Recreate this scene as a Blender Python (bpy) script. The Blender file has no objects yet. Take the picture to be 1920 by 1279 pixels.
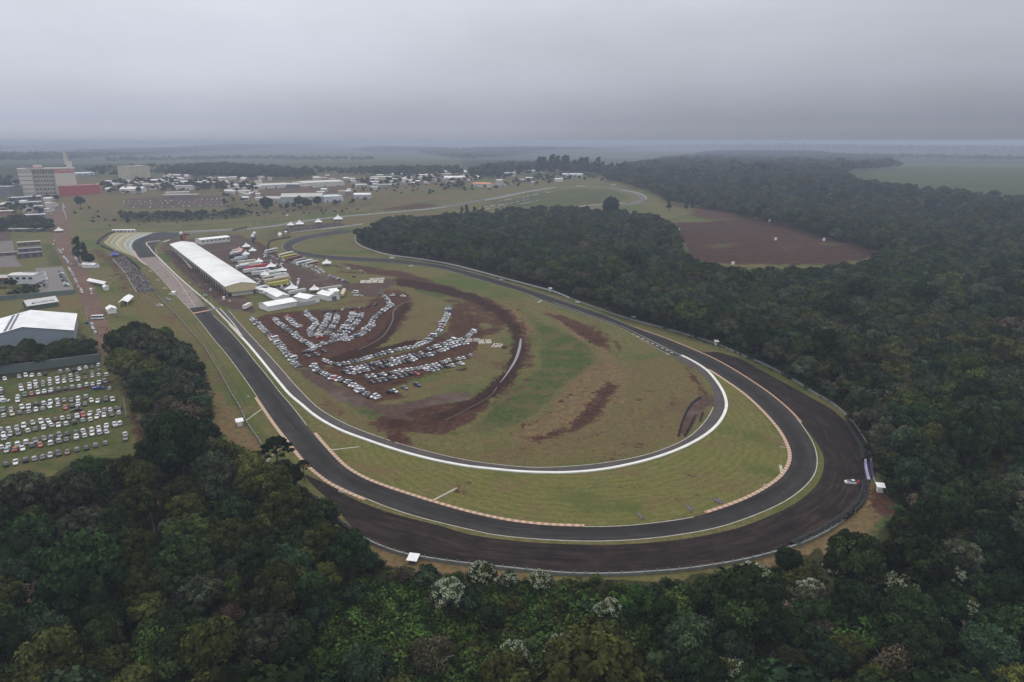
import bpy, bmesh, math, random
import numpy as np
from mathutils import Vector, Matrix
R = math.radians
SC = bpy.context.scene
# ------------------------------------------------------------------ camera
CAMH, PITCH, FPX = 115.0, R(16.3), 1280.0
cam_d = bpy.data.cameras.new("camera"); cam = bpy.data.objects.new("camera", cam_d)
SC.collection.objects.link(cam); SC.camera = cam
cam.location = (0, 0, CAMH); cam.rotation_euler = (R(90) - PITCH, 0, 0)
cam_d.sensor_width = 36; cam_d.lens = 24.0; cam_d.clip_start = 1; cam_d.clip_end = 120000
# ------------------------------------------------------------------ sky and sun (overcast)
SC.view_settings.view_transform = 'Standard'; SC.view_settings.look = 'None'
SC.view_settings.gamma = 1; SC.view_settings.exposure = 0.0
SC.cycles.volume_bounces = 1
SC.cycles.max_bounces = 5; SC.cycles.diffuse_bounces = 3; SC.cycles.glossy_bounces = 2
SC.cycles.transparent_max_bounces = 4
W = bpy.data.worlds.new("World"); SC.world = W; W.use_nodes = True
nt = W.node_tree; nt.nodes.clear()
def N(t, kind, **kw):
    n = t.nodes.new(kind)
    for k, v in kw.items(): setattr(n, k, v)
    return n
def ramp(t, stops, interp='LINEAR'):
    n = t.nodes.new('ShaderNodeValToRGB'); n.color_ramp.interpolation = interp
    e = n.color_ramp.elements
    while len(e) < len(stops): e.new(0.5)
    for el, (p, c) in zip(e, stops):
        el.position = p; el.color = (c[0], c[1], c[2], 1) if not isinstance(c, (int, float)) else (c, c, c, 1)
    return n
def mixc(t, a, b, f, mode='MIX'):
    m = t.nodes.new('ShaderNodeMix'); m.data_type = 'RGBA'; m.blend_type = mode
    for s, v in ((m.inputs[0], f), (m.inputs[6], a), (m.inputs[7], b)):
        if isinstance(v, bpy.types.NodeSocket): t.links.new(v, s)
        elif isinstance(v, (int, float)) and s.type == 'RGBA': s.default_value = (v, v, v, 1)
        elif isinstance(v, (int, float)): s.default_value = v
        else: s.default_value = (v[0], v[1], v[2], 1)
    return m.outputs[2]
def mth(t, op, a, b=None, c=None, clamp=False):
    m = t.nodes.new('ShaderNodeMath'); m.operation = op; m.use_clamp = clamp
    for i, v in enumerate((a, b, c)):
        if v is None: continue
        if isinstance(v, bpy.types.NodeSocket): t.links.new(v, m.inputs[i])
        else: m.inputs[i].default_value = v
    return m.outputs[0]
SUN_EL, SUN_AZ = R(55), R(-20)
skyt = N(nt, 'ShaderNodeTexSky', sky_type='NISHITA'); skyt.sun_disc = False
skyt.sun_elevation = SUN_EL; skyt.sun_rotation = SUN_AZ; skyt.air_density = 1.5; skyt.dust_density = 3
skyc = mixc(nt, (0, 0, 0), skyt.outputs[0], 0.008)
tc = N(nt, 'ShaderNodeTexCoord'); sp = N(nt, 'ShaderNodeSeparateXYZ'); nt.links.new(tc.outputs['Generated'], sp.inputs[0])
el = ramp(nt, [(0.0, (.375, .410, .500)), (0.008, (.410, .440, .535)), (0.015, (.445, .470, .570)), (0.028, (.425, .460, .575)), (0.05, (.475, .507, .612)), (0.08, (.560, .590, .700)),
               (0.14, (.625, .650, .745)), (0.18, (.680, .710, .800)), (0.5, (1.04, 1.05, 1.08)), (1.0, (1.62, 1.62, 1.64))])
nt.links.new(sp.outputs[2], el.inputs[0])
# darker cloud towards the right of the view, near the horizon only
azf = N(nt, 'ShaderNodeMapRange'); azf.interpolation_type = 'SMOOTHSTEP'
azf.inputs[1].default_value = -0.62; azf.inputs[2].default_value = 0.64; azf.inputs[3].default_value = 0.0; azf.inputs[4].default_value = 1.0
nt.links.new(sp.outputs[0], azf.inputs[0])
low = N(nt, 'ShaderNodeMapRange'); low.inputs[1].default_value = 0.0; low.inputs[2].default_value = 0.30
low.inputs[3].default_value = 0.42; low.inputs[4].default_value = 0.10
nt.links.new(sp.outputs[2], low.inputs[0])
dk = mth(nt, 'SUBTRACT', 1.0, mth(nt, 'MULTIPLY', azf.outputs[0], low.outputs[0]))
mp = N(nt, 'ShaderNodeMapping'); nt.links.new(tc.outputs['Generated'], mp.inputs[0]); mp.inputs['Scale'].default_value = (1.4, 1.4, 3.2)
nz = N(nt, 'ShaderNodeTexNoise'); nt.links.new(mp.outputs[0], nz.inputs[0]); nz.inputs['Scale'].default_value = 1.7; nz.inputs['Detail'].default_value = 7
nz.inputs['Roughness'].default_value = .58
cl = N(nt, 'ShaderNodeMapRange'); nt.links.new(nz.outputs[0], cl.inputs[0]); cl.inputs[1].default_value = .3; cl.inputs[2].default_value = .7
cl.inputs[3].default_value = .91; cl.inputs[4].default_value = 1.08
f = mth(nt, 'MULTIPLY', dk, cl.outputs[0])
col = mixc(nt, el.outputs[0], f, 1.0, 'MULTIPLY')
col = mixc(nt, col, skyc, 1.0, 'ADD')
bg = N(nt, 'ShaderNodeBackground'); nt.links.new(col, bg.inputs[0]); bg.inputs[1].default_value = 1.0
wo = N(nt, 'ShaderNodeOutputWorld'); nt.links.new(bg.outputs[0], wo.inputs[0])
sd = bpy.data.lights.new("sun", 'SUN'); sd.energy = 0.5; sd.angle = R(40); sd.color = (1, .97, .93)
sun = bpy.data.objects.new("sun", sd); SC.collection.objects.link(sun)
sun.rotation_euler = (R(90) - SUN_EL, 0, R(180) - SUN_AZ); sun.location = (0, 0, 400)

# ------------------------------------------------------------------ terrain and pixel -> ground
def sstep(a, b, x):
    t = np.clip((x - a) / (b - a), 0, 1); return t * t * (3 - 2 * t)
def T(x, y):
    x = np.asarray(x, float); y = np.asarray(y, float); r = np.hypot(x, y)
    z = 28 * sstep(1000, 2000, r)
    k = sstep(1900, 3200, r)
    z = z + k * (9 * np.sin(x / 620 + 1.1) * np.cos(y / 540) + 7 * np.sin(x / 1450 + y / 900) + 8 * np.sin(y / 1300 + .7) - 4)
    k2 = sstep(5200, 9500, r)
    z = z + k2 * (24 * np.sin(x / 2300 + 2) * np.cos(y / 3100 + .3) + 15 * np.sin(x / 1100 + y / 2700) + 6 * np.sin(x / 610 + 1))
    return z
def T0(x, y):
    if x * x + y * y < 1000 * 1000: return 0.0
    return float(T(x, y))
ct, st = math.cos(PITCH), math.sin(PITCH)
def P(px, py, h=0.0):
    """point h metres above the terrain seen at a pixel of the 1920 wide photograph"""
    u = (px - 960) / FPX; v = (py - 639.5) / FPX
    dx, dy, dz = u, ct - v * st, -(st + v * ct)
    z = h
    if dz > -0.004: dz = -0.004
    s = (CAMH - h) / -dz
    if s * math.hypot(dx, dy) > 990:
        lo, hi = 900.0, s
        n = 240; ss = np.linspace(lo, s, n)
        g = (CAMH + ss * dz) - (T(ss * dx, ss * dy) + h)
        i = int(np.argmax(g <= 0)) if (g <= 0).any() else n - 1
        a, b = ss[max(i - 1, 0)], ss[i]
        for _ in range(14):
            m = (a + b) / 2
            if CAMH + m * dz - float(T(m * dx, m * dy)) - h > 0: a = m
            else: b = m
        s = b
    return Vector((s * dx, s * dy, CAMH + s * dz))
def XY(px, py):
    p = P(px, py); return (p.x, p.y)
def PIX(x, y, z):
    x = np.asarray(x, float); y = np.asarray(y, float); z = np.asarray(z, float) - CAMH
    d = y * ct - z * st; up = y * st + z * ct
    d = np.maximum(d, 1e-3)
    return 960 + FPX * x / d, 639.5 - FPX * up / d, d
def inpoly(x, y, poly):
    x = np.asarray(x, float); y = np.asarray(y, float); r = np.zeros(x.shape, bool)
    n = len(poly)
    for i in range(n):
        x1, y1 = poly[i]; x2, y2 = poly[(i + 1) % n]
        if y1 == y2: continue
        c = ((y1 > y) != (y2 > y)) & (x < (x2 - x1) * (y - y1) / (y2 - y1) + x1)
        r ^= c
    return r
def catmull(pts, step=3.0, closed=False):
    pts = [Vector(p) for p in pts]
    out = []; n = len(pts)
    rng = range(n) if closed else range(n - 1)
    for i in rng:
        p1, p2 = pts[i], pts[(i + 1) % n]
        p0 = pts[i - 1] if (i > 0 or closed) else p1 * 2 - p2
        p3 = pts[(i + 2) % n] if (i + 2 < n or closed) else p2 * 2 - p1
        d = (p2 - p1).length
        if d < 1e-6: continue
        # centripetal
        t01 = max((p1 - p0).length, 1e-3) ** .5; t12 = d ** .5; t23 = max((p3 - p2).length, 1e-3) ** .5
        m1 = (p2 - p1 + t12 * ((p1 - p0) / t01 - (p2 - p0) / (t01 + t12)))
        m2 = (p2 - p1 + t12 * ((p3 - p2) / t23 - (p3 - p1) / (t12 + t23)))
        k = max(1, int(d / step))
        for j in range(k):
            t = j / k; t2 = t * t; t3 = t2 * t
            out.append(p1 * (2 * t3 - 3 * t2 + 1) + m1 * (t3 - 2 * t2 + t) + p2 * (-2 * t3 + 3 * t2) + m2 * (t3 - t2))
    if not closed: out.append(pts[-1].copy())
    return out
def path(px, step=3.0, smooth=True, closed=False):
    w = [Vector((*XY(*p), 0)) for p in px]
    return catmull(w, step, closed) if smooth else w
def resample(pts, n):
    L = [0]
    for a, b in zip(pts, pts[1:]): L.append(L[-1] + (b - a).length)
    out = []; j = 0
    for i in range(n):
        s = L[-1] * i / (n - 1)
        while j < len(L) - 2 and L[j + 1] < s: j += 1
        seg = L[j + 1] - L[j]; t = 0 if seg == 0 else (s - L[j]) / seg
        out.append(pts[j].lerp(pts[j + 1], min(1, max(0, t))))
    return out
def plen(pts): return sum((b - a).length for a, b in zip(pts, pts[1:]))

# ------------------------------------------------------------------ object helpers
COL = SC.collection
def tag(o, label=None, cat=None, group=None, kind=None):
    if label: o['label'] = label
    if cat: o['category'] = cat
    if group: o['group'] = group
    if kind: o['kind'] = kind
    return o
def link(o, parent=None):
    COL.objects.link(o)
    if parent is not None: o.parent = parent
    return o
def empty(name, loc, rz=0):
    o = bpy.data.objects.new(name, None); o.location = loc; o.rotation_euler = (0, 0, rz); o.empty_display_size = .5
    return link(o)
class MB:
    def __init__(s): s.v = []; s.f = []; s.m = []
    def face(s, pts, m=0):
        i = len(s.v); s.v += [tuple(p) for p in pts]; s.f.append(tuple(range(i, i + len(pts)))); s.m.append(m)
    def add(s, vs, fs, m=0):
        i = len(s.v); s.v += [tuple(p) for p in vs]; s.f += [tuple(i + k for k in f) for f in fs]; s.m += [m] * len(fs)
    def box(s, c, d, rz=0, m=0, top=1.0):
        """c = centre of base, d = (dx,dy,dz), top = taper of the upper face"""
        x, y, z = d[0] / 2, d[1] / 2, d[2]; ca, sa = math.cos(rz), math.sin(rz); vs = []
        for zz, k in ((0, 1), (z, top)):
            for a, b in ((-x, -y), (x, -y), (x, y), (-x, y)):
                a *= k; b *= k; vs.append((c[0] + a * ca - b * sa, c[1] + a * sa + b * ca, c[2] + zz))
        s.add(vs, [(3, 2, 1, 0), (4, 5, 6, 7), (0, 1, 5, 4), (1, 2, 6, 5), (2, 3, 7, 6), (3, 0, 4, 7)], m)
    def tube(s, a, b, r0, r1=None, n=6, m=0, caps=True):
        r1 = r0 if r1 is None else r1; a = Vector(a); b = Vector(b); d = b - a
        if d.length < 1e-6: return
        d.normalize(); u = d.orthogonal().normalized(); w = d.cross(u); vs = []
        for c, r in ((a, r0), (b, r1)):
            for k in range(n):
                t = 2 * math.pi * k / n; vs.append(c + u * r * math.cos(t) + w * r * math.sin(t))
        fs = [(k, (k + 1) % n, n + (k + 1) % n, n + k) for k in range(n)]
        if caps: fs += [tuple(range(n - 1, -1, -1)), tuple(range(n, 2 * n))]
        s.add(vs, fs, m)
    def ball(s, c, r, n=8, k=5, m=0):
        vs = []; fs = []
        for i in range(k + 1):
            ph = math.pi * i / k
            for j in range(n):
                th = 2 * math.pi * j / n
                vs.append((c[0] + r[0] * math.sin(ph) * math.cos(th), c[1] + r[1] * math.sin(ph) * math.sin(th), c[2] + r[2] * math.cos(ph)))
        for i in range(k):
            for j in range(n):
                fs.append((i * n + j, (i + 1) * n + j, (i + 1) * n + (j + 1) % n, i * n + (j + 1) % n))
        s.add(vs, fs, m)
    def mesh(s, name, mats):
        me = bpy.data.meshes.new(name); me.from_pydata(s.v, [], s.f)
        for m in (mats if isinstance(mats, (list, tuple)) else [mats]): me.materials.append(m)
        if any(s.m): me.polygons.foreach_set('material_index', s.m)
        me.update(); return me
    def build(s, name, mats, parent=None, loc=None):
        o = bpy.data.objects.new(name, s.mesh(name, mats))
        if loc is not None: o.location = loc
        return link(o, parent)

# ------------------------------------------------------------------ materials
def newmat(name):
    m = bpy.data.materials.new(name); m.use_nodes = True; t = m.node_tree
    b = t.nodes['Principled BSDF']; return m, t, b
def basic(name, col, rough=.7, var=.12, scale=.6, metal=0, spec=.3, dirt=0.0):
    """plain colour with noise variation in world space"""
    m, t, b = newmat(name)
    g = N(t, 'ShaderNodeNewGeometry'); n = N(t, 'ShaderNodeTexNoise'); t.links.new(g.outputs['Position'], n.inputs[0])
    n.inputs['Scale'].default_value = scale; n.inputs['Detail'].default_value = 6
    r = N(t, 'ShaderNodeMapRange'); t.links.new(n.outputs[0], r.inputs[0]); r.inputs[1].default_value = .25; r.inputs[2].default_value = .75
    r.inputs[3].default_value = 1 - var; r.inputs[4].default_value = 1 + var
    c = mixc(t, col, r.outputs[0], 1.0, 'MULTIPLY')
    if dirt:
        n2 = N(t, 'ShaderNodeTexNoise'); t.links.new(g.outputs['Position'], n2.inputs[0]); n2.inputs['Scale'].default_value = scale * .33; n2.inputs['Detail'].default_value = 8
        rr = ramp(t, [(.45, 0), (.7, 1)]); t.links.new(n2.outputs[0], rr.inputs[0])
        c = mixc(t, c, (.16, .13, .10), mth(t, 'MULTIPLY', rr.outputs[0], dirt))
    t.links.new(c, b.inputs['Base Color']); b.inputs['Roughness'].default_value = rough; b.inputs['Metallic'].default_value = metal
    b.inputs['Specular IOR Level'].default_value = spec
    return m
_mc = {}
def M(col, rough=.7, key=None, **kw):
    k = (tuple(round(c, 3) for c in col), rough, tuple(sorted(kw.items())))
    if k not in _mc: _mc[k] = basic(key or 'paint_%d' % len(_mc), col, rough, **kw)
    return _mc[k]
WHITE = (.72, .73, .74); CREAM = (.55, .50, .33); GREY = (.3, .31, .32); DARK = (.05, .052, .056); CONC = (.42, .40, .36)

def ground_material():
    m, t, b = newmat('ground_mix')
    g = N(t, 'ShaderNodeNewGeometry'); pos = g.outputs['Position']
    def noise(scale, detail=6, rough=.6, vec=None, dist=0):
        n = N(t, 'ShaderNodeTexNoise'); t.links.new(vec or pos, n.inputs[0]); n.inputs['Scale'].default_value = scale
        n.inputs['Detail'].default_value = detail; n.inputs['Roughness'].default_value = rough; n.inputs['Distortion'].default_value = dist
        return n.outputs[0]
    def att(nm):
        a = N(t, 'ShaderNodeAttribute'); a.attribute_name = nm; return a.outputs['Fac']
    def sharp(x, lo=.4, hi=.6):
        r = N(t, 'ShaderNodeMapRange'); r.interpolation_type = 'SMOOTHSTEP'; t.links.new(x, r.inputs[0])
        r.inputs[1].default_value = lo; r.inputs[2].default_value = hi; return r.outputs[0]
    nA = noise(.35, 9, .68); nB = noise(.045, 7, .6); nC = noise(2.2, 6, .75); nD = noise(.012, 5, .55)
    mixn = mth(t, 'ADD', mth(t, 'MULTIPLY', nA, .5), mth(t, 'MULTIPLY', noise(.09, 8, .7), .5))
    def mask(nm, amp=.9, lo=.42, hi=.58):
        x = mth(t, 'ADD', att(nm), mth(t, 'MULTIPLY', mth(t, 'SUBTRACT', mixn, .5), amp * 3.4)); 
        return mth(t, 'MULTIPLY', sharp(x, lo, hi), sharp(att(nm), .02, .2))
    def two(a, c, f=None, lo=.35, hi=.65): return mixc(t, a, c, sharp(f or nA, lo, hi))
    grass = two((.098, .098, .040), (.150, .140, .066)); grass = mixc(t, grass, (.125, .092, .055), sharp(nB, .55, .78))
    grass = mixc(t, grass, (.080, .105, .034), sharp(nD, .5, .62))
    mow = N(t, 'ShaderNodeTexWave'); mow.wave_type = 'RINGS'; mow.rings_direction = 'Z'
    mpp = N(t, 'ShaderNodeMapping'); t.links.new(pos, mpp.inputs[0]); mpp.inputs['Location'].default_value = (-25, -275, 0); t.links.new(mpp.outputs[0], mow.inputs[0])
    mow.inputs['Scale'].default_value = .10; mow.inputs['Distortion'].default_value = 5.0; mow.inputs['Detail'].default_value = 3; mow.inputs['Detail Scale'].default_value = 1.2
    mown = mixc(t, (.112, .124, .042), (.145, .144, .050), mow.outputs['Fac']); mown = mixc(t, mown, (.185, .165, .080), sharp(nA, .47, .72)); mown = mixc(t, mown, (.145, .110, .060), mth(t, 'MULTIPLY', sharp(noise(.05, 9, .7), .48, .64), .8)); mown = mixc(t, mown, (.080, .105, .030), mth(t, 'MULTIPLY', sharp(noise(.028, 7, .65), .52, .66), .8))
    c = mixc(t, grass, mown, mask('mown', .3))
    dry = two((.150, .120, .060), (.105, .098, .045)); dry = mixc(t, dry, (.11, .08, .05), sharp(nB, .5, .7))
    c = mixc(t, c, dry, mask('dry'))
    lush = two((.040, .066, .022), (.080, .104, .036)); lush = mixc(t, lush, (.105, .095, .048), sharp(noise(.07, 8, .7), .46, .60)); lush = mixc(t, lush, (.085, .045, .030), mth(t, 'MULTIPLY', sharp(noise(.11, 9, .7), .60, .68), .7))
    c = mixc(t, c, lush, mask('lush'))
    tan = two((.185, .135, .075), (.115, .090, .048)); tan = mixc(t, tan, (.10, .095, .04), sharp(noise(.1, 8, .7), .55, .68)); c = mixc(t, c, tan, mask('tan'))
    road = two((.125, .085, .070), (.175, .120, .095), nB, .3, .7); road = mixc(t, road, (.10, .085, .08), sharp(nA, .5, .75))
    c = mixc(t, c, road, mask('road', .5))
    soil = two((.046, .023, .017), (.090, .050, .037)); soil = mixc(t, soil, (.125, .080, .060), mth(t, 'MULTIPLY', sharp(noise(.22, 9, .75, None, 1.0), .54, .66), .7)); soil = mixc(t, soil, (.100, .080, .045), mth(t, 'MULTIPLY', sharp(noise(.06, 9, .72), .56, .68), .75))
    c = mixc(t, c, soil, mask('soil'))
    dark = two((.026, .015, .012), (.052, .028, .021)); c = mixc(t, c, dark, mask('dark'))
    lot = two((.100, .070, .060), (.070, .048, .042), nA); lot = mixc(t, lot, (.125, .105, .095), sharp(nB, .5, .7)); c = mixc(t, c, lot, mask('lot', .6))
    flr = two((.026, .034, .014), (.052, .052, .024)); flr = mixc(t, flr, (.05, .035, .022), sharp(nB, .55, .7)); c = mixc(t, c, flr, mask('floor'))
    # far farmland: irregular fields
    vo = N(t, 'ShaderNodeTexVoronoi'); vo.feature = 'F1'; mp2 = N(t, 'ShaderNodeMapping'); t.links.new(pos, mp2.inputs[0]); mp2.inputs['Scale'].default_value = (.00115, .00075, .0)
    mp2.inputs['Rotation'].default_value = (0, 0, .4); t.links.new(mp2.outputs[0], vo.inputs[0]); vo.inputs['Scale'].default_value = 1
    sx = N(t, 'ShaderNodeSeparateColor'); t.links.new(vo.outputs['Color'], sx.inputs[0])
    fr = ramp(t, [(0, (.040, .060, .034)), (.25, (.060, .082, .045)), (.45, (.085, .095, .055)), (.6, (.036, .050, .030)), (.75, (.11, .105, .070)), (.9, (.028, .038, .026))], 'CONSTANT')
    t.links.new(sx.outputs[0], fr.inputs[0])
    rows = mixc(t, fr.outputs[0], (.05, .06, .03), mth(t, 'MULTIPLY', sharp(noise(.006, 6), .45, .6), .5))
    c = mixc(t, c, rows, att('far'))
    fld = two((.074, .094, .046), (.060, .080, .040), nD, .4, .6); c = mixc(t, c, fld, mask('field', .15))
    w_ = N(t, 'ShaderNodeMapRange'); t.links.new(noise(.75, 8, .8, None, .6), w_.inputs[0]); w_.inputs[1].default_value = .3; w_.inputs[2].default_value = .7; w_.inputs[3].default_value = .72; w_.inputs[4].default_value = 1.28
    c = mixc(t, c, w_.outputs[0], 1.0, 'MULTIPLY')
    v = N(t, 'ShaderNodeMapRange'); t.links.new(nC, v.inputs[0]); v.inputs[1].default_value = .25; v.inputs[2].default_value = .75; v.inputs[3].default_value = .66; v.inputs[4].default_value = 1.34
    c = mixc(t, c, v.outputs[0], 1.0, 'MULTIPLY')
    c = mixc(t, c, (.90, .84, .78), 1.0, 'MULTIPLY')
    t.links.new(c, b.inputs['Base Color']); b.inputs['Roughness'].default_value = .95; b.inputs['Specular IOR Level'].default_value = .03
    bp = N(t, 'ShaderNodeBump'); t.links.new(nA, bp.inputs['Height']); bp.inputs['Distance'].default_value = .6; bp.inputs['Strength'].default_value = .6
    t.links.new(bp.outputs[0], b.inputs['Normal'])
    return m

def strip_material(name, c1, c2, c3, rough=.85, streak=1.0, patch=None, rubber=False):
    """asphalt or dirt: uv x = metres across, uv y = metres along"""
    m, t, b = newmat(name)
    uv = N(t, 'ShaderNodeUVMap'); mp = N(t, 'ShaderNodeMapping'); t.links.new(uv.outputs[0], mp.inputs[0]); mp.inputs['Scale'].default_value = (1.0, .035, 1)
    n = N(t, 'ShaderNodeTexNoise'); t.links.new(mp.outputs[0], n.inputs[0]); n.inputs['Scale'].default_value = .9; n.inputs['Detail'].default_value = 8; n.inputs['Roughness'].default_value = .7
    r = ramp(t, [(.3, c1), (.5, c2), (.72, c3)]); t.links.new(n.outputs[0], r.inputs[0])
    g = N(t, 'ShaderNodeNewGeometry'); n2 = N(t, 'ShaderNodeTexNoise'); t.links.new(g.outputs['Position'], n2.inputs[0]); n2.inputs['Scale'].default_value = .12; n2.inputs['Detail'].default_value = 8; n2.inputs['Roughness'].default_value = .7
    v = N(t, 'ShaderNodeMapRange'); t.links.new(n2.outputs[0], v.inputs[0]); v.inputs[1].default_value = .3; v.inputs[2].default_value = .7; v.inputs[3].default_value = 1 - .22 * streak; v.inputs[4].default_value = 1 + .25 * streak
    c = mixc(t, r.outputs[0], v.outputs[0], 1, 'MULTIPLY')
    if rubber:
        sx_ = N(t, 'ShaderNodeSeparateXYZ'); t.links.new(uv.outputs[0], sx_.inputs[0]); wv = mth(t, 'ABSOLUTE', mth(t, 'SUBTRACT', sx_.outputs[0], 6.2)); rb = N(t, 'ShaderNodeMapRange'); t.links.new(wv, rb.inputs[0]); rb.inputs[1].default_value = .6; rb.inputs[2].default_value = 4.2; rb.inputs[3].default_value = .70; rb.inputs[4].default_value = 1.12
        c = mixc(t, c, rb.outputs[0], 1, 'MULTIPLY')
        n4 = N(t, 'ShaderNodeTexNoise'); mp4 = N(t, 'ShaderNodeMapping'); t.links.new(uv.outputs[0], mp4.inputs[0]); mp4.inputs['Scale'].default_value = (2.2, .02, 1); t.links.new(mp4.outputs[0], n4.inputs[0]); n4.inputs['Scale'].default_value = 1.3; n4.inputs['Detail'].default_value = 5
        r4 = ramp(t, [(.56, 0), (.70, 1)]); t.links.new(n4.outputs[0], r4.inputs[0]); c = mixc(t, c, (.075, .064, .062), mth(t, 'MULTIPLY', r4.outputs[0], .7))
    if patch:
        n3 = N(t, 'ShaderNodeTexNoise'); mp3 = N(t, 'ShaderNodeMapping'); t.links.new(uv.outputs[0], mp3.inputs[0]); mp3.inputs['Scale'].default_value = (1, .12, 1); t.links.new(mp3.outputs[0], n3.inputs[0])
        n3.inputs['Scale'].default_value = .55; n3.inputs['Detail'].default_value = 9; n3.inputs['Roughness'].default_value = .72
        rr = ramp(t, [(.52, 0), (.66, 1)]); t.links.new(n3.outputs[0], rr.inputs[0]); c = mixc(t, c, patch, rr.outputs[0])
    t.links.new(c, b.inputs['Base Color']); b.inputs['Roughness'].default_value = rough; b.inputs['Specular IOR Level'].default_value = .12
    return m
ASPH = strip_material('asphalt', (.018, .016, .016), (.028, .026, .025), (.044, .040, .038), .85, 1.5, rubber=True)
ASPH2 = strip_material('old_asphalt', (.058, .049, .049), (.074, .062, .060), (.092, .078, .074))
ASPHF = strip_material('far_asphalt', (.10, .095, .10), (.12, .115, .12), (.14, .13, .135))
RUNOFF = strip_material('runoff_dirt', (.008, .006, .006), (.016, .011, .010), (.038, .025, .021), .9, 2.8, patch=(.052, .032, .025))
PAVE = strip_material('grid_paving', (.17, .135, .12), (.21, .165, .15), (.25, .20, .18))
LINE = basic('line_paint', (.40, .385, .32), .7, .3, .5)
WALLP = basic('wall_paint', (.66, .66, .62), .7, .12, .3)
# striped kerb: uv y along
def kerb_material(name, ca, cb, period=2.4):
    m, t, b = newmat(name); uv = N(t, 'ShaderNodeUVMap'); s = N(t, 'ShaderNodeSeparateXYZ'); t.links.new(uv.outputs[0], s.inputs[0])
    fr = mth(t, 'FRACT', mth(t, 'DIVIDE', s.outputs[1], period)); k = mth(t, 'GREATER_THAN', fr, .5)
    g = N(t, 'ShaderNodeNewGeometry'); n = N(t, 'ShaderNodeTexNoise'); t.links.new(g.outputs['Position'], n.inputs[0]); n.inputs['Scale'].default_value = 1.2; n.inputs['Detail'].default_value = 5
    v = N(t, 'ShaderNodeMapRange'); t.links.new(n.outputs[0], v.inputs[0]); v.inputs[3].default_value = .6; v.inputs[4].default_value = 1.25
    t.links.new(mixc(t, mixc(t, ca, cb, k), v.outputs[0], 1, 'MULTIPLY'), b.inputs['Base Color']); b.inputs['Roughness'].default_value = .7
    return m
KERB = kerb_material('kerb_orange_white', (.40, .20, .11), (.46, .38, .29))
KERB2 = kerb_material('kerb_orange', (.34, .19, .11), (.37, .26, .17), 3.0)
# leaves: object colour times the tone stored on the leaves
def leaf_material(name='foliage', bright=1.0):
    m, t, b = newmat(name); oi = N(t, 'ShaderNodeObjectInfo'); a = N(t, 'ShaderNodeAttribute'); a.attribute_name = 'tone'
    rnd = N(t, 'ShaderNodeMapRange'); t.links.new(oi.outputs['Random'], rnd.inputs[0]); rnd.inputs[3].default_value = .50; rnd.inputs[4].default_value = 1.15
    k = mth(t, 'MULTIPLY', a.outputs['Fac'], rnd.outputs[0]); k = mth(t, 'MULTIPLY', k, bright)
    c = mixc(t, oi.outputs['Color'], k, 1.0, 'MULTIPLY')
    hs = N(t, 'ShaderNodeHueSaturation'); t.links.new(c, hs.inputs['Color'])
    h = mth(t, 'ADD', .5, mth(t, 'MULTIPLY', mth(t, 'SUBTRACT', mth(t, 'FRACT', mth(t, 'MULTIPLY', oi.outputs['Random'], 7.3)), .5), .05)); t.links.new(h, hs.inputs['Hue'])
    t.links.new(hs.outputs[0], b.inputs['Base Color']); b.inputs['Roughness'].default_value = .8; b.inputs['Specular IOR Level'].default_value = .04
    return m
LEAF = leaf_material(); BARK = basic('bark', (.075, .058, .045), .9, .3, 2.0); PALEBARK = basic('pale_bark', (.30, .27, .23), .85, .25, 1.5)
BLOSSOM = basic('blossom', (.27, .31, .21), .8, .4, 1.1)
GLASS = basic('dark_glass', (.018, .021, .026), .15, .1, 1, spec=.6)
TYRE = basic('tyre_rubber', (.02, .02, .021), .85, .1, 1)
CHROME = basic('lamp_glass', (.55, .55, .55), .25, .1, 1, spec=.6)
def objcol_material(name, rough=.28, coat=0.0):
    m, t, b = newmat(name); oi = N(t, 'ShaderNodeObjectInfo')
    g = N(t, 'ShaderNodeNewGeometry'); n = N(t, 'ShaderNodeTexNoise'); t.links.new(g.outputs['Position'], n.inputs[0]); n.inputs['Scale'].default_value = .9; n.inputs['Detail'].default_value = 4
    v = N(t, 'ShaderNodeMapRange'); t.links.new(n.outputs[0], v.inputs[0]); v.inputs[3].default_value = .85; v.inputs[4].default_value = 1.12
    t.links.new(mixc(t, oi.outputs['Color'], v.outputs[0], 1, 'MULTIPLY'), b.inputs['Base Color']); b.inputs['Roughness'].default_value = rough; b.inputs['Coat Weight'].default_value = coat
    return m
PAINT = objcol_material('car_paint', .3, .4); CLOTH = objcol_material('tinted_cloth', .8)
def facecol_material(name, rough=.4):
    m, t, b = newmat(name); a = N(t, 'ShaderNodeAttribute'); a.attribute_name = 'paint'; t.links.new(a.outputs['Color'], b.inputs['Base Color']); b.inputs['Roughness'].default_value = rough; return m
FACEC = facecol_material('mixed_paint')
# ------------------------------------------------------------------ outlines read off the photograph (1920 px), turned into ground points by P()
OUT = [(333,435),(297,437),(280,441),(262,447),(250,455),(249,462),(254,472),(262,484),(271.7,493),(296.7,516.7),(326.7,550),(353,577.5),(383,613),(400,635.4),(420.3,659),(450,698),(482.5,745),(517.5,796),(550,837.5),(575,868),(600,890),(625,907.5),(650,920),(687,935.5),(737,955),(800,974),(879,993),(919,1002),(990,1010),(1060,1014),(1131,1015),(1202,1011.4),(1280,1002),(1347,989),(1409.5,968.4),(1472,940),(1512.7,909),(1529,885),(1532,859),(1525,832),(1511,808),(1494,785),(1470,761),(1440.8,737),(1403,711),(1362.6,686),(1331,669.5),(1300,656),(1254,637),(1189,613.5),(1132,590),(1065,567),(1012,549),(937.5,526),(892.5,513),(825,497),(750,487),(681,483),(625,479.5),(588,475.5),(567,472),(553,467.5),(549.5,462),(556,456.5),(578,449),(599,444.5),(634,439.5),(672,434.5)]
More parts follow.
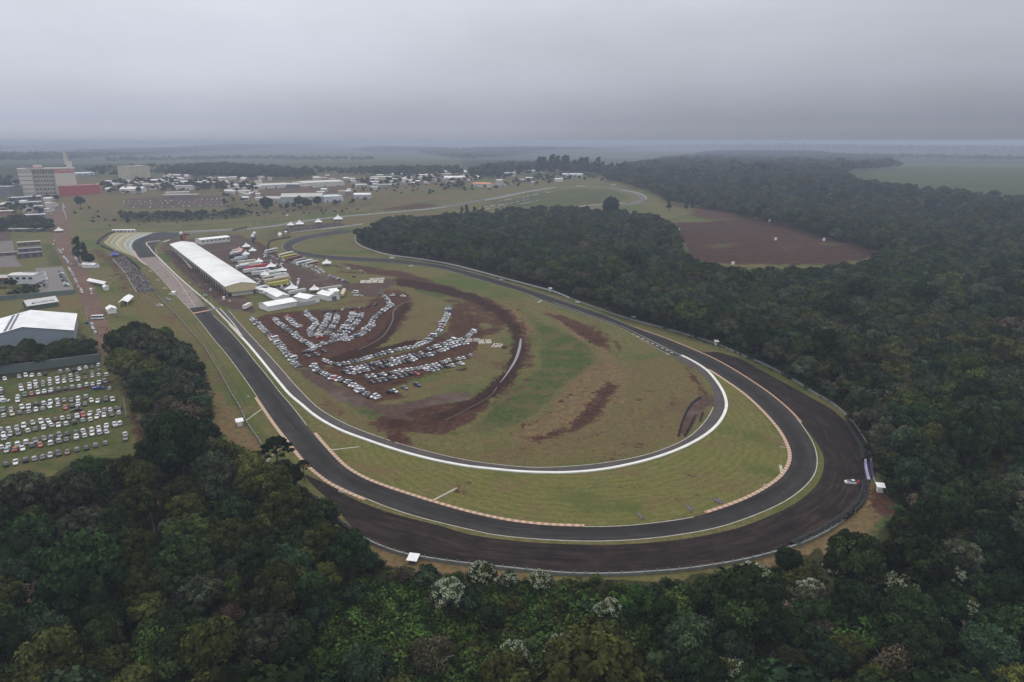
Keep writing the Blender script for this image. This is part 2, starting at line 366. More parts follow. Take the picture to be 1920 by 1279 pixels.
INN = [(346,441),(330,444),(312,448),(300,453),(293,459),(291,466),(297,478),(312,495),(340,524),(372,558),(400,591),(423.5,613.5),(450,642),(478,677.6),(500,704),(525,736),(550,765),(575,797.5),(600,828),(630,861),(650,879),(687.5,900),(725,914.5),(775,931),(825,946.5),(879,961.5),(954,977.5),(1025,985.5),(1096,988),(1166.7,986.6),(1237.5,979.5),(1300,970),(1347,956),(1394,938.7),(1434.5,918),(1466,895),(1481.4,872),(1484.5,852),(1477,829),(1462.6,805),(1440.8,779),(1419,757),(1394,735.4),(1362.6,713.5),(1331,693),(1299,676.5),(1254,664),(1212,641.6),(1170,618),(1127,601),(1071,582.5),(1029,568),(975,547),(922.5,532),(877.5,519),(825,504),(750,495),(700,491.5),(644,488.5),(606,485.7),(569,481),(550,476),(535,469.5),(529.5,461.5),(542.6,450),(569,442.5),(588,438.8),(625,432),(672,426.6)]
RING_IN = [(419,574),(428,582),(447,604),(475,635),(501.7,663.6),(528,693),(562,731.5),(600,767.5),(650,796),(687,811),(750,832.5),(825,852.5),(879,864),(930,871),(1001,877),(1085,873.5),(1141.5,867),(1198,856.5),(1240,844),(1288,822),(1321.7,791),(1337,764),(1338.6,743),(1331,718),(1310,697),(1277,678),(1254,664)]
RING_OUT = [(403,585),(415.6,594.7),(431,609),(454.7,634),(471,652),(495,681),(519,711),(545.5,742),(562.5,756),(595,782.5),(637,806),(687,825),(750,846),(812.5,862.5),(879,875),(930,880.5),(972.6,884.6),(1057,886.6),(1127,881),(1198,867),(1254,850),(1299,830),(1333,807.7),(1352.7,785),(1361,762.7),(1357,740),(1344,717.6),(1324.5,695),(1299,678),(1277,667)]
BARR_E = [(668,443),(665.6,451),(675,460.6),(697.5,470),(731,479),(776,485),(832.5,494),(889,507.5),(937.5,520.6),(994,535.6),(1042.5,549),(1068,560),(1141.5,586.7),(1186.6,601),(1254,619),(1338.6,644.5),(1400,671),(1425,680.7),(1487.7,713.5),(1519,734),(1562.7,760),(1597,793),(1613,815),(1628.4,843),(1634,875),(1637,900),(1643,912)]
BARR_S = [(1624,903),(1625,928),(1603,962),(1550,1000),(1487.7,1028),(1430,1045),(1382,1056),(1293,1070),(1240,1075),(1150,1080),(1060,1079),(954,1069),(862,1059),(800,1050),(759,1043),(700,1022),(667,1003),(640,980),(605,946),(582,925)]
BARR_W = [(582,925),(560,900),(505,873),(495,843),(461,790),(450,765),(433,738),(415,705),(400,680),(385,655),(356,620),(330,590),(300,560),(278,530),(262,500),(243,483),(215,472),(190,463),(182,455),(190,446),(215,438),(250,436)]
OUTs = path(OUT, 4); INNs = path(INN, 4); RIs = path(RING_IN, 4); ROs = path(RING_OUT, 4)
# ------------------------------------------------------------------ ground sheet
def axis(lo, hi, step, far, grow, cap=900):
    a = list(np.arange(lo, hi + .1, step)); s = step; p = hi; up = []
    while p < far: s = min(s * grow, cap); p += s; up.append(p)
    s = step; p = lo; dn = []
    while p > -far: s = min(s * grow, cap); p -= s; dn.append(p)
    return np.array(dn[::-1] + a + up)
gx = axis(-430, 560, 3.0, 38000, 1.045)
ya = list(np.arange(60, 1150, 3.0)); s_ = 3.0; p_ = ya[-1]
while p_ < 38000: s_ = min(s_ * 1.014, 900); p_ += s_; ya.append(p_)
s_ = 3.0; p_ = 60; dn_ = []
while p_ > -3000: s_ *= 1.25; p_ -= s_; dn_.append(p_)
gy = np.array(dn_[::-1] + ya)
GX, GY = np.meshgrid(gx, gy); GZ = T(GX, GY); nx, ny = len(gx), len(gy)
fx, fy = GX.ravel(), GY.ravel(); PXg, PYg, PDg = PIX(fx, fy, GZ.ravel())
masks = {k: np.zeros(nx * ny, np.float32) for k in ('mown', 'dry', 'lush', 'tan', 'road', 'soil', 'dark', 'lot', 'floor', 'far', 'field', 'berm', 'ditch')}
def paint(kind, px, feather=4.0, val=1.0, erase=False):
    """natural ground patch: soft outline in metres"""
    pl = [XY(*p) for p in px]; xs = [p[0] for p in pl]; ys = [p[1] for p in pl]; F = feather * 1.9
    idx = np.nonzero((fx > min(xs) - F) & (fx < max(xs) + F) & (fy > min(ys) - F) & (fy < max(ys) + F))[0]
    if len(idx) == 0: return
    x, y = fx[idx], fy[idx]; ins = inpoly(x, y, pl); d = np.full(len(idx), 1e9); n = len(pl)
    for i in range(n):
        ax, ay = pl[i]; bx, by = pl[(i + 1) % n]; L = (bx - ax) ** 2 + (by - ay) ** 2 + 1e-9
        tt = np.clip(((x - ax) * (bx - ax) + (y - ay) * (by - ay)) / L, 0, 1)
        d = np.minimum(d, np.hypot(x - ax - tt * (bx - ax), y - ay - tt * (by - ay)))
    sdv = np.where(ins, d, -d); v = sstep(-F, F, sdv) * val
    a = masks[kind]
    if erase: a[idx] *= (1 - v)
    else: a[idx] = np.maximum(a[idx], v)
def band(kind, px, w0, w1=None, feather=3.0, val=1.0):
    """patch that follows a line, w metres wide"""
    w = path(px, 6); w1 = w0 if w1 is None else w1; n = len(w); F = feather * 1.6; a = masks[kind]
    for i in range(n - 1):
        p, q = w[i], w[i + 1]; ww = (w0 + (w1 - w0) * i / n) / 2; R_ = ww + F
        idx = np.nonzero((fx > min(p.x, q.x) - R_) & (fx < max(p.x, q.x) + R_) & (fy > min(p.y, q.y) - R_) & (fy < max(p.y, q.y) + R_))[0]
        if len(idx) == 0: continue
        L = (q - p).length_squared + 1e-9
        tt = np.clip(((fx[idx] - p.x) * (q.x - p.x) + (fy[idx] - p.y) * (q.y - p.y)) / L, 0, 1)
        d = np.hypot(fx[idx] - p.x - tt * (q.x - p.x), fy[idx] - p.y - tt * (q.y - p.y))
        a[idx] = np.maximum(a[idx], sstep(F, -F, d - ww) * val)
# canopy outlines in the picture: forest on the right and in front, hedge by the left car park
FOREST = [(668,450),(673,439),(690,424),(740,411),(860,402),(960,393),(1060,388),(1130,393),(1235,406),(1265,426),(1278,455),(1292,480),(1310,496),(1420,504),(1520,505),(1600,497),(1634,482),(1648,470),(1600,452),(1545,438),(1480,416),(1400,400),(1330,385),(1250,372),(1215,352),(1140,332),(1115,318),(1230,302),(1330,290),(1450,288),(1560,295),(1680,300),(1690,306),(1570,318),(1600,333),(1740,352),(1840,360),(1920,368),(2050,375),(2500,420),(2800,1500),(960,1900),(-800,1500),(-700,900),(-300,890),(0,897),(60,890),(112,885),(128,865),(170,852),(215,855),(245,878),(288,862),(272,800),(252,760),(240,730),(225,700),(207,690),(205,655),(215,622),(260,612),(310,616),(350,640),(383,690),(395,740),(398,795),(425,826),(470,842),(500,862),(540,905),(560,925),(600,955),(640,995),(700,1035),(745,1060),(800,1068),(870,1070),(950,1083),(1050,1078),(1150,1080),(1300,1078),(1400,1072),(1462,1052),(1490,1035),(1530,1030),(1560,1035),(1620,1010),(1665,985),(1685,955),(1672,925),(1655,900),(1640,860),(1628,825),(1600,785),(1560,748),(1480,705),(1400,665),(1300,630),(1200,598),(1100,566),(1000,535),(900,509),(830,492),(740,477),(690,464)]
HEDGE = [(-300,668),(-60,655),(0,650),(60,640),(100,643),(130,634),(180,640),(188,665),(186,684),(100,697),(0,713),(-300,745)]
# forest floor where the woods stand (tested on the ground, a little below the canopy outline)
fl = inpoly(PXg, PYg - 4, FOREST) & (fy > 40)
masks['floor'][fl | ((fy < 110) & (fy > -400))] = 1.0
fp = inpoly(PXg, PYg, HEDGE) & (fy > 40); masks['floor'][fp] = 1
masks['far'][:] = sstep(1700, 2300, np.hypot(fx, fy))
# inside the ring and around
TIN = [(540,750),(600,800),(650,870),(720,905),(850,950),(1000,980),(1130,985),(1240,977),(1340,955),(1430,915),(1475,875),(1480,845),(1440,785),(1380,728),(1330,695),(1362,745),(1362,775),(1330,812),(1254,852),(1127,884),(1000,888),(850,873),(720,840),(620,800)]
paint('mown', TIN, 3)
paint('dry', [(560,735),(620,780),(700,818),(800,848),(950,874),(1100,868),(1200,855),(1290,818),(1335,765),(1335,740),(1310,700),(1250,665),(1180,680),(1190,720),(1160,760),(1100,805),(1000,832),(860,850),(760,830),(700,800),(640,765),(600,740),(580,715)], 5)
paint('dry', [(300,560),(350,610),(380,650),(400,690),(440,745),(430,735),(395,690),(350,640),(310,610),(270,600),(240,560),(225,530),(215,500),(235,500),(262,510)], 5)
paint('tan', [(395,720),(420,745),(450,785),(470,815),(500,850),(500,870),(470,850),(430,835),(405,810),(398,760)], 4)
paint('tan', [(958,808),(1017,775),(1040,745),(1060,715),(1093,698),(1124,678),(1113,645),(1145,655),(1164,686),(1187,687),(1184,712),(1164,751),(1127,785),(1085,813),(1040,824),(1001,832),(960,835)], 6, .9)
paint('tan', [(930,560),(985,590),(1000,620),(990,640),(965,620),(950,590)], 6)
paint('tan', [(1000,570),(1060,620),(1110,650),(1115,643),(1070,600),(1020,575)], 3)
paint('lush', [(939,560),(972,578),(1017,606),(1071,627),(1099,641),(1122,672),(1119,692),(1085,709),(1057,729),(1017,768),(972,802),(916,815),(860,818),(840,812),(885,800),(905,785),(911,757),(944,729),(986,717),(1009,672),(1006,630),(995,602),(960,575),(920,556)], 6, .88)
paint('lush', [(765,530),(800,536),(840,553),(830,560),(790,552)], 4)
paint('lush', [(640,752),(665,750),(710,770),(750,785),(720,795),(670,775)], 4)
paint('lush', [(560,600),(600,600),(740,585),(735,560),(700,570),(620,576),(540,582)], 4, .6)
paint('lush', [(920,485),(1050,480),(1000,492)], 3)
paint('dry', [(745,600),(775,570),(830,575),(830,600),(805,635),(780,640),(740,640)], 3)
paint('dry', [(690,535),(760,545),(750,570),(700,575),(660,580),(600,585),(650,570)], 3)
paint('dry', [(760,745),(840,722),(905,700),(940,690),(945,640),(900,630),(800,660),(900,690),(720,735),(700,765)], 4)
# muddy ground of the inner car park
paint('soil', [(472,600),(520,585),(600,582),(690,575),(735,545),(768,553),(772,575),(755,610),(720,640),(680,655),(640,680),(600,690),(560,690),(520,650)], 4)
paint('soil', [(600,690),(680,680),(780,655),(840,620),(845,575),(900,600),(905,640),(880,672),(820,695),(740,725),(760,745),(700,755),(640,725)], 3)
paint('dark', [(640,690),(690,660),(730,640),(750,600),(770,575),(760,565),(735,590),(715,625),(690,643),(650,660),(610,675)], 2.5)
paint('dark', [(622,676),(700,655),(760,640),(800,636),(780,650),(720,664),(680,674)], 3)
paint('dark', [(745,520),(830,536),(900,555),(950,585),(978,620),(986,660),(972,700),(935,740),(880,770),(820,790),(790,790),(860,760),(915,725),(950,690),(962,650),(958,620),(930,590),(880,563),(800,545),(740,535)], 3)
paint('soil', [(850,545),(900,560),(945,600),(930,612),(850,600),(842,570)], 4, .62)
paint('soil', [(1017,586),(1057,592),(1099,610),(1136,633),(1144,655),(1113,644),(1085,627),(1057,608)], 3)
paint('soil', [(1142,712),(1153,723),(1125,768),(1108,788),(1077,807),(1072,795),(1099,762),(1122,734)], 6, .9)
paint('soil', [(985,820),(1057,802),(1063,811),(1001,828)], 3)
paint('soil', [(704,792),(737,770),(781,762),(846,757),(901,746),(925,735),(915,765),(899,779),(868,801),(825,816),(759,812),(748,832),(733,824),(719,801)], 3)
for pl_ in ([(1142,712),(1153,723),(1125,768),(1108,788),(1077,807),(1072,795),(1099,762),(1122,734)], [(704,792),(737,770),(781,762),(846,757),(885,752),(880,770),(850,790),(810,806),(759,812),(748,832),(733,824),(719,801)], [(1057,608),(1090,612),(1130,636),(1140,652),(1113,644),(1085,627)]): paint('soil', pl_, 3, 1.25); paint('dark', pl_, 4, .5)
for q_, w_ in (([(600,600),(620,625),(650,650)], 3), ([(520,600),(560,640),(600,672),(640,690)], 4), ([(640,640),(700,610),(735,570)], 3), ([(660,712),(760,695),(880,672)], 3.5), ([(700,728),(800,705),(880,690)], 3), ([(630,690),(700,682),(780,660),(840,625)], 3), ([(560,560),(640,552),(730,540)], 3), ([(520,500),(600,530),(660,545)], 4)): band('dark', q_, w_, w_, 3, .75)
paint('soil', [(795,520),(860,545),(880,560),(830,550),(770,528),(720,510),(740,505)], 3, .8)
paint('lot', [(550,692),(590,690),(640,725),(700,752),(790,790),(740,785),(640,752),(590,720)], 4)
paint('lot', [(700,765),(790,745),(870,730),(900,745),(800,765),(730,785)], 4, .8)
paint('lot', [(490,470),(520,486),(560,500),(600,515),(660,532),(720,520),(745,530),(700,560),(640,540),(600,548),(560,545),(520,540),(470,545),(450,530),(400,500),(350,450),(400,440),(450,440),(475,455)], 3)
paint('lot', [(320,445),(345,446),(420,545),(470,560),(480,590),(420,575),(380,545),(340,510),(300,465)], 3)
paint('soil', [(440,440),(490,455),(530,480),(560,500),(520,500),(470,470),(430,455)], 3, .75)
paint('soil', [(640,492),(700,500),(790,520),(860,540),(850,550),(760,520),(700,515),(640,500)], 3, .7)
paint('dry', [(745,520),(800,560),(790,570),(730,540)], 3)
paint('soil', [(600,920),(625,930),(640,945),(600,905)], 3)
band('soil', [(1290,690),(1335,760)], 3, 3)
# skid area near the tyre rows
band('lot', [(1330,746),(1305,765),(1290,790),(1283,812)], 8, 3, 2)
band('tan', [(1313,750),(1280,790),(1270,818),(1240,836)], 5, 3, 3, .8)
band('soil', [(1232,705),(1250,730),(1262,755)], 5, 4, 4, .55)
band('soil', [(1130,860),(1210,835),(1270,800)], 8, 4, 6, .55)
band('soil', [(1180,915),(1260,905),(1340,880)], 6, 3, 5, .55)
band('soil', [(830,935),(860,915),(880,905)], 6, 3, 4, .6)
for q, w_, k_, v_ in (([(640,830),(740,868),(880,905),(1030,918),(1180,905),(1300,870),(1390,815)], 3, 'dry', .55), ([(700,880),(840,920),(1000,940),(1160,935),(1300,905),(1400,860)], 4, 'dry', .5), ([(900,950),(1050,962),(1200,955),(1330,925)], 3, 'dry', .5),
                        ([(600,745),(660,785),(740,815),(860,845),(980,862)], 2.5, 'soil', .5), ([(1010,850),(1120,842),(1210,815),(1270,765),(1290,720)], 4, 'soil', .42), ([(1060,835),(1150,815),(1220,770),(1240,720)], 3, 'tan', .5), ([(1000,555),(1080,590),(1150,625),(1200,660),(1230,700)], 3, 'tan', .5), ([(930,545),(1000,572),(1060,592)], 2, 'soil', .6),
                        ([(540,700),(580,740),(640,780),(700,805)], 3, 'soil', .55), ([(800,555),(870,575),(920,600)], 3, 'dry', .6), ([(955,812),(1020,780),(1060,730)], 1.2, 'dark', .7), ([(420,700),(470,775),(520,850)], 3, 'dry', .6), ([(285,560),(330,620),(380,670)], 2.5, 'soil', .45), ([(255,540),(300,590)], 2, 'dark', .5),
                        ([(650,955),(640,940),(600,905)], 3, 'tan', .4), ([(560,560),(640,545),(720,535)], 2, 'soil', .6), ([(740,500),(860,530),(960,560),(1000,590)], 2, 'soil', .5), ([(870,870),(830,945)], 3, 'tan', .4)):
    band(k_, q, w_, w_ * .7, w_ * .8, v_)
for q, w_, k_, v_ in (([(965,812),(1030,778),(1075,735),(1110,700),(1128,680)], 1.5, 'dark', .7), ([(1000,838),(1080,822),(1130,792),(1170,752),(1192,715),(1192,690)], 3.5, 'tan', .8), ([(1020,815),(1060,790),(1095,750),(1125,715)], 1.2, 'dark', .6), ([(745,835),(800,822),(870,826),(940,832),(985,836)], 4, 'tan', .75), ([(700,815),(760,838),(860,848),(960,848)], 2.5, 'tan', .6),
                        ([(575,700),(620,745),(680,785),(730,810)], 3, 'tan', .7), ([(592,735),(640,775),(690,800),(720,812)], 1.5, 'dark', .6), ([(1190,625),(1230,650),(1270,690),(1290,730)], 3, 'tan', .5), ([(880,525),(980,560),(1060,600),(1110,640)], 2.5, 'tan', .55), ([(985,600),(1020,640),(1030,690),(1000,740),(950,790)], 1.5, 'tan', .5), ([(960,570),(990,600),(1000,640),(995,690),(965,735)], 3, 'soil', .6),
                        ([(860,560),(905,585),(935,620),(940,660),(915,700)], 2, 'soil', .5), ([(760,600),(800,590),(835,580)], 1.5, 'soil', .5), ([(900,775),(960,745),(1000,700),(1015,650)], 2, 'dry', .7)):
    band(k_, q, w_, w_ * .8, w_ * .7, v_)
# outside: orange earth along the barrier, grassy slope
band('tan', [(700,1035),(760,1055),(830,1072),(900,1082),(1010,1085)], 8, 9, 3)
band('tan', [(1440,1058),(1500,1040),(1560,1015),(1610,975),(1640,925),(1660,925)], 8, 10, 3)
band('soil', [(1655,950),(1660,930)], 12, 8, 4, .8)
paint('lush', [(1470,1050),(1560,1022),(1625,975),(1680,940),(1700,960),(1680,1010),(1620,1060),(1560,1110),(1480,1130),(1430,1090)], 5)
paint('lush', [(440,790),(470,775),(545,860),(570,890),(530,870),(505,860),(480,820)], 3, .8)
masks['mown'] *= 1
# left: car park field, roads, town
paint('lush', [(-300,720),(0,705),(190,680),(240,760),(275,850),(240,885),(100,890),(0,905),(-300,920)], 4, .62)
band('soil', [(60,742),(130,733),(200,722),(215,712)], 5, 4, 3, .9)
band('tan', [(-40,798),(40,788),(100,778),(140,770),(200,765)], 3, 3, 3, .8)
band('soil', [(240,720),(250,770),(262,810),(282,860)], 6, 5, 3, .8)
band('soil', [(-60,760),(0,755),(40,745)], 4, 4, 3, .7)
band('road', [(102,385),(104,410),(112,440),(120,462),(133,485),(148,510),(165,550),(180,590),(190,620),(200,650),(205,668)], 26, 9, 3)
band('tan', [(95,400),(104,425),(112,440)], 10, 9, 4, .8)
band('road', [(124,385),(128,405),(132,425)], 12, 10, 2, .8)
band('soil', [(180,470),(215,500),(240,550)], 18, 8, 4, .55)
band('soil', [(205,590),(240,600)], 8, 8, 4, .5)
paint('lush', [(78,458),(100,455),(118,490),(122,497),(92,500),(84,480)], 3, .8)
paint('lush', [(16,535),(75,532),(82,555),(16,562)], 2, .9)
paint('lot', [(-80,441),(20,443),(30,480),(40,497),(0,500),(-80,505)], 3)
paint('tan', [(108,560),(145,558),(146,572),(110,583)], 2)
paint('dark', [(143,575),(150,620),(165,640),(150,640),(143,620)], 3, .8)
# ground behind the straights
band('lush', [(250,425),(400,420),(500,413),(620,402),(800,388)], 8, 8, 4, .5)
band('dark', [(205,430),(330,424),(430,418),(560,405),(700,398),(830,388)], 5, 5, 3, .8)
band('dark', [(240,440),(300,428),(420,424)], 3, 3, 3, .6)
paint('dry', [(140,400),(240,410),(420,405),(560,400),(700,390),(800,378),(900,360),(780,365),(600,380),(450,390),(230,395)], 10, .8)
paint('dry', [(-200,345),(200,338),(480,336),(760,334),(880,345),(700,372),(480,385),(200,392),(-200,395)], 25, .95)
paint('lot', [(222,374),(300,368),(430,366),(432,386),(300,391),(235,392)], 12, .9)
paint('lot', [(470,352),(660,345),(700,372),(520,386),(460,375)], 20, .55)
paint('lush', [(640,1110),(760,1090),(960,1110),(1200,1120),(1230,1180),(1180,1300),(640,1340),(560,1250),(600,1180)], 6)
paint('lot', [(135,384),(235,392),(240,408),(330,420),(300,428),(230,425),(140,415)], 20, .5)
paint('floor', [(225,398),(470,393),(480,408),(350,417),(240,420)], 16, .55)
paint('floor', [(420,368),(520,384),(700,376),(760,380),(640,396),(480,402),(400,392)], 20, .45)
band('soil', [(975,836),(1040,822),(1080,806),(1115,786),(1140,755)], 6, 4, 6, .6)
band('soil', [(1085,700),(1060,740),(1020,775),(960,815)], 4, 3, 5, .55)
paint('soil', [(690,395),(790,380),(830,385),(780,392)], 6, .8)
paint('dry', [(545,425),(660,408),(840,395),(880,400),(700,415),(660,425),(560,437)], 6, .9)
paint('soil', [(480,440),(540,425),(560,440),(520,450),(500,455)], 5, .45)
paint('field', [(1570,318),(1690,306),(1960,308),(2600,312),(2600,400),(1920,370),(1840,362),(1740,354),(1600,334)], 25)
paint('field', [(160,300),(380,290),(620,283),(860,292),(870,315),(760,322),(640,320),(540,330),(450,318),(300,310)], 40)
paint('lush', [(930,388),(1000,372),(1080,356),(1150,356),(1188,368),(1150,380),(1040,390)], 8, .7)
paint('lush', [(1010,362),(1080,354),(1150,358),(1170,368),(1130,378),(1000,388),(930,392),(960,378)], 8, .8)
# ploughed red field on the right
paint('dark', [(0,0)] * 3) if False else None
paint('soil', [(1262,418),(1330,416),(1400,408),(1440,411),(1480,417),(1545,438),(1600,453),(1640,470),(1620,485),(1560,495),(1500,497),(1420,496),(1330,494),(1305,485),(1285,455)], 14)
masks['dark'] = np.maximum(masks['dark'], .46 * ((PXg > 1265) & (PXg < 1640) & (PYg > 410) & (PYg < 497) & (masks['soil'] > .4) & (fy > 300)))
masks['soil'][(PXg > 1270) & (PXg < 1630) & (PYg > 412) & (PYg < 492) & (masks['soil'] > .5) & (fy > 300)] = 1.4
paint('lush', [(1320,460),(1350,456),(1385,455),(1370,465),(1325,470)], 8, .0)
for pl_ in ([(1322,461),(1350,457),(1384,455),(1374,463),(1330,466)], [(1530,456),(1565,453),(1602,456),(1570,461),(1535,460)], [(1460,468),(1500,458),(1505,461),(1470,472)]):
    paint('soil', pl_, 6, .8, erase=True); paint('dark', pl_, 6, 1, erase=True); paint('lush', pl_, 6, .8)
for ql_ in ([(1290,432),(1370,430),(1440,428)], [(1300,444),(1400,440),(1500,436),(1560,446)], [(1310,474),(1390,470),(1450,452),(1540,445)], [(1330,484),(1420,482),(1500,472),(1590,462)]): band('dark', ql_, 6, 6, 5, .8)
paint('soil', [(1310,383),(1330,384),(1400,400),(1430,410),(1330,412),(1290,405)], 8, .8)
paint('road', [(1330,392),(1400,403),(1420,408),(1360,405)], 5, .6)
paint('lush', [(1560,440),(1600,452),(1640,468),(1630,472),(1580,458)], 6, .8)
paint('lush', [(1310,496),(1420,500),(1500,503),(1600,495),(1640,478),(1560,498),(1420,508)], 6, .7)
band('road', [(1150,404),(1260,402),(1420,406)], 8, 8, 5, .6)
band('berm', [(712,798),(755,820),(850,830),(960,834),(1060,824),(1130,794),(1172,750),(1186,705),(1170,665),(1130,640)], 4, 4, 3)
band('berm', [(962,806),(1030,772),(1075,732),(1105,700),(1122,680)], 2.5, 2.5, 2); band('berm', [(935,548),(1010,590),(1065,610),(1110,640)], 3, 3, 3, .7); band('berm', [(1195,690),(1225,730),(1190,790),(1110,835)], 4, 4, 5, .4)
band('ditch', [(1142,715),(1120,765),(1080,800),(1000,824)], 7, 5, 4); band('ditch', [(978,620),(978,660),(955,700),(925,735),(870,768)], 9, 6, 5, .6); band('ditch', [(760,568),(740,600),(715,632),(670,655)], 4, 4, 3, .5)
for q_, w_, k_, v_ in (([(745,525),(830,541),(900,560),(950,590),(975,625),(976,665),(955,705),(920,740),(860,768),(790,790)], 15, 'soil', .85), ([(850,565),(900,575),(935,605),(915,625),(880,610)], 14, 'soil', .8), ([(640,510),(720,515),(800,530),(870,550)], 9, 'soil', .8), ([(700,795),(740,815),(760,832)], 7, 'soil', .9), ([(690,575),(730,545),(760,548)], 8, 'soil', .8), ([(1110,610),(1150,640),(1160,665),(1135,655)], 5, 'soil', .75),
                    ([(1050,835),(1130,812),(1190,770),(1215,720)], 7, 'soil', .45), ([(560,575),(640,570),(700,562)], 4, 'soil', .6), ([(905,640),(940,650),(965,660)], 5, 'dark', .8), ([(735,770),(800,765),(880,750)], 5, 'dark', .6), ([(985,640),(1000,680),(985,720),(950,755),(900,790)], 4, 'soil', .55)):
    band(k_, q_, w_, w_ * .8, w_ * .45, v_)
GZ = GZ + (masks['berm'] * 1.5 - masks['ditch'] * 1.1).reshape(GZ.shape)
me = bpy.data.meshes.new('ground'); nv = nx * ny
me.vertices.add(nv); me.vertices.foreach_set('co', np.stack([fx, fy, GZ.ravel()], 1).astype(np.float32).ravel())
ii, jj = np.meshgrid(np.arange(nx - 1), np.arange(ny - 1)); a_ = (jj * nx + ii).ravel()
quads = np.stack([a_, a_ + 1, a_ + nx + 1, a_ + nx], 1); nf = len(quads)
me.loops.add(nf * 4); me.loops.foreach_set('vertex_index', quads.astype(np.int32).ravel())
me.polygons.add(nf); me.polygons.foreach_set('loop_start', (np.arange(nf) * 4).astype(np.int32)); me.polygons.foreach_set('loop_total', np.full(nf, 4, np.int32))
me.update(); me.validate()
for k, a in masks.items():
    at = me.attributes.new(k, 'FLOAT', 'POINT'); at.data.foreach_set('value', a.astype(np.float32))
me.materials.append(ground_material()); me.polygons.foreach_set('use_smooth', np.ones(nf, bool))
ground = link(bpy.data.objects.new('ground', me)); tag(ground, 'grass, red earth and forest floor of the race circuit and country beyond', kind='structure')

# ------------------------------------------------------------------ strips
def strip(name, left, right, z, mat, across=1, thick=0.0, parent=None, kind='structure', label=None, n=None, raw=False):
    """surface between two world lines, uv in metres"""
    n = n or max(2, int(max(plen(left), plen(right)) / 3.0)); L, Rr = (left, right) if raw else (resample(left, n), resample(right, n))
    me = bpy.data.meshes.new(name); vs = []; uv = []; s = 0
    for i in range(n):
        if i: s += ((L[i] + Rr[i]) / 2 - (L[i - 1] + Rr[i - 1]) / 2).length
        w = (L[i] - Rr[i]).length
        for k in range(across + 1):
            p = L[i].lerp(Rr[i], k / across); vs.append((p.x, p.y, T0(p.x, p.y) + z)); uv.append((w * k / across, s))
    fs = [(i * (across + 1) + k, (i + 1) * (across + 1) + k, (i + 1) * (across + 1) + k + 1, i * (across + 1) + k + 1) for i in range(n - 1) for k in range(across)]
    if thick:
        b0 = len(vs)
        for i in range(n):
            for k in (0, across): x = vs[i * (across + 1) + k]; vs.append((x[0], x[1], x[2] - thick)); uv.append(uv[i * (across + 1) + k])
        for i in range(n - 1):
            for e, k in ((0, 0), (1, across)):
                fs.append((i * (across + 1) + k, (i + 1) * (across + 1) + k, b0 + (i + 1) * 2 + e, b0 + i * 2 + e))
    me.from_pydata(vs, [], fs); ul = me.uv_layers.new(name='UVMap')
    li = np.zeros(len(me.loops), np.int32); me.loops.foreach_get('vertex_index', li)
    ul.data.foreach_set('uv', np.array(uv, np.float32)[li].ravel()); me.materials.append(mat); me.update()
    bm = bmesh.new(); bm.from_mesh(me); bmesh.ops.recalc_face_normals(bm, faces=bm.faces); bm.to_mesh(me); bm.free()
    o = link(bpy.data.objects.new(name, me), parent)
    if parent is None and kind: tag(o, label, kind=kind)
    return o
def offset(pts, d):
    out = []
    for i, p in enumerate(pts):
        a = pts[max(i - 1, 0)]; b = pts[min(i + 1, len(pts) - 1)]; t = (b - a)
        if t.length < 1e-6: t = Vector((1, 0, 0))
        t.normalize(); out.append(p + Vector((-t.y, t.x, 0)) * d)
    return out
def line(name, px, w, z, mat, label=None, pts=None, thick=0, parent=None, kind='structure', smooth=True):
    p = pts if pts is not None else path(px, 3, smooth)
    return strip(name, offset(p, w / 2), offset(p, -w / 2), z, mat, thick=thick, label=label, parent=parent, kind=kind)
def sub(pts, pa, pb):
    """piece of a world line between the points nearest two pixels"""
    A = Vector((*XY(*pa), 0)); B = Vector((*XY(*pb), 0)); i = min(range(len(pts)), key=lambda k: (pts[k] - A).length); j = min(range(len(pts)), key=lambda k: (pts[k] - B).length)
    return pts[i:j + 1] if i < j else pts[j:i + 1][::-1]
def match(outer, inner):
    """pair each outer point with the nearest inner point, walking forward"""
    L, Rr, j = [], [], 0
    for p in outer:
        best = j; bd = 1e9
        for k in range(j, min(j + 14, len(inner))):
            d = (inner[k] - p).length
            if d < bd: bd = d; best = k
        j = best; L.append(p); Rr.append(inner[j])
    return L, Rr
L_, R_ = match(OUTs, INNs)
strip('race_track', L_, R_, .05, ASPH, across=2, n=len(L_), raw=True, label='dark asphalt of the main racing track')
L_, R_ = match(ROs, RIs)
strip('inner_track', L_, R_, .09, ASPH2, across=1, n=len(L_), raw=True, label='older grey asphalt lane ringing the infield')
# far straight and far loop
FAR_A = [(343,438.5),(400,434),(464,430.5),(520,424),(560,417.5),(620,409),(700,401.5),(800,393),(845,386),(920,372),(1000,357),(1050,351),(1100,350),(1145,352.5),(1185,361),(1207,371),(1200,377),(1183,383),(1165,386)]
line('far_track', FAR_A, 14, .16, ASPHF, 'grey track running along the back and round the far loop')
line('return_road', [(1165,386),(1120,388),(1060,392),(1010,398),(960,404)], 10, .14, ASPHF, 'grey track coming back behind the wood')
def sheet(name, px, z, mat, label):
    m = MB(); m.face([(*XY(*p), z) for p in px]); m.build(name, mat); tag(bpy.data.objects[name], label, kind='structure')
sheet('paved_yard', [(74,555),(66,503),(117,500),(143,551)], .05, basic('yard_paving', (.16, .145, .14), .9, .2, .15), 'grey paved yard beside the white house')
sheet('truck_yard', [(-70,503),(-70,443),(22,443),(30,484),(42,500)], .05, basic('brown_paving', (.135, .11, .105), .9, .2, .15), 'brownish paved yard at the left edge')
sheet('lane', [(120,386),(128,384),(139,432),(126,434)], .05, basic('lane_paving', (.19, .17, .165), .9, .2, .15), 'pale grey lane beside the earth road')
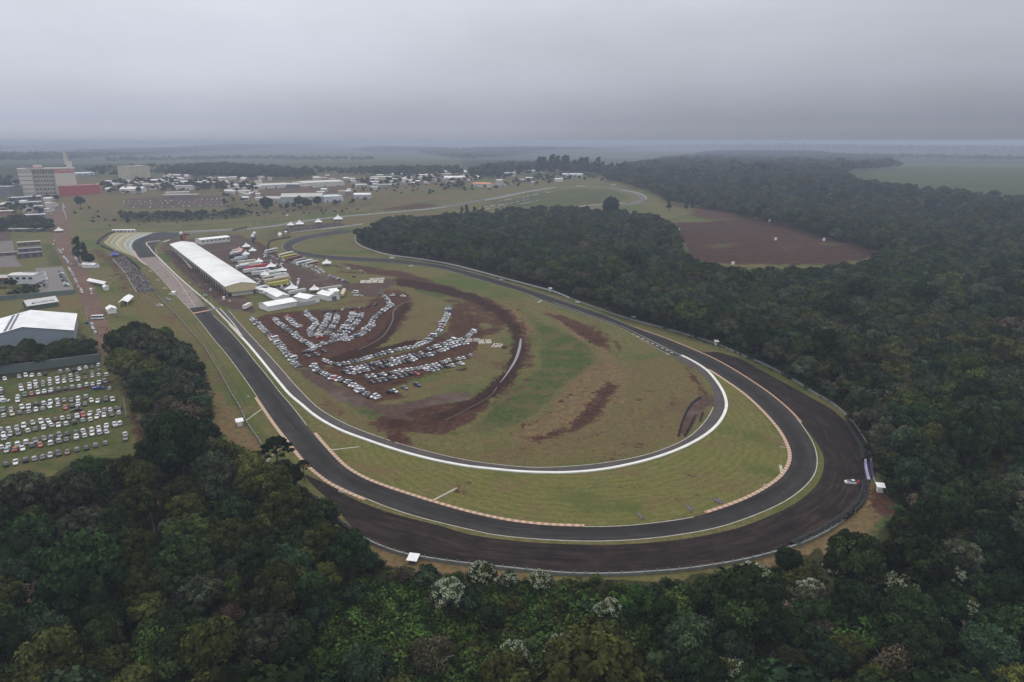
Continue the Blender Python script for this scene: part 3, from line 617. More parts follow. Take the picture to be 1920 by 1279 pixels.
# run off of bare dark earth
RO_IN = [(574,890),(600,902),(625,914),(650,929),(700,951),(750,967),(825,986),(883,1003),(990,1016.5),(1060,1020.5),(1166,1021),(1273,1012),(1347,999),(1394,987),(1456,962),(1488,946),(1525,917),(1539,896),(1545.5,865),(1537,840),(1519,814),(1500,791),(1472,765.5),(1440,741),(1403,715),(1362,690),(1331,673.5),(1300,660)]
RO_OUT = [(570,893),(595,918),(625,945),(650,978),(667.5,997),(688,1013),(759,1041),(862,1057),(954,1066),(1060,1075),(1150,1077),(1273,1072),(1382,1053),(1470,1030),(1541,998),(1594,962),(1618,928),(1624,900),(1628,870),(1624,842),(1608,815),(1585,790),(1560,768),(1525,748),(1487,727),(1425,693),(1385,672),(1345,660)]
a_, b_ = path(RO_IN, 4), path(RO_OUT, 4)
strip('run_off', a_, b_, .035, RUNOFF, across=4, n=260, label='bare dark earth run off outside the long bend')
# starting grid section of pale paving
g1, g2 = match(sub(OUTs, (262,484), (353,577.5)), sub(INNs, (297,478), (385,573)))
strip('grid_paving', g1, g2, .07, PAVE, n=len(g1), label='pale paved start straight with grid boxes')
mb = MB()
for k in range(26):
    i = int((k + 1.5) / 28 * (len(g1) - 1)); p, q = g1[i], g2[i]; d = (q - p).normalized(); t = Vector((-d.y, d.x, 0)); w = (q - p).length
    c = p + d * w * (.28 if k % 2 else .66)
    for a, b, u, v in ((0, 0, 1.5, .13), (-1.4, -1.2, .13, 1.2), (1.4, -1.2, .13, 1.2)):
        m_ = c + d * a + t * b; mb.face([m_ + d * x * u + t * y * v + Vector((0, 0, .1)) for x, y in ((-1, -1), (1, -1), (1, 1), (-1, 1))])
mb.build('grid_boxes', LINE); tag(bpy.data.objects['grid_boxes'], 'white grid box markings on the start straight', kind='structure')
line('start_line', [(352,577.5),(384,574)], 1.2, .11, LINE, 'white start line', smooth=False)
line('start_banner_line', [(361,588),(397,581)], 3.0, .12, basic('faded_orange_paint', (.42, .22, .15), .8, .25, .8), 'faded orange band painted across the track', smooth=False)
for nm, a, b, w, side in (('edge_line', (262,484), (482,745), .3, OUTs), ('edge_line', (625,907), (1494,785), .34, OUTs), ('edge_line', (1189,613), (672,434), .3, OUTs), ('edge_line', (400,591), (575,797), .3, INNs), ('edge_line', (1096,988), (1310,968), .3, INNs), ('edge_line', (1254,664), (700,491), .28, INNs), ('edge_line', (606,485), (672,427), .28, INNs)):
    line(nm, None, w, .1, LINE, 'thin pale edge line of the racing track', pts=sub(side, a, b))
line('edge_line', None, .35, .13, LINE, 'thin pale edge line of the inner lane', pts=sub(RIs, (428,582), (1337,764)))
line('lane_line', [(1037,567),(1100,589),(1160,610),(1215,636),(1277,667)], .35, .13, LINE, 'pale dashed line between the lanes')
line('lane_line', [(291,466),(300,490),(330,522),(366,575)], .4, .12, LINE, 'pale line down the start straight')
for k in range(9):
    t = k / 9; line('lane_line', [(1185 + 9 * k, 626 + 4.3 * k), (1190 + 9 * k, 628.2 + 4.3 * k)], .9, .14, LINE, 'pale dashed line between the lanes', smooth=False)
# kerbs
def kerb(name, side, a, b, w, mat, sgn, label):
    p = sub(side, a, b); strip(name, p, offset(p, sgn * w), .16, mat, thick=.16, label=label)
kerb('kerb', OUTs, (482,745), (687,935), 1.35, KERB, -1, 'orange and white kerb on the outside of the bend entry')
kerb('kerb', INNs, (590,814), (1100,988), 1.35, KERB, 1, 'orange and white kerb on the inside of the long bend')
kerb('kerb', INNs, (1320,965), (1334,695), 1.35, KERB, 1, 'orange and white kerb inside the bend exit')
kerb('kerb', OUTs, (1500,793), (1189,613), 1.0, KERB2, -1, 'orange kerb on the outside of the bend exit')
# green verge is the ground itself; white wall line around the inner lane
def wall(name, px, w, h, mat, label, cat='wall', pts=None, smooth=True, z0=0.0):
    p = pts if pts is not None else path(px, 4, smooth)
    o = strip(name, offset(p, w / 2), offset(p, -w / 2), h, mat, thick=h + .3, kind=None); tag(o, label, cat); return o
wall('ring_wall', None, 1.3, .45, WALLP, 'low white concrete wall ringing the inner lane', pts=offset(sub(ROs, (431,609), (1277,667)), -.2))
wall('pit_wall', [(300,452),(278,455),(281,466),(310,497),(345,530),(380,560),(400,577),(415,593),(454,632)], .9, 1.0, basic('pit_wall_paint', (.55, .52, .45), .7, .15, .4), 'pale pit wall between start straight and pit lane')
line('pit_line', [(412,578),(440,610),(455,634)], .8, .12, LINE, 'faded red and white line at the pit exit')
# barriers
RAIL = basic('guard_rail', (.20, .21, .20), .6, .25, .5, metal=.2); DARKRAIL = basic('tyre_belt', (.026, .024, .026), .9, .3, 1.5)
RAILP = basic('rail_white', (.42, .43, .42), .7, .25, .4)
def barrier(name, px, h, label, every=6.0, w=.5, mat=RAIL, cat='barrier', pts=None, posts=True):
    p = pts or path(px, 4); root = empty(name, p[0]); tag(root, label, cat)
    q = [Vector((a.x, a.y, 0)) for a in p]
    o = strip('rail', offset(q, w / 2), offset(q, -w / 2), h, mat, thick=h - .05, parent=None, kind=None); o.parent = root; o.location = -root.location
    if posts:
        mb = MB(); n = max(2, int(plen(q) / every)); 
        for a in resample(q, n)[:99]: mb.box((a.x, a.y, T0(a.x, a.y)), (.22, .22, h + .55))
        o2 = mb.build('post', RAIL, root); o2.location = -root.location; tag(o2, kind='stuff')
    return root
barrier('guard_rail', BARR_E[:12], 1.1, 'long pale concrete guard rail between the track and the wood', mat=RAILP, w=.7)
barrier('guard_rail', BARR_E[11:], 1.0, 'grey guard rail curving along the wood on the far side of the bend', w=.55)
barrier('guard_rail', BARR_S[2:-3], 1.0, 'grey guard rail along the front of the dark run off', every=3.2, w=.5)
barrier('guard_rail', BARR_W[2:14], .9, 'thin grey guard rail on the grass left of the main straight', w=.3)
def tyre_wall(px, label, w=1.3, h=1.0, mat=DARKRAIL, cap=None):
    p = path(px, 3); root = tag(empty('tyre_wall', p[0]), label, 'tyre wall')
    o = strip('belt', offset(p, w / 2), offset(p, -w / 2), h, mat, thick=h, kind=None); o.parent = root; o.location = -root.location
    mb = MB(); rg = random.Random(5)
    for k, a in enumerate(resample(p, max(3, int(plen(p) / 1.2)))):
        for s in ((-.3, .35) if w > .8 else (0,)): mb.tube((a.x + s, a.y + rg.uniform(-.2, .2), h - .1), (a.x + s, a.y, h + .18 + rg.uniform(0, .15)), .42, n=8)
    o = mb.build('tyres', TYRE, root); o.location = -root.location; tag(o, kind='stuff')
tyre_wall([(1590,793),(1605,815),(1621,845),(1622,865)], 'black tyre wall in front of the rail on the far right of the bend', 3.0)
tyre_wall([(1621,905),(1621,925),(1600,957),(1545,995),(1487,1023)], 'black tyre wall along the lower right edge of the run off', 2.4)
tyre_wall([(545,905),(600,945),(636,982),(663,1001)], 'black tyre wall left of the run off near the wood', 1.0)
tyre_wall([(1313,746),(1298,757),(1288,772),(1280,790),(1272,818)], 'long row of black tyres beside the inner lane', .6, .45)
tyre_wall([(1318,775),(1313,790)], 'short row of black tyres beside the inner lane', .6, .45)
tyre_wall([(1304,780),(1294,800),(1284,818)], 'broken row of black tyres nearest the inner lane', .5, .4)
tyre_wall([(183,458),(190,448),(215,440),(232,440)], 'dark tyre wall behind the coloured run off', 3.0)
tyre_wall([(190,462),(215,473),(240,485),(262,505)], 'dark tyre wall left of the coloured run off', 1.6)
tyre_wall([(437,433),(452,429),(463,426)], 'dark tyre wall beside the back straight', 2.5)
tyre_wall([(505,470),(503,460),(510,452),(545,445)], 'dark tyre wall round the hairpin', 2.0)
line('drain', [(360,600),(400,660),(440,720),(462,760)], .3, .05, DARKRAIL, 'thin dark drain in the verge')
BANNER = basic('purple_banner', (.075, .06, .16), .5, .2, .8)
wall('banner_barrier', [(1622,866),(1624,885),(1629,905)], .7, 1.2, basic('lilac_banner', (.40, .36, .56), .5, .35, .5), 'lilac and white sponsor barrier in front of the marshal hut', 'barrier')
wall('banner_barrier', [(1631,870),(1634,885),(1636,898)], .7, 1.2, BANNER, 'dark purple sponsor barrier behind the lilac one', 'barrier')
# concrete strips laid in the grass
CONCM = basic('weathered_concrete', (.36, .33, .26), .85, .2, .5)
for a, b, w in (((461,789),(491,767),.7),((499,866),(535,829.5),.8),((622,844),(673,838),.8),((807,941),(857,915),.9),((646,808),(661,801),.7),((1463,872),(1467,892),1.1),((1462,838),(1473,839),.6)):
    line('concrete_strip', [a, b], w, .08, CONCM, 'narrow concrete strip laid across the grass verge', smooth=False)
# coloured run off at the first corner
o_ = path([(333,434.5),(297,436),(255,438.5),(222,443),(200,450),(195,454),(205,462),(222,470.5),(240,477),(256,484),(268,491)], 3); i_ = path([(333,436.5),(297,439),(270,443.5),(254,450),(248,457),(247,464),(251,472),(257,479),(262,485),(266,489),(269,492)], 3)
pal = [(.30,.235,.12),(.15,.165,.085),(.34,.26,.13),(.12,.20,.15),(.38,.31,.18),(.33,.20,.11),(.16,.23,.18),(.36,.31,.19),(.20,.25,.22),(.32,.33,.33)]
n_ = 90; A_, B_ = resample(o_, n_), resample(i_, n_)
for k, c in enumerate(pal):
    u0, u1 = k / len(pal), (k + 1) / len(pal)
    strip('painted_run_off', [a.lerp(b, u0) for a, b in zip(A_, B_)], [a.lerp(b, u1) for a, b in zip(A_, B_)], .06, basic('stripe_paint', c, .8, .2, .25), n=n_, label='coloured painted stripes of the first corner run off')
line('edge_line', [(250,470),(262,488),(275,497)], 2.0, .12, basic('pink_kerb', (.42, .27, .25), .8, .2, .6), 'faded pink kerb at the first corner exit')
# puddle, ruts, stream lines
WATER = basic('puddle_water', (.15, .135, .14), .12, .1, .2, spec=.6)
strip('puddle', path([(975,634),(972,650),(965,672),(949,700),(937,717)], 3), path([(978,634),(977,650),(970,672),(952,700),(938,717)], 3), -.28, WATER, label='long grey puddle in the red mud')
line('rut_water', [(779,560),(765,566),(748,572),(737,586),(737,597),(728,617),(716,632),(695,645),(672,655)], .38, .0, basic('rut_mud_water', (.17, .145, .13), .3, .5, .3), 'thin water filled rut curving through the mud')
line('rut_water', [(835,788),(875,768),(920,742),(932,726)], .5, .05, basic('wheel_rut', (.10, .085, .07), .9, .3, .4), 'pale wheel rut curving through the mud')
# ------------------------------------------------------------------ vegetation
def leafcloud(blobs, per_area, size, rg, flat=0.0, up=-.35, core=True, white=0.0, tone0=(.45, 1.75)):
    """leaf faces scattered over clump surfaces; returns arrays"""
    V = []; TN = []; MI = []
    for (cx, cy, cz, rx, ry, rz) in blobs:
        area = 2 * math.pi * ((rx * ry + rx * rz + ry * rz) / 3); n = max(6, int(area * per_area))
        d = rg.normal(size=(n * 2, 3)); d /= np.linalg.norm(d, axis=1)[:, None]; d = d[d[:, 2] > up][:n]; n = len(d)
        rr = rg.uniform(.82, 1.08, n)[:, None]; p = np.array([cx, cy, cz]) + d * rr * np.array([rx, ry, rz])
        nrm = d + rg.normal(size=(n, 3)) * .45; nrm[:, 2] += flat; nrm /= np.linalg.norm(nrm, axis=1)[:, None]
        a = np.cross(nrm, rg.normal(size=(n, 3))); a /= np.linalg.norm(a, axis=1)[:, None] + 1e-9; b = np.cross(nrm, a)
        s = (size * rg.uniform(.55, 1.3, n))[:, None]; a = a * s * .5; b = b * s * rg.uniform(.3, .5, n)[:, None]
        V.append(np.stack([p - a - b * .6, p - b + a * .4, p + a + b * .5, p + b - a * .5], 1))
        bt = rg.uniform(*tone0); TN.append(bt * rg.uniform(.72, 1.3, n))  # random tuft tone: leaf variation plus lit and dark tufts put into the colour
        MI.append(((d[:, 2] > .15) & (rg.uniform(size=n) < (white * rg.uniform(.9, 1.2) if rg.uniform() < .55 else white * .05))).astype(np.int32))
    V = np.concatenate(V); TN = np.concatenate(TN); MI = np.concatenate(MI)
    v = V.reshape(-1, 3); f = np.arange(len(v)).reshape(-1, 4)
    return v, f, TN, MI
def leafmesh(name, blobs, per_area, size, seed, mats=None, core=True, **kw):
    rg = np.random.default_rng(seed); v, f, tn, mi = leafcloud(blobs, per_area, size, rg, **kw)
    if core:
        mb = MB()
        for b in blobs: mb.ball(b[:3], (b[3] * .84, b[4] * .84, b[5] * .84), 7, 4)
        k = len(mb.f); cv = np.array(mb.v); cf = np.array(mb.f) + len(v)
        v = np.concatenate([v, cv]); f = np.concatenate([f, cf]); tn = np.concatenate([tn, np.full(k, .8)]); mi = np.concatenate([mi, np.zeros(k, np.int32)])
    me = bpy.data.meshes.new(name); me.vertices.add(len(v)); me.vertices.foreach_set('co', v.astype(np.float32).ravel())
    me.loops.add(f.size); me.loops.foreach_set('vertex_index', f.astype(np.int32).ravel())
    me.polygons.add(len(f)); me.polygons.foreach_set('loop_start', (np.arange(len(f)) * 4).astype(np.int32)); me.polygons.foreach_set('loop_total', np.full(len(f), 4, np.int32))
    for m in (mats or [LEAF]): me.materials.append(m)
    me.polygons.foreach_set('material_index', mi); me.update(); me.validate()
    at = me.attributes.new('tone', 'FLOAT', 'FACE'); at.data.foreach_set('value', tn[:len(me.polygons)].astype(np.float32))
    return me
def crown_blobs(kind, seed, lod=1.0):
    r = random.Random(seed); B = []
    if kind == 'tufted':       # broad crown of many round tufts
        n = int(46 * lod)
        for i in range(n):
            t = (i + .5) / n; ph = math.acos(1 - t * 1.25); th = i * 2.4 + r.uniform(-.3, .3)
            x, y, z = math.sin(ph) * math.cos(th), math.sin(ph) * math.sin(th), math.cos(ph); k = r.uniform(.8, 1.08); q = r.uniform(.85, 1.35) / (lod ** .5)
            B.append((x * 4.0 * k, y * 4.0 * k, 7.6 + z * 3.1 * k, q, q, q * .85))
        B.append((0, 0, 7.2, 3.2, 3.2, 2.5))
    elif kind == 'round':
        n = int(26 * lod)
        for i in range(n):
            t = (i + .5) / n; ph = math.acos(1 - t * 1.45); th = i * 2.4 + r.uniform(-.4, .4)
            x, y, z = math.sin(ph) * math.cos(th), math.sin(ph) * math.sin(th), math.cos(ph); k = r.uniform(.72, 1.12); q = r.uniform(1.0, 1.9) / (lod ** .5)
            B.append((x * 3.4 * k, y * 3.4 * k, 6.8 + z * 3.4 * k, q, q, q * .9))
        B.append((0, 0, 6.4, 2.9, 2.9, 2.9))
    elif kind == 'spreading':  # flat layers with gaps
        for i in range(int(22 * lod)):
            th = r.uniform(0, 6.28); d = 5.0 * math.sqrt(r.random()); q = r.uniform(1.1, 2.1)
            B.append((d * math.cos(th), d * math.sin(th), 8.2 - d * .32 + r.uniform(-.9, .7), q, q, q * .42))
    elif kind == 'airy':       # fine twiggy half-bare crown
        for i in range(int(18 * lod)):
            th = r.uniform(0, 6.28); d = 3.8 * math.sqrt(r.random()); q = r.uniform(1.0, 1.8)
            B.append((d * math.cos(th), d * math.sin(th), 7.6 - d * .45 + r.uniform(-.8, .8), q, q, q * .8))
    elif kind == 'tall':       # eucalyptus column
        for i in range(int(30 * lod)):
            z = r.uniform(6, 24); w = 3.6 * math.sin(min(1, (26 - z) / 11) * 1.5) + .3; th = r.uniform(0, 6.28); d = w * math.sqrt(r.random()); q = r.uniform(1.2, 2.1)
            B.append((d * math.cos(th), d * math.sin(th), z, q, q, q * 1.15))
    elif kind == 'bush':
        for i in range(int(9 * lod) + 1):
            th = r.uniform(0, 6.28); d = 1.9 * math.sqrt(r.random()); q = r.uniform(.6, 1.2)
            B.append((d * math.cos(th), d * math.sin(th), .9 + r.uniform(-.3, .9) - d * .2, q, q, q * .8))
    return B
def trunk_mesh(name, h, r0, seed, limbs=5, spread=3.0, top=None, mat=BARK):
    r = random.Random(seed); mb = MB(); k = h * .55
    mb.tube((0, 0, -.6), (r.uniform(-.3, .3), r.uniform(-.3, .3), k), r0, r0 * .7, 7)
    a = Vector((0, 0, k * .97)); mb.tube(a, (r.uniform(-.5, .5), r.uniform(-.5, .5), h * .95), r0 * .62, r0 * .25, 6)
    for i in range(limbs):
        th = i * 6.28 / limbs + r.uniform(-.4, .4); b = a + Vector((math.cos(th) * spread * .5, math.sin(th) * spread * .5, h * .18)); s = Vector((0, 0, k * r.uniform(.75, .98)))
        mb.tube(s, b, r0 * .45, r0 * .3, 5); mb.tube(b, b + Vector((math.cos(th) * spread * .5, math.sin(th) * spread * .5, h * .12)), r0 * .3, r0 * .12, 5)
    return mb.mesh(name, mat)
CR = {}
for kind, pa, size, seeds, kw in (('tufted', 11, .50, (1, 2, 3), {}), ('round', 10, .50, (4, 5, 6), {}), ('spreading', 9, .52, (7, 8), dict(core=False, flat=.8, up=-.6)), ('airy', 10, .40, (9, 10), dict(core=False, up=-.9)), ('tall', 5, .85, (11, 12), dict(core=False, up=-.9))):
    CR[kind] = [leafmesh(kind + '_crown', crown_blobs(kind, s), pa, size, s, **kw) for s in seeds]
CR['blossoming'] = [leafmesh('blossoming_crown', crown_blobs('tufted', s, .9), 12, .42, s, mats=[LEAF, BLOSSOM], white=.95) for s in (21, 22)]
TR = {k: trunk_mesh(k + '_trunk', h, r0, i, 5, sp, mat=mt) for i, (k, h, r0, sp, mt) in enumerate((('tufted', 8, .32, 4, BARK), ('round', 7, .28, 3, BARK), ('spreading', 8, .25, 5, BARK), ('airy', 8, .24, 3.6, PALEBARK), ('tall', 24, .5, 2.4, BARK), ('blossoming', 7, .25, 4, BARK)))}
GREENS = {k: tuple(round(q * 1.12, 4) for q in v) for k, v in {'dark green': (.021, .034, .011), 'olive green': (.044, .052, .014), 'bright green': (.043, .074, .016), 'grey green': (.048, .056, .032), 'brown': (.075, .060, .038), 'reddish brown': (.105, .066, .042), 'bluish green': (.024, .040, .019), 'yellowish green': (.062, .070, .018)}.items()}
BASE_H = {'tufted': 10.8, 'round': 10.4, 'spreading': 9.2, 'airy': 9.4, 'tall': 26, 'blossoming': 10.6}
TREES = []   # (root, kind word, colour word, scale)
def tree(kind, col, x, y, s, rz=0.0, name=None, seed=0, zs=1.0):
    root = bpy.data.objects.new(name or {'tufted': 'broadleaf_tree', 'round': 'round_crowned_tree', 'spreading': 'spreading_tree', 'airy': 'sparse_tree', 'tall': 'eucalyptus_tree', 'blossoming': 'blossoming_tree'}[kind], None)
    link(root); root.location = (x, y, T0(x, y)); root.rotation_euler = (0, 0, rz); root.scale = (s, s, s * zs)
    c = bpy.data.objects.new('crown', CR[kind][seed % len(CR[kind])]); c.color = (*GREENS[col], 1); link(c, root)
    t = bpy.data.objects.new('trunk', TR[kind]); link(t, root)
    TREES.append((root, kind, col, s)); return root
# --- special plants, each placed by the foot of its trunk
def base_for(px, py, crown_h):
    """ground point of a tree whose crown centre (crown_h metres up) shows at this pixel"""
    p = P(px, py, crown_h); return p.x, p.y
SPECIAL = []
def special(px, py, kind, col, s, seed=0, zs=1.0):
    h = BASE_H[kind] * s * zs * .68; x, y = base_for(px, py, h); SPECIAL.append((x, y, 5.4 * s if kind == 'blossoming' else 4.0 * s)); return tree(kind, col, x, y, s, seed * 1.3 + px, seed=seed, zs=zs)
for k, (px, py, s) in enumerate([(838,1118,.9),(905,1082,.8),(1015,1094,.65),(955,1090,.55),(1415,1085,.85),(1575,1070,.85),(1520,1112,.75),(1650,1050,.55),(1332,1128,.5),(1640,1105,.6),(1690,1110,.95),(1680,1148,.75),(1790,1090,.8),(1808,1145,.75),(1840,985,.6),(1735,975,.5),(1140,1150,.7),(965,1240,.8),(1050,1225,.75),(1370,1262,.75),(1760,1180,.6),(590,1230,.0)]):
    if s: special(px, py, 'blossoming', 'grey green' if k % 3 == 0 else 'olive green', s, k, zs=1.18)
for k, (px, py, c, s, kd) in enumerate([(60,1115,'brown',1.25,'airy'),(425,1150,'reddish brown',.85,'airy'),(815,1225,'brown',1.25,'airy'),(720,930,'brown',.0,'airy'),(180,905,'brown',1.0,'airy'),(755,1075,'brown',.75,'airy'),(165,885,'dark green',1.15,'round'),(655,1035,'dark green',1.3,'round'),(370,1120,'grey green',1.2,'tufted'),(430,1020,'olive green',1.5,'tufted'),(250,1040,'olive green',1.25,'tufted'),(40,920,'dark green',1.0,'spreading'),(90,935,'dark green',1.1,'spreading'),(210,970,'dark green',1.0,'spreading'),(1480,1150,'grey green',.0,'round'),(1545,1180,'brown',.9,'airy'),(1540,1130,'brown',.8,'round'),(1800,1200,'reddish brown',.7,'airy'),(1290,1200,'bluish green',1.4,'round'),(1490,1262,'olive green',1.0,'round'),(1480,1050,'dark green',.85,'round'),(205,1255,'olive green',1.1,'tufted')]):
    if s: special(px, py, kd, c, s, k)
# far single trees
for px, py, kd, s in ((1145,388,'round',3.0),(1255,378,'tall',1.0),(1300,378,'tall',1.0),(1288,382,'tall',.8),(875,395,'tall',.95),(890,398,'tall',.85),(866,398,'tall',.8),(905,395,'tall',.7),(500,382,'round',2.3),(560,378,'round',1.9),(575,382,'round',1.8),(595,378,'round',1.7),(440,400,'round',1.0),(150,378,'round',1.8),(1190,400,'round',.9),(1100,392,'round',1.1),(1050,397,'round',1.2),(240,415,'round',.8)):
    x, y = base_for(px, py, BASE_H[kd] * s * .6); tree(kd, 'dark green', x, y, s, px, seed=int(px))
x, y = XY(150, 492); tree('tall', 'dark green', x, y, 1.0, 1); x, y = XY(162, 496); tree('tall', 'dark green', x, y, .86, 2, seed=1); x, y = XY(170, 500); tree('round', 'dark green', x, y, 1.1, 2, seed=1)
FAR_TREES_N = len(TREES)
# araucaria beside the track
def araucaria(px, py, s):
    x, y = XY(px, py); root = empty('araucaria_pine', (x, y, 0)); root.scale = (s, s, s); mb = MB(); r = random.Random(3)
    mb.tube((0, 0, -.5), (.2, 0, 15), .42, .22, 8); tips = []
    for lv in range(4):
        z = 11.3 + lv * 1.15; L = 5.2 - lv * 1.05
        for k in range(7):
            th = k * 6.28 / 7 + lv * .45; c, sn = math.cos(th), math.sin(th); a = Vector((.1, 0, z)); b = a + Vector((c * L * .6, sn * L * .6, -.25)); e = a + Vector((c * L, sn * L, .75))
            mb.tube(a, b, .11, .08, 5); mb.tube(b, e, .08, .05, 5); tips.append((e.x, e.y, e.z, .95, .95, .55)); m_ = b.lerp(e, .4); tips.append((m_.x, m_.y, m_.z, .6, .6, .35))
    mb.build('trunk', BARK, root); o = bpy.data.objects.new('crown', leafmesh('araucaria_crown', tips, 30, .4, 3, core=True, up=-.9)); o.color = (*GREENS['dark green'], 1); link(o, root); return root
tag(araucaria(524, 905, 1.05), 'tall araucaria pine with candelabra branches standing over the orange kerb', 'tree')
tag(araucaria(571, 903, .5), 'smaller araucaria pine with branches reaching over the track edge', 'tree')
# bare pale tree
def bare(px, py, s, label):
    x, y = XY(px, py); root = empty('bare_tree', (x, y, 0)); root.scale = (s, s, s); mb = MB(); r = random.Random(int(px))
    def br(a, d, L, w, k):
        b = a + d * L; mb.tube(a, b, w, w * .7, 5, caps=False)
        if k: 
            for _ in range(3 if k > 1 else 2):
                nd = (d + Vector((r.uniform(-.7, .7), r.uniform(-.7, .7), r.uniform(-.15, .35)))).normalized(); br(b, nd, L * .72, w * .66, k - 1)
    br(Vector((0, 0, -.3)), Vector((0, 0, 1)), 3.6, .28, 5); mb.build('trunk', PALEBARK, root); tag(root, label, 'tree')
bare(290, 1000, 1.0, 'leafless pale grey tree among the dark trees below the grass car park')
bare(1810, 1225, .8, 'leafless pale tree among the dark crowns in the lower right')
SPECIAL += [(*XY(290, 1000), 4), (*XY(524, 905), 3)]
# palms
def palm(px, py, s, label):
    x, y = base_for(px, py, 7.5 * s); SPECIAL.append((x, y, 3.4 * s)); root = empty('palm_tree', (x, y, 0)); root.scale = (s, s, s); mb = MB(); mb.tube((0, 0, -.3), (.3, .1, 8), .2, .15, 7); mb.build('trunk', PALEBARK, root)
    mb = MB(); r = random.Random(int(px))
    for k in range(17):
        th = k * 2.4; L = r.uniform(3.0, 3.8); el_ = .9 - (k % 4) * .38; p = Vector((.3, .1, 8)); c = Vector((math.cos(th), math.sin(th), 0)); u = Vector((-c.y, c.x, 0)); d = el_
        for j in range(6):
            q = p + (c * math.cos(d) + Vector((0, 0, math.sin(d)))) * L / 6; w = .62 * (1 - abs(j - 2) / 5)
            mb.face([p, q, q + u * w - Vector((0, 0, w * .5)), p + u * w - Vector((0, 0, w * .5))]); mb.face([q, p, p - u * w - Vector((0, 0, w * .5)), q - u * w - Vector((0, 0, w * .5))]); p = q; d -= .33
    o = mb.build('crown', LEAF, root); a = o.data.attributes.new('tone', 'FLOAT', 'FACE'); a.data.foreach_set('value', np.random.default_rng(1).uniform(.8, 1.3, len(o.data.polygons)).astype(np.float32)); o.color = (.055, .085, .035, 1); tag(root, label, 'palm', 'palms among the forest trees')
PAL = [(1165,1222,1.0),(1182,1258,1.05),(1505,1195,.9),(1262,1145,.75),(1450,1120,.7),(1640,1010,.6),(1700,905,.6),(1230,1235,.85),(1395,1232,.8),(1120,1195,.7),(990,1205,.65),(1580,1240,.85),(1335,1180,.7)]
for i, (px, py, s) in enumerate(PAL):
    palm(px, py, s, ['pale green palm left of the blue-green rounded tree near the bottom edge', 'palm with wide drooping fronds at the bottom edge right of centre', 'palm leaning over dark crowns in the lower right woods', 'small palm below the dark run off among bushes', 'small palm under white blossoming trees below the run off', 'small palm on the grassy slope below the marshal hut', 'small palm at the forest edge right of the marshal hut','palm between the blue-green tree and the bottom edge','palm right of the big blue-green rounded tree','small palm above the palms left of the blue-green tree','small palm in the green thicket left of the other palms','palm near the bottom edge towards the right corner','small palm above the blue-green rounded tree'][i])
# --- the wood: points on a jittered grid, kept where the crown shows inside the outline
rg = np.random.default_rng(12)
BARRW = [(p.x, p.y) for p in path(BARR_E, 5)] + [(p.x, p.y) for p in path(BARR_S, 5)]
CIRC = [XY(*p) for p in BARR_E + BARR_S[1:] + BARR_W[1:] + [(343,432),(464,426),(672,428)]]
def forest_points(x0, x1, y0, y1, sp, outline, hmul=1.0, seed=0):
    g = np.random.default_rng(seed); X, Y = np.meshgrid(np.arange(x0, x1, sp), np.arange(y0, y1, sp)); X = X.ravel() + g.uniform(-.42, .42, X.size) * sp; Y = Y.ravel() + g.uniform(-.42, .42, Y.size) * sp
    S = g.uniform(.55, 1.35, X.size) * hmul * np.where(g.uniform(size=X.size) < .05, 1.45, 1.0); Z = T(X, Y); H = 10.5 * S
    px, py, d = PIX(X, Y, Z + H * .6); _, pt, _ = PIX(X, Y, Z + H * .92); pr = 3.0 * S * FPX / d; wob = np.where(d > 420, 5.0, 1.5) * (np.sin(X / 11 + Y / 17) + np.sin(X / 5.3 - Y / 7.7)); px = px + wob; py = py + wob * .45; pt = pt + wob * .45
    ok = inpoly(px, py, outline) & inpoly(px, pt, outline) & inpoly(px - pr, py, outline) & inpoly(px + pr, py, outline) & (px > -700) & (px < 2620) & (d > 40)
    near = (X > -450) & (X < 600) & (Y < 1000); ins = inpoly(X, Y, CIRC) & near; ok &= ~ins
    return X[ok], Y[ok], S[ok]
Xn, Yn, Sn = forest_points(-420, 620, 20, 560, 6.9, FOREST, 1.08, 3)
Xm, Ym, Sm = forest_points(-900, 1500, 560, 1200, 8.5, FOREST, 1.12, 4)
Xf, Yf, Sf = forest_points(-200, 3200, 1200, 4200, 15, FOREST, 1.5, 5)
Xh, Yh, Sh = forest_points(-520, -100, 230, 480, 4.6, HEDGE, .66, 6)
_, hb, _ = PIX(Xh, Yh, 0 * Xh); hx, _, _ = PIX(Xh, Yh, 0 * Xh); hk = hb < 702 - hx * .155; Xh, Yh, Sh = Xh[hk], Yh[hk], Sh[hk]
# clearings in the thin wood below the grass car park, and keep clear of special trees
px_, py_, _ = PIX(Xn, Yn, 0 * Xn); thin = (px_ < 330) & (py_ > 900) & (py_ < 1120); keep = ~(thin & (rg.uniform(size=len(Xn)) < .62))
slope = [(1462,1052),(1490,1035),(1530,1030),(1560,1030),(1620,1005),(1665,985),(1690,975),(1650,1050),(1560,1110),(1470,1120)]
keep &= ~(inpoly(px_, py_ - 8, slope) & (rg.uniform(size=len(Xn)) < .9)); Sn = np.where(inpoly(px_, py_, [(1400,1060),(1720,940),(1720,1100),(1450,1160)]), Sn * .65, Sn)
vine = inpoly(px_, py_ - 20, [(640,1110),(760,1090),(960,1110),(1290,1125),(1330,1190),(1260,1300),(640,1340),(560,1250),(600,1180)]); keep &= ~(vine & (rg.uniform(size=len(Xn)) < .78)); Sn = np.where(vine, Sn * .62, Sn)
for (x, y, r_) in SPECIAL: keep &= np.hypot(Xn - x, Yn - y) > r_ * .95
Xn, Yn, Sn, vine = Xn[keep], Yn[keep], Sn[keep], vine[keep]
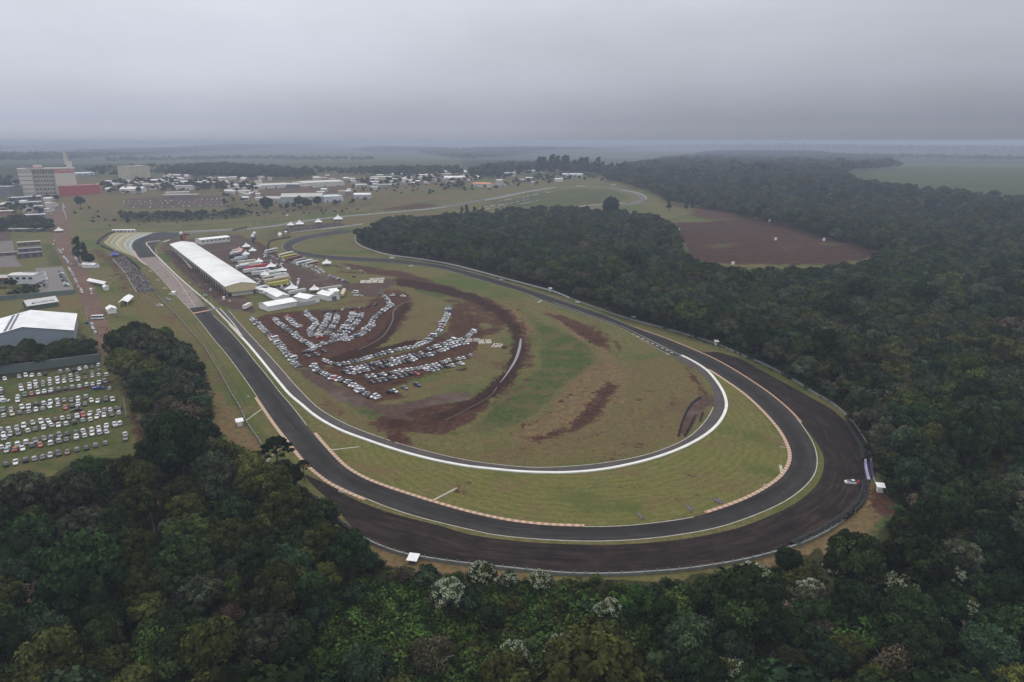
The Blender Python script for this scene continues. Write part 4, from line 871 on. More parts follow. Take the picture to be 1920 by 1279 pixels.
# largest in view become single trees
px_, py_, d_ = PIX(Xn, Yn, Sn * 6.5); vis = (px_ > -25) & (px_ < 1945) & (py_ < 1300) & (py_ > 300); score = np.where(vis, Sn / d_, -1)
NSINGLE = 238 - len(TREES); order = np.argsort(-score); single = np.zeros(len(Xn), bool); single[order[:NSINGLE]] = True
patch = np.sin(Xn / 23 + 1.3) * np.cos(Yn / 19) + .6 * np.sin(Xn / 9 + Yn / 13)   # stands of one kind
def species(i, x, y, p, v):
    u = rg.uniform()
    if v: return ('round', 'bright green') if u < .7 else ('tufted', 'bright green')
    if x < 20 and p > .1: return ('tufted', 'olive green' if u < .62 else 'dark green')
    if u < .40: return ('round', 'dark green')
    if u < .56: return ('round', 'bluish green')
    if u < .68: return ('round', 'olive green')
    if u < .80: return ('tufted', 'grey green' if u < .74 else 'dark green')
    if u < .88: return ('spreading', 'dark green')
    if u < .92: return ('airy', 'brown')
    if u < .96: return ('round', 'yellowish green')
    return ('spreading', 'bright green')
for i in np.nonzero(single)[0]:
    kd, c = species(i, Xn[i], Yn[i], patch[i], vine[i]); tree(kd, c, float(Xn[i]), float(Yn[i]), float(Sn[i]), float(rg.uniform(0, 6.28)), seed=int(i), zs=float(rg.uniform(.92, 1.35)))
# labels: kind, colour, then the order from the left inside a named area of the picture
AREAS = [('in the wood beside the far track loop', lambda x, y: y < 430), ('right of the marshal hut', lambda x, y: x > 1640 and y < 1010), ('along the forest edge by the far bend', lambda x, y: x > 1250 and y < 940),
         ('on the slope right of the run off', lambda x, y: x >= 1400 and y < 1120), ('in the lower right corner woods', lambda x, y: x >= 1600), ('at the bottom edge right of centre', lambda x, y: x >= 1100 and y >= 1190), ('in the belt right below the run off', lambda x, y: x >= 1000),
         ('in the green thicket below the run off', lambda x, y: x >= 640), ('between grass car park and main straight', lambda x, y: y < 860), ('at the bottom left edge', lambda x, y: y >= 1170), ('directly below the grass car park', lambda x, y: x < 300 and y < 1010), ('in the lower left wood', lambda x, y: True)]
ORD = ['', 'first', 'second', 'third', 'fourth', 'fifth', 'sixth', 'seventh', 'eighth', 'ninth', 'tenth', 'eleventh', 'twelfth', '13th', '14th', '15th', '16th', '17th', '18th', '19th', '20th'] + ['%dth' % k if k % 10 not in (1, 2, 3) or k in (111, 112) else '%d%s' % (k, {1: 'st', 2: 'nd', 3: 'rd'}[k % 10]) for k in range(21, 400)]
KW = {'tufted': 'tufted tree', 'round': 'round-crowned tree', 'spreading': 'spreading tree', 'airy': 'sparse tree', 'tall': 'tall eucalyptus', 'blossoming': 'tree covered in white blossom'}
gr = {}
for o, kd, c, s in TREES:
    a, b, _ = PIX(o.location.x, o.location.y, o.location.z + BASE_H[kd] * s * .6); a = float(a); b = float(b)
    ar = next(n for n, fn in AREAS if fn(a, b)); gr.setdefault((kd, c, ar), []).append((a, o))
for (kd, c, ar), L in gr.items():
    L.sort(key=lambda t: t[0]); cw = '' if kd == 'blossoming' and False else c + ' '
    for i, (a, o) in enumerate(L):
        base = ('white-flowering ' + c + ' tree' if kd == 'blossoming' else cw + KW[kd])
        tag(o, (base + ' ' + ar) if len(L) == 1 else '%s %s from the left %s' % (ORD[i + 1], base, ar), 'tree', 'trees of the wood')
        if len(o['label'].split()) > 16: o['label'] = o['label'].replace(' from the left of the ', ' among ')
# the rest of the wood: one object, instanced
LIB = bpy.data.collections.new('forest_sources')
_tm = {}
def tinted(me, c):
    if c not in _tm:
        m = LEAF.copy(); m.name = c.replace(' ', '_') + '_leaves'; t = m.node_tree; oi = next(n for n in t.nodes if n.type == 'OBJECT_INFO'); rgb = t.nodes.new('ShaderNodeRGB'); rgb.outputs[0].default_value = (*GREENS[c], 1)
        for l in [l for l in t.links if l.from_socket == oi.outputs['Color']]: t.links.new(rgb.outputs[0], l.to_socket)
        _tm[c] = m
    m2 = me.copy(); m2.materials.clear(); m2.materials.append(_tm[c]); return m2
def src(me, col, s=1.0):
    o = bpy.data.objects.new('source', me); o.color = (*col, 1); LIB.objects.link(o); return o
lowr = [leafmesh('low_round', crown_blobs('round', s, .55), 4.2, .95, s) for s in (31, 32, 33)]; lowt = [leafmesh('low_tufted', crown_blobs('tufted', s, .5), 4.2, .85, s) for s in (34, 35)]
lowa = [leafmesh('low_airy', crown_blobs('airy', 36, .8), 5, .7, 36, core=False, up=-.8)]
SRC = [(lowr[0], 'dark green'), (lowr[1], 'bluish green'), (lowr[2], 'olive green'), (lowt[0], 'dark green'), (lowt[1], 'grey green'), (lowr[0], 'bluish green'), (lowa[0], 'brown'), (lowt[0], 'olive green'), (lowr[1], 'dark green'), (lowr[2], 'grey green'), (lowt[1], 'yellowish green'), (lowr[1], 'grey green')]
for i, (m_, c) in enumerate(SRC): 
    o = src(tinted(m_, c), GREENS[c]); o.name = 'forest_source_%02d' % i
def scatter(name, X, Y, S, idx, lib, nvar, label, zoff=0.0, sq=None):
    me = bpy.data.meshes.new(name); n = len(X); me.vertices.add(n); me.vertices.foreach_set('co', np.stack([X, Y, T(X, Y) + zoff], 1).astype(np.float32).ravel()); me.update()
    for nm, ty, v in (('size', 'FLOAT', S.astype(np.float32)), ('pick', 'INT', idx.astype(np.int32)), ('turn', 'FLOAT', rg.uniform(0, 6.28, n).astype(np.float32))):
        a = me.attributes.new(nm, ty, 'POINT'); a.data.foreach_set('value', v)
    o = link(bpy.data.objects.new(name, me)); g = bpy.data.node_groups.new(name, 'GeometryNodeTree'); g.interface.new_socket('Geometry', in_out='INPUT', socket_type='NodeSocketGeometry'); g.interface.new_socket('Geometry', in_out='OUTPUT', socket_type='NodeSocketGeometry')
    gi = g.nodes.new('NodeGroupInput'); go = g.nodes.new('NodeGroupOutput'); ci = g.nodes.new('GeometryNodeCollectionInfo'); ci.inputs[0].default_value = lib; ci.inputs['Separate Children'].default_value = True; ci.inputs['Reset Children'].default_value = True
    ip = g.nodes.new('GeometryNodeInstanceOnPoints'); ip.inputs['Pick Instance'].default_value = True
    def na(nm, ty):
        q = g.nodes.new('GeometryNodeInputNamedAttribute'); q.data_type = ty; q.inputs[0].default_value = nm; return q.outputs['Attribute']
    g.links.new(gi.outputs[0], ip.inputs['Points']); g.links.new(ci.outputs[0], ip.inputs['Instance']); g.links.new(na('pick', 'INT'), ip.inputs['Instance Index'])
    cx = g.nodes.new('ShaderNodeCombineXYZ'); g.links.new(na('turn', 'FLOAT'), cx.inputs[2]); g.links.new(cx.outputs[0], ip.inputs['Rotation'])
    g.links.new(na('size', 'FLOAT'), ip.inputs['Scale']); g.links.new(ip.outputs[0], go.inputs[0])
    md = o.modifiers.new('scatter', 'NODES'); md.node_group = g; return tag(o, label, kind='stuff')
fa = np.concatenate([Xn[~single], Xm, Xf, Xh]); fb = np.concatenate([Yn[~single], Ym, Yf, Yh]); fs = np.concatenate([Sn[~single], Sm, Sf, Sh])
# distant belts of trees and copses
def belt(poly, sp, hm, seed, dens=1.0):
    w = [XY(*p) for p in poly]; xs = [p[0] for p in w]; ys = [p[1] for p in w]; g = np.random.default_rng(seed)
    X, Y = np.meshgrid(np.arange(min(xs), max(xs), sp), np.arange(min(ys), max(ys), sp)); X = X.ravel() + g.uniform(-.45, .45, X.size) * sp; Y = Y.ravel() + g.uniform(-.45, .45, Y.size) * sp
    ok = inpoly(X, Y, w) & (g.uniform(size=X.size) < dens); return X[ok], Y[ok], g.uniform(.6, 1.25, int(ok.sum())) * hm
BELTS = [([(-300,424),(0,420),(40,418),(98,424),(102,438),(20,444),(-300,450)], 8, 1.0, 1), ([(224,404),(300,404),(400,401),(450,397),(480,404),(350,413),(260,416),(225,412)], 7, .62, .75), ([(60,374),(110,374),(112,380),(60,380)], 14, 1.0, .5),
         ([(870,332),(905,318),(960,312),(1060,312),(1120,316),(1140,330),(1000,322),(900,334)], 13, 1.5, .8), ([(640,328),(700,318),(850,318),(870,328),(760,334)], 16, 1.2, .7),
         ([(300,330),(340,318),(420,312),(520,322),(600,334),(560,338),(470,338),(380,334)], 16, 1.4, 1), ([(-200,345),(40,340),(36,356),(-200,362)], 16, 1.2, .7), ([(180,352),(240,338),(300,340),(400,342),(470,346),(490,362),(300,362),(200,366)], 13, .85, .42), ([(640,345),(760,335),(880,332),(960,328),(960,336),(800,348),(700,356)], 14, .9, .4), ([(420,368),(500,386),(640,384),(700,378),(640,392),(480,398),(420,392)], 12, .7, .25), ([(940,345),(1010,332),(1100,330),(1180,336),(1210,350),(1150,342),(1040,340)], 12, .8, .35),
         ([(0,294),(140,288),(300,282),(560,272),(640,273),(500,279),(330,290),(150,302),(0,306)], 42, 2.6, .8), ([(780,288),(880,282),(960,276),(1180,276),(1240,280),(1000,288),(880,300)], 42, 2.4, .6), ([(1240,300),(1330,288),(1440,284),(1560,292),(1700,300),(1300,302)], 26, 1.7, .9),
         ([(1560,296),(1700,298),(1920,303),(2300,306),(2300,300),(1900,298),(1700,294)], 34, 1.8, .8), ([(660,283),(760,279),(860,282),(800,285),(700,287)], 40, 2.2, .5), ([(-200,283),(100,277),(300,273),(500,270),(200,275),(-100,290)], 60, 2.6, .5), ([(820,352),(870,344),(872,356),(830,358)], 14, .9, .8), ([(1170,345),(1215,352),(1190,340)], 14, 1, .8),
         ([(-60,372),(20,384),(95,400),(95,408),(-60,400)], 11, .8, .3), ([(-60,520),(0,520),(75,557),(60,565),(-60,562)], 9, .5, .3), ([(84,535),(70,556),(20,560),(20,548)], 5, .35, .8), ([(300,350),(480,346),(490,356),(310,362)], 12, .8, .4), ([(900,352),(1040,338),(1050,344),(920,360)], 13, .7, .25), ([(130,384),(230,392),(240,425),(150,432)], 9, .42, .14), ([(240,418),(480,402),(700,392),(700,400),(480,412),(250,428)], 9, .4, .12), ([(150,322),(300,314),(480,318),(640,322),(860,318),(860,324),(640,330),(400,328),(200,334)], 20, 1.3, .38), ([(640,352),(760,348),(900,350),(900,362),(700,372),(650,366)], 12, .6, .12), ([(200,300),(500,296),(700,300),(700,302),(450,300),(200,305)], 30, 1.6, .5), ([(1100,270),(1500,272),(1900,280),(2200,284),(2200,290),(1800,286),(1400,280),(1100,276)], 60, 2.6, .35), ([(-220,700),(-220,520),(-30,520),(-20,640)], 12, .9, .3)]
EX = [belt(p, sp, hm, 50 + i, de) for i, (p, sp, hm, de) in enumerate(BELTS)]
fa = np.concatenate([fa] + [e[0] for e in EX]); fb = np.concatenate([fb] + [e[1] for e in EX]); fs = np.concatenate([fs] + [e[2] for e in EX])
pt = np.sin(fa / 41 + 2) * np.cos(fb / 33) + .8 * np.sin(fa / 17 + fb / 23) + rg.normal(size=len(fa)) * .9
ix = np.clip(((pt + 2.6) / 5.2 * len(SRC)).astype(int), 0, len(SRC) - 1)
scatter('forest', fa, fb, fs, ix, LIB, len(SRC), 'dense dark subtropical forest behind and beyond the nearer trees')
# tall eucalyptus stand on the skyline: single trees
r = random.Random(8); euc = []
for cx, n, w, s in ((935,9,50,1.15),(1035,14,60,1.9),(1098,12,48,1.7),(1150,10,60,1.3),(985,6,30,1.1)):
    for k in range(n):
        px = cx + r.uniform(-w / 2, w / 2); x, y = XY(px, 327 + r.uniform(-3, 3)); o = bpy.data.objects.new('eucalyptus_tree', None); link(o); o.location = (x, y, T0(x, y)); sc = s * r.uniform(.8, 1.1); o.scale = (sc * 1.3, sc * 1.3, sc); euc.append((px, o))
        c = bpy.data.objects.new('crown', CR['tall'][k % 2]); c.color = (*GREENS['dark green'], 1); link(c, o)
euc.sort(key=lambda t: t[0])
for i, (px, o) in enumerate(euc): tag(o, '%s from the left in the tall eucalyptus row behind the far track loop' % ORD[i + 1], 'tree', 'eucalyptus row on the skyline')
# undergrowth
LIB2 = bpy.data.collections.new('bush_sources'); bm_ = [leafmesh('bush_leaves', crown_blobs('bush', s), 9, .42, s, core=False, up=-.6) for s in (41, 42, 43)]
for i, (m_, c) in enumerate([(bm_[0], 'dark green'), (bm_[1], 'olive green'), (bm_[2], 'bright green'), (bm_[0], 'bright green'), (bm_[1], 'dark green')]):
    o = bpy.data.objects.new('bush_source_%02d' % i, tinted(m_, c)); o.color = (*GREENS[c], 1); LIB2.objects.link(o)
X, Y = np.meshgrid(np.arange(-200, 330, 2.6), np.arange(60, 420, 2.6)); X = X.ravel() + rg.uniform(-1.2, 1.2, X.size); Y = Y.ravel() + rg.uniform(-1.2, 1.2, Y.size)
a, b, d = PIX(X, Y, 0 * X + 2.5); a0, b0, _ = PIX(X, Y, 0 * X); inf = inpoly(a, b, FOREST) & ~inpoly(X, Y, CIRC) & (a > -60) & (a < 1980) & (b < 1400)
th = (a < 330) & (b > 900) & (b < 1120); sl = inpoly(a, b, slope); vn = inpoly(a, b, [(600,1120),(760,1085),(960,1100),(1320,1110),(1350,1190),(1270,1320),(640,1340),(520,1250)])
kp = inf & (rg.uniform(size=X.size) < np.where(th, .22, np.where(sl, .45, np.where(vn, 1.0, .6)))); sz = np.where(sl, .45, np.where(vn, 1.5, .85)) * rg.uniform(.6, 1.3, X.size)
pk = np.where(vn | sl, rg.choice([1, 2, 3, 2, 3], X.size), rg.choice([0, 1, 4, 0, 3], X.size))
scatter('undergrowth', X[kp], Y[kp], sz[kp], pk[kp], LIB2, 5, 'green bushes and creepers covering the ground between the trees')
# ------------------------------------------------------------------ vehicles
COLS = {'white': (.60, .61, .63), 'silver': (.33, .34, .36), 'grey': (.13, .135, .145), 'black': (.018, .018, .02), 'red': (.36, .03, .03), 'blue': (.03, .07, .28), 'dark blue': (.02, .03, .08), 'beige': (.45, .40, .28), 'green': (.03, .10, .05), 'yellow': (.65, .45, .04), 'brown': (.10, .05, .03), 'orange': (.6, .2, .03)}
def loft(mb, st_, m=0):
    """stations (x, z bottom, z top, half width bottom, half width top)"""
    vs = []
    for x, zb, zt, wb, wt in st_: vs += [(x, -wb, zb), (x, wb, zb), (x, wt, zt), (x, -wt, zt)]
    fs = []
    for i in range(len(st_) - 1):
        a = i * 4; b = a + 4
        for k in range(4): fs.append((a + k, a + (k + 1) % 4, b + (k + 1) % 4, b + k))
    fs += [(3, 2, 1, 0), tuple(len(vs) - 4 + k for k in range(4))]; mb.add(vs, fs, m)
def car_meshes(kind):
    b = MB(); g = MB(); w = MB()
    if kind == 'hatchback':
        L = 3.9; loft(b, [(-1.95, .35, .75, .72, .68), (-1.8, .25, .95, .84, .80), (-1.0, .22, .98, .86, .82), (.85, .22, .96, .86, .80), (1.5, .25, .84, .84, .74), (1.95, .35, .62, .70, .62)])
        loft(g, [(-1.78, .93, .95, .74, .74), (-1.35, .93, 1.40, .76, .60), (.25, .93, 1.42, .76, .60), (1.0, .90, .93, .74, .70)]); loft(b, [(-1.38, 1.395, 1.45, .62, .56), (-.6, 1.40, 1.48, .63, .56), (.3, 1.395, 1.45, .62, .56)])
        wx = 1.22
    elif kind == 'sedan':
        L = 4.5; loft(b, [(-2.25, .38, .82, .72, .68), (-2.1, .25, .95, .85, .78), (-1.2, .22, .98, .87, .82), (.95, .22, .95, .87, .80), (1.8, .25, .82, .85, .74), (2.25, .35, .60, .70, .62)])
        loft(g, [(-1.65, .93, .97, .74, .70), (-.95, .93, 1.38, .77, .59), (.25, .93, 1.40, .77, .60), (1.05, .90, .93, .74, .70)]); loft(b, [(-1.0, 1.375, 1.42, .60, .54), (.3, 1.385, 1.44, .62, .55)])
        wx = 1.35
    elif kind == 'SUV':
        L = 4.4; loft(b, [(-2.2, .42, .95, .80, .76), (-2.1, .35, 1.08, .90, .86), (.8, .32, 1.08, .91, .86), (1.7, .35, 1.0, .89, .80), (2.2, .42, .75, .78, .70)])
        loft(g, [(-2.05, 1.05, 1.08, .82, .80), (-1.75, 1.05, 1.60, .82, .66), (.3, 1.05, 1.62, .82, .66), (1.0, 1.02, 1.06, .80, .76)]); loft(b, [(-1.8, 1.595, 1.66, .68, .62), (.35, 1.60, 1.67, .68, .62)])
        wx = 1.35
    elif kind == 'pickup':
        L = 5.2; loft(b, [(-2.6, .5, 1.02, .88, .88), (-.6, .42, 1.05, .90, .88), (1.3, .42, 1.06, .91, .84), (2.1, .45, 1.0, .89, .80), (2.6, .5, .75, .80, .72)])
        loft(g, [(-.75, 1.03, 1.1, .80, .78), (-.55, 1.03, 1.62, .80, .66), (.8, 1.03, 1.64, .80, .66), (1.5, 1.02, 1.08, .78, .74)]); loft(b, [(-.6, 1.615, 1.68, .68, .62), (.85, 1.62, 1.69, .68, .62)])
        b.box((-1.6, 0, 1.04), (1.9, 1.7, .14)); wx = 1.6
    elif kind == 'van':
        L = 5.6; loft(b, [(-2.8, .4, 2.2, .92, .82), (-2.7, .35, 2.35, .97, .84), (1.2, .35, 2.35, .97, .84), (1.75, .35, 1.35, .96, .88), (2.6, .4, 1.05, .90, .80), (2.8, .45, .8, .80, .74)])
        loft(g, [(1.32, 1.30, 2.22, .90, .80), (1.95, 1.26, 1.34, .84, .80)]); 
        for s in (-1, 1): g.box((-.5, s * .955, 1.35), (3.4, .04, .62))
        wx = 1.8
    elif kind == 'race car':
        L = 4.5; loft(b, [(-2.25, .2, .72, .92, .88), (-1.2, .12, .82, .96, .86), (.9, .12, .76, .96, .82), (1.9, .12, .60, .94, .80), (2.3, .14, .35, .85, .80)])
        loft(g, [(-1.7, .78, .80, .70, .68), (-.8, .78, 1.16, .72, .54), (.2, .78, 1.18, .72, .55), (1.0, .74, .78, .70, .64)]); loft(b, [(-.85, 1.15, 1.2, .56, .50), (.25, 1.16, 1.21, .56, .50)]); wx = 1.38
    # lamps
    lm = MB()
    for s in (-1, 1): lm.box((L / 2 - .08, s * .58, .6), (.12, .3, .13))
    rl = MB()
    for s in (-1, 1): rl.box((-L / 2 + .06, s * .62, .72), (.10, .22, .18))
    r = .31 if kind not in ('SUV', 'pickup', 'van') else .37
    w.tube((0, -.1, 0), (0, .1, 0), r, n=12); wm = w.mesh('wheel_mesh', [TYRE])
    W_ = .78 if kind not in ('SUV', 'pickup', 'van') else .84
    return dict(body=b.mesh(kind.replace(' ', '_') + '_body', [PAINT]), windows=g.mesh(kind.replace(' ', '_') + '_windows', [GLASS]), wheel=wm, wpos=[(sx * wx, sy * W_, r) for sx in (1, -1) for sy in (1, -1)], L=L, mb=(b, g), r=r)
CARM = {k: car_meshes(k) for k in ('hatchback', 'sedan', 'SUV', 'pickup', 'van', 'race car')}
CARS = []   # dicts: x,y,rz,kind,colour,row,px,py
def hdg(px, py, vec):
    """ground heading of an image direction at a pixel"""
    a = P(px, py); b = P(px + vec[0] * 8, py + vec[1] * 8); return math.atan2(b.y - a.y, b.x - a.x)
cr = random.Random(4)
def pick_kind(): return cr.choices(['hatchback', 'sedan', 'SUV', 'pickup', 'van'], [.42, .26, .22, .08, .02])[0]
def pick_col(): return cr.choices(['white', 'silver', 'grey', 'black', 'red', 'beige', 'dark blue'], [.42, .19, .15, .18, .025, .01, .025])[0]
def add_car(px, py, vec, row, kind=None, col=None, z=0.0, jit=.05):
    x, y = XY(px, py); CARS.append(dict(x=x, y=y, rz=hdg(px, py, vec) + cr.gauss(0, jit) + (math.pi if cr.random() < .5 else 0), kind=kind or pick_kind(), col=col or pick_col(), row=row, px=px, py=py, z=z))
def car_row(pts, vec, row, sp=2.5, skip=.03, cols=None, kinds=None):
    w = path(pts, 2); n = max(2, int(plen(w) / sp)); w = resample(w, n)
    for i, p in enumerate(w):
        if cr.random() < skip: continue
        px, py, _ = PIX(p.x, p.y, 0); v = vec(px) if callable(vec) else vec
        x, y = p.x, p.y; k = cr.choice(kinds) if kinds else pick_kind()
        CARS.append(dict(x=x + cr.gauss(0, .15), y=y + cr.gauss(0, .35), rz=hdg(float(px), float(py), v) + cr.gauss(0, .04) + (math.pi if cr.random() < .4 else 0), kind=k, col=cr.choice(cols) if cols else pick_col(), row=row, px=float(px), py=float(py), z=0))
# grass car park on the left: each car as seen; crop units of [0,650,300,850] at 6.393
_c = {'w': 'white', 's': 'silver', 'g': 'grey', 'k': 'black', 'r': 'red', 'b': 'blue', 'y': 'beige', 'n': 'green', 'o': 'brown'}
LOT = {
 'top row by the wall of the grass car park': '60,385,w 232,360,s 312,345,w 385,342,w 475,335,w 545,325,k 727,298,s 812,285,s 890,280,k 955,264,w 1032,246,w 1100,240,k 1186,220,w',
 'second row of the grass car park': '250,470,s 357,450,w 428,432,w 520,425,s 598,395,w 690,385,w 772,365,g 848,345,w 928,340,g 1015,315,k 1105,310,g 1186,285,g 1280,335,w',
 'third row of the grass car park': '262,512,w 360,492,w 433,478,w 522,460,g 600,445,w 695,425,w 770,415,w 855,408,s 940,390,w 1025,370,o 1110,350,s 1186,336,w 10,515,w 10,555,k',
 'fourth row of the grass car park': '30,620,w 218,598,w 300,580,n 382,565,r 460,550,w 535,540,w 617,525,w 705,512,g 786,500,k 870,485,s 957,472,w 1045,455,w 1113,447,w 1190,432,w 1260,412,g 215,645,w',
 'fifth row of the grass car park': '36,755,g 136,745,s 268,728,w 345,720,w 435,690,k 527,680,w 608,668,w 690,645,w 773,645,g 857,640,g 940,630,w 1035,598,s 1097,645,w 1176,650,w 1275,630,k 1352,632,w 1320,500,s',
 'sixth row of the grass car park': '50,825,w 145,808,y 240,790,g 348,780,s 435,755,w 518,740,s 598,715,w 700,695,w 788,730,r 868,710,k 940,695,w 1025,685,g',
 'seventh row of the grass car park': '15,990,s 105,985,w 205,975,s 290,950,w 395,915,s 495,902,w 582,890,w 670,870,o 748,855,w 828,850,g 928,835,w 1000,820,r 1082,800,w 1185,775,w 1258,755,s 1325,755,w 1400,735,g 1440,745,k',
 'eighth row of the grass car park': '45,1055,w 60,1095,w 130,1050,s 222,1035,g 335,1005,w 428,985,g 527,965,w 615,940,w 705,938,w 795,922,w 892,905,k 998,880,s 1085,870,w 1168,838,w 1250,820,w 1340,815,k 1430,790,w',
 'ninth row of the grass car park': '15,1205,w 105,1180,w 215,1170,w 318,1145,w 428,1125,g 532,1105,g 618,1090,g 715,1065,g 808,1045,k 912,1025,k 998,1008,w 1100,990,w 1186,972,w 1280,955,w 1380,935,w 1442,920,w',
 'tenth row of the grass car park': '85,1245,s 185,1230,r 270,1220,w 385,1180,g 483,1180,r 612,1155,w 708,1130,s 805,1110,g 920,1085,w 1018,1065,w 1107,1040,w 1195,1030,w 1277,1020,w 1505,1055,w 1510,1100,g'}
for row, sdat in LOT.items():
    for q in sdat.split():
        a, b, c = q.split(','); px, py = int(a) / 6.393, 650 + int(b) / 6.393 + 2.2
        k = {'b': 'pickup'}.get(c) or cr.choices(['hatchback', 'sedan', 'SUV', 'pickup'], [.5, .22, .2, .08])[0]
        add_car(px, py, (-.12, -1), row, k, _c[c], jit=.07)
add_car(185, 730, (1, -.1), 'fourth row of the grass car park', 'pickup', 'blue'); add_car(8, 754, (1, -.05), 'fourth row of the grass car park', 'sedan', 'white'); add_car(143, 771, (1, -.2), 'sixth row of the grass car park', 'sedan', 'black')
for px, py, c in ((12,871,'k'),(30,867,'w'),(48,863,'k'),(65,860,'s'),(81,857,'g'),(95,854,'s'),(110,851,'k'),(127,848,'o'),(145,843,'g'),(163,840,'k'),(180,835,'g'),(198,831,'g')): add_car(px, py + 2, (-.1, -1), 'lowest row of the grass car park', None, _c[c])
# muddy inner car park
V1 = (1, -.28)
car_row([(473,598),(487,612),(500,624),(512,636)], V1, 'row along the pit exit lane', 2.6)
car_row([(514,638),(522,645)], V1, 'row along the pit exit lane', 3.2, 0, ['white'], ['van']); car_row([(526,650),(535,661),(545,674)], V1, 'row along the pit exit lane', 2.7)
car_row([(547,676),(553,682)], V1, 'row along the pit exit lane', 2.8, 0, ['white'], ['van', 'SUV']); car_row([(555,685),(563,694)], V1, 'row along the pit exit lane', 2.7)
car_row([(517,600),(530,612),(545,622),(556,631),(568,640),(587,650)], V1, 'second row from the pit exit lane'); car_row([(538,595),(547,604),(560,614)], V1, 'short row behind the long white tent', 2.4)
car_row([(575,590),(585,598),(592,604),(591,611),(584,618),(580,625),(586,631)], (1, -.2), 'first curved row of the fan', 2.7, .03)
car_row([(617,590),(614,600),(608,610),(603,619),(596,627),(600,634)], (1, -.12), 'second curved row of the fan', 2.65, .03); car_row([(632,590),(631,600),(625,611),(619,620),(611,628)], (1, -.12), 'third curved row of the fan', 2.65, .03)
car_row([(664,589),(658,600),(648,611),(640,622)], (1, -.05), 'fourth curved row of the fan', 2.65, .03); car_row([(678,589),(672,602),(662,613),(653,623),(644,629)], (1, -.05), 'fifth curved row of the fan', 2.65, .03)
car_row([(624,629),(640,632),(657,636)], (1, .1), 'jumbled group under the fan', 3.0); car_row([(624,641),(639,638)], (1, -.1), 'jumbled group under the fan', 3.0); car_row([(626,635),(650,639)], (1, 0), 'jumbled group under the fan', 3.4)
car_row([(664,631),(680,622),(693,612),(703,596),(713,588),(722,581),(735,574)], (1, .02), 'long outer row of the fan', 2.5, .02); car_row([(672,632),(688,622),(698,612)], (1, .02), 'long outer row of the fan', 2.5, .1)
car_row([(715,553),(722,558),(728,566),(732,572)], (1, .1), 'long outer row of the fan', 2.6)
car_row([(575,585),(593,585),(621,584),(647,581),(667,579),(689,576),(703,573)], (.6, -.35), 'thin row behind the fan', 5.2, .15)
car_row([(573,663),(590,654),(602,648),(615,645)], (1, -.1), 'jumbled group at the lot corner', 2.6); car_row([(576,669),(592,667),(607,661)], (1, .25), 'jumbled group at the lot corner', 2.9)
VR = lambda px: (1, .42 - .0 * px) if px < 720 else ((1, .42 - (px - 720) / 110 * .45) if px < 830 else (1, -.03))
car_row([(610,679),(628,685),(645,684),(662,680),(676,677),(693,671),(706,668),(722,664),(737,660),(759,655),(776,652),(790,646),(801,642),(811,632),(820,625),(827,616),(831,607),(836,598),(840,588),(840,578)], VR, 'long single row curving up the field', 2.55, .02)
VS = (1, .38)
car_row([(647,699),(656,702),(691,695),(711,691),(728,687),(750,681),(770,678),(787,671),(805,668),(816,663),(833,657),(853,649),(875,645)], VS, 'lower line of the middle double row', 2.6, .03)
car_row([(650,694),(673,692),(691,687),(711,682),(737,677),(755,673),(774,668),(792,663),(809,655),(833,647),(853,641),(871,636),(882,628),(893,621)], VS, 'upper line of the middle double row', 2.6, .04)
car_row([(689,709),(706,706),(722,703),(739,700),(750,698),(768,695),(790,691),(807,688),(822,685),(840,678),(855,675),(868,673)], VS, 'upper line of the lower double row', 2.7, .05)
car_row([(698,718),(709,716),(722,713),(737,710),(748,708),(759,706),(770,703),(781,703)], VS, 'lower line of the lower double row', 2.6, .03); car_row([(800,696),(812,696),(827,691),(840,690),(853,686),(864,684)], VS, 'lower line of the lower double row', 2.6, .03); add_car(881, 668, VS, 'upper line of the lower double row', 'hatchback', 'silver')
VL = (1, -.42)
car_row([(588,687),(593,696),(603,700),(614,706),(628,712),(638,715),(651,717),(662,724),(671,727),(673,734),(682,737),(691,741),(700,744),(708,748)], VL, 'front row nearest the lower end of the lot', 2.55, .02)
car_row([(731,737),(741,735)], VS, 'last short row of the lot', 3, 0); car_row([(759,729),(766,727),(774,725),(783,724)], VS, 'last short row of the lot', 2.8, 0)
# paddock
VP = (1, .25)
car_row([(494,478),(505,482),(520,487),(539,491),(550,495),(561,498),(573,501),(588,508),(599,513)], VP, 'row beside the parked buses', 2.8, .04); car_row([(575,497),(597,504),(606,511)], VP, 'second row beside the parked buses', 2.8); car_row([(616,517),(635,524),(652,530)], (1, .1), 'row at the end of the paddock', 2.6, 0)
for px, py, c in ((653,504,'w'),(663,505,'k'),(676,509,'s'),(683,513,'g'),(665,520,'k'),(640,502,'g'),(632,500,'k')): add_car(px, py, (1, .1), 'loose cars at the edge of the paddock', None, _c[c])
for px, py, c in ((666,550,'w'),(668,555,'w'),(676,556,'s'),(736,555,'w'),(756,556,'w')): add_car(px, py, (1, .1), 'loose cars on the grass behind the fan', None, _c[c])
for px, py, c in ((560,528,'w'),(559,534,'w'),(557,540,'s'),(385,556,'s'),(420,562,'w'),(431,566,'y'),(395,545,'s')): add_car(px, py, (.3, -1), 'cars parked behind the pit building', 'van' if c == 'w' else None, _c[c])
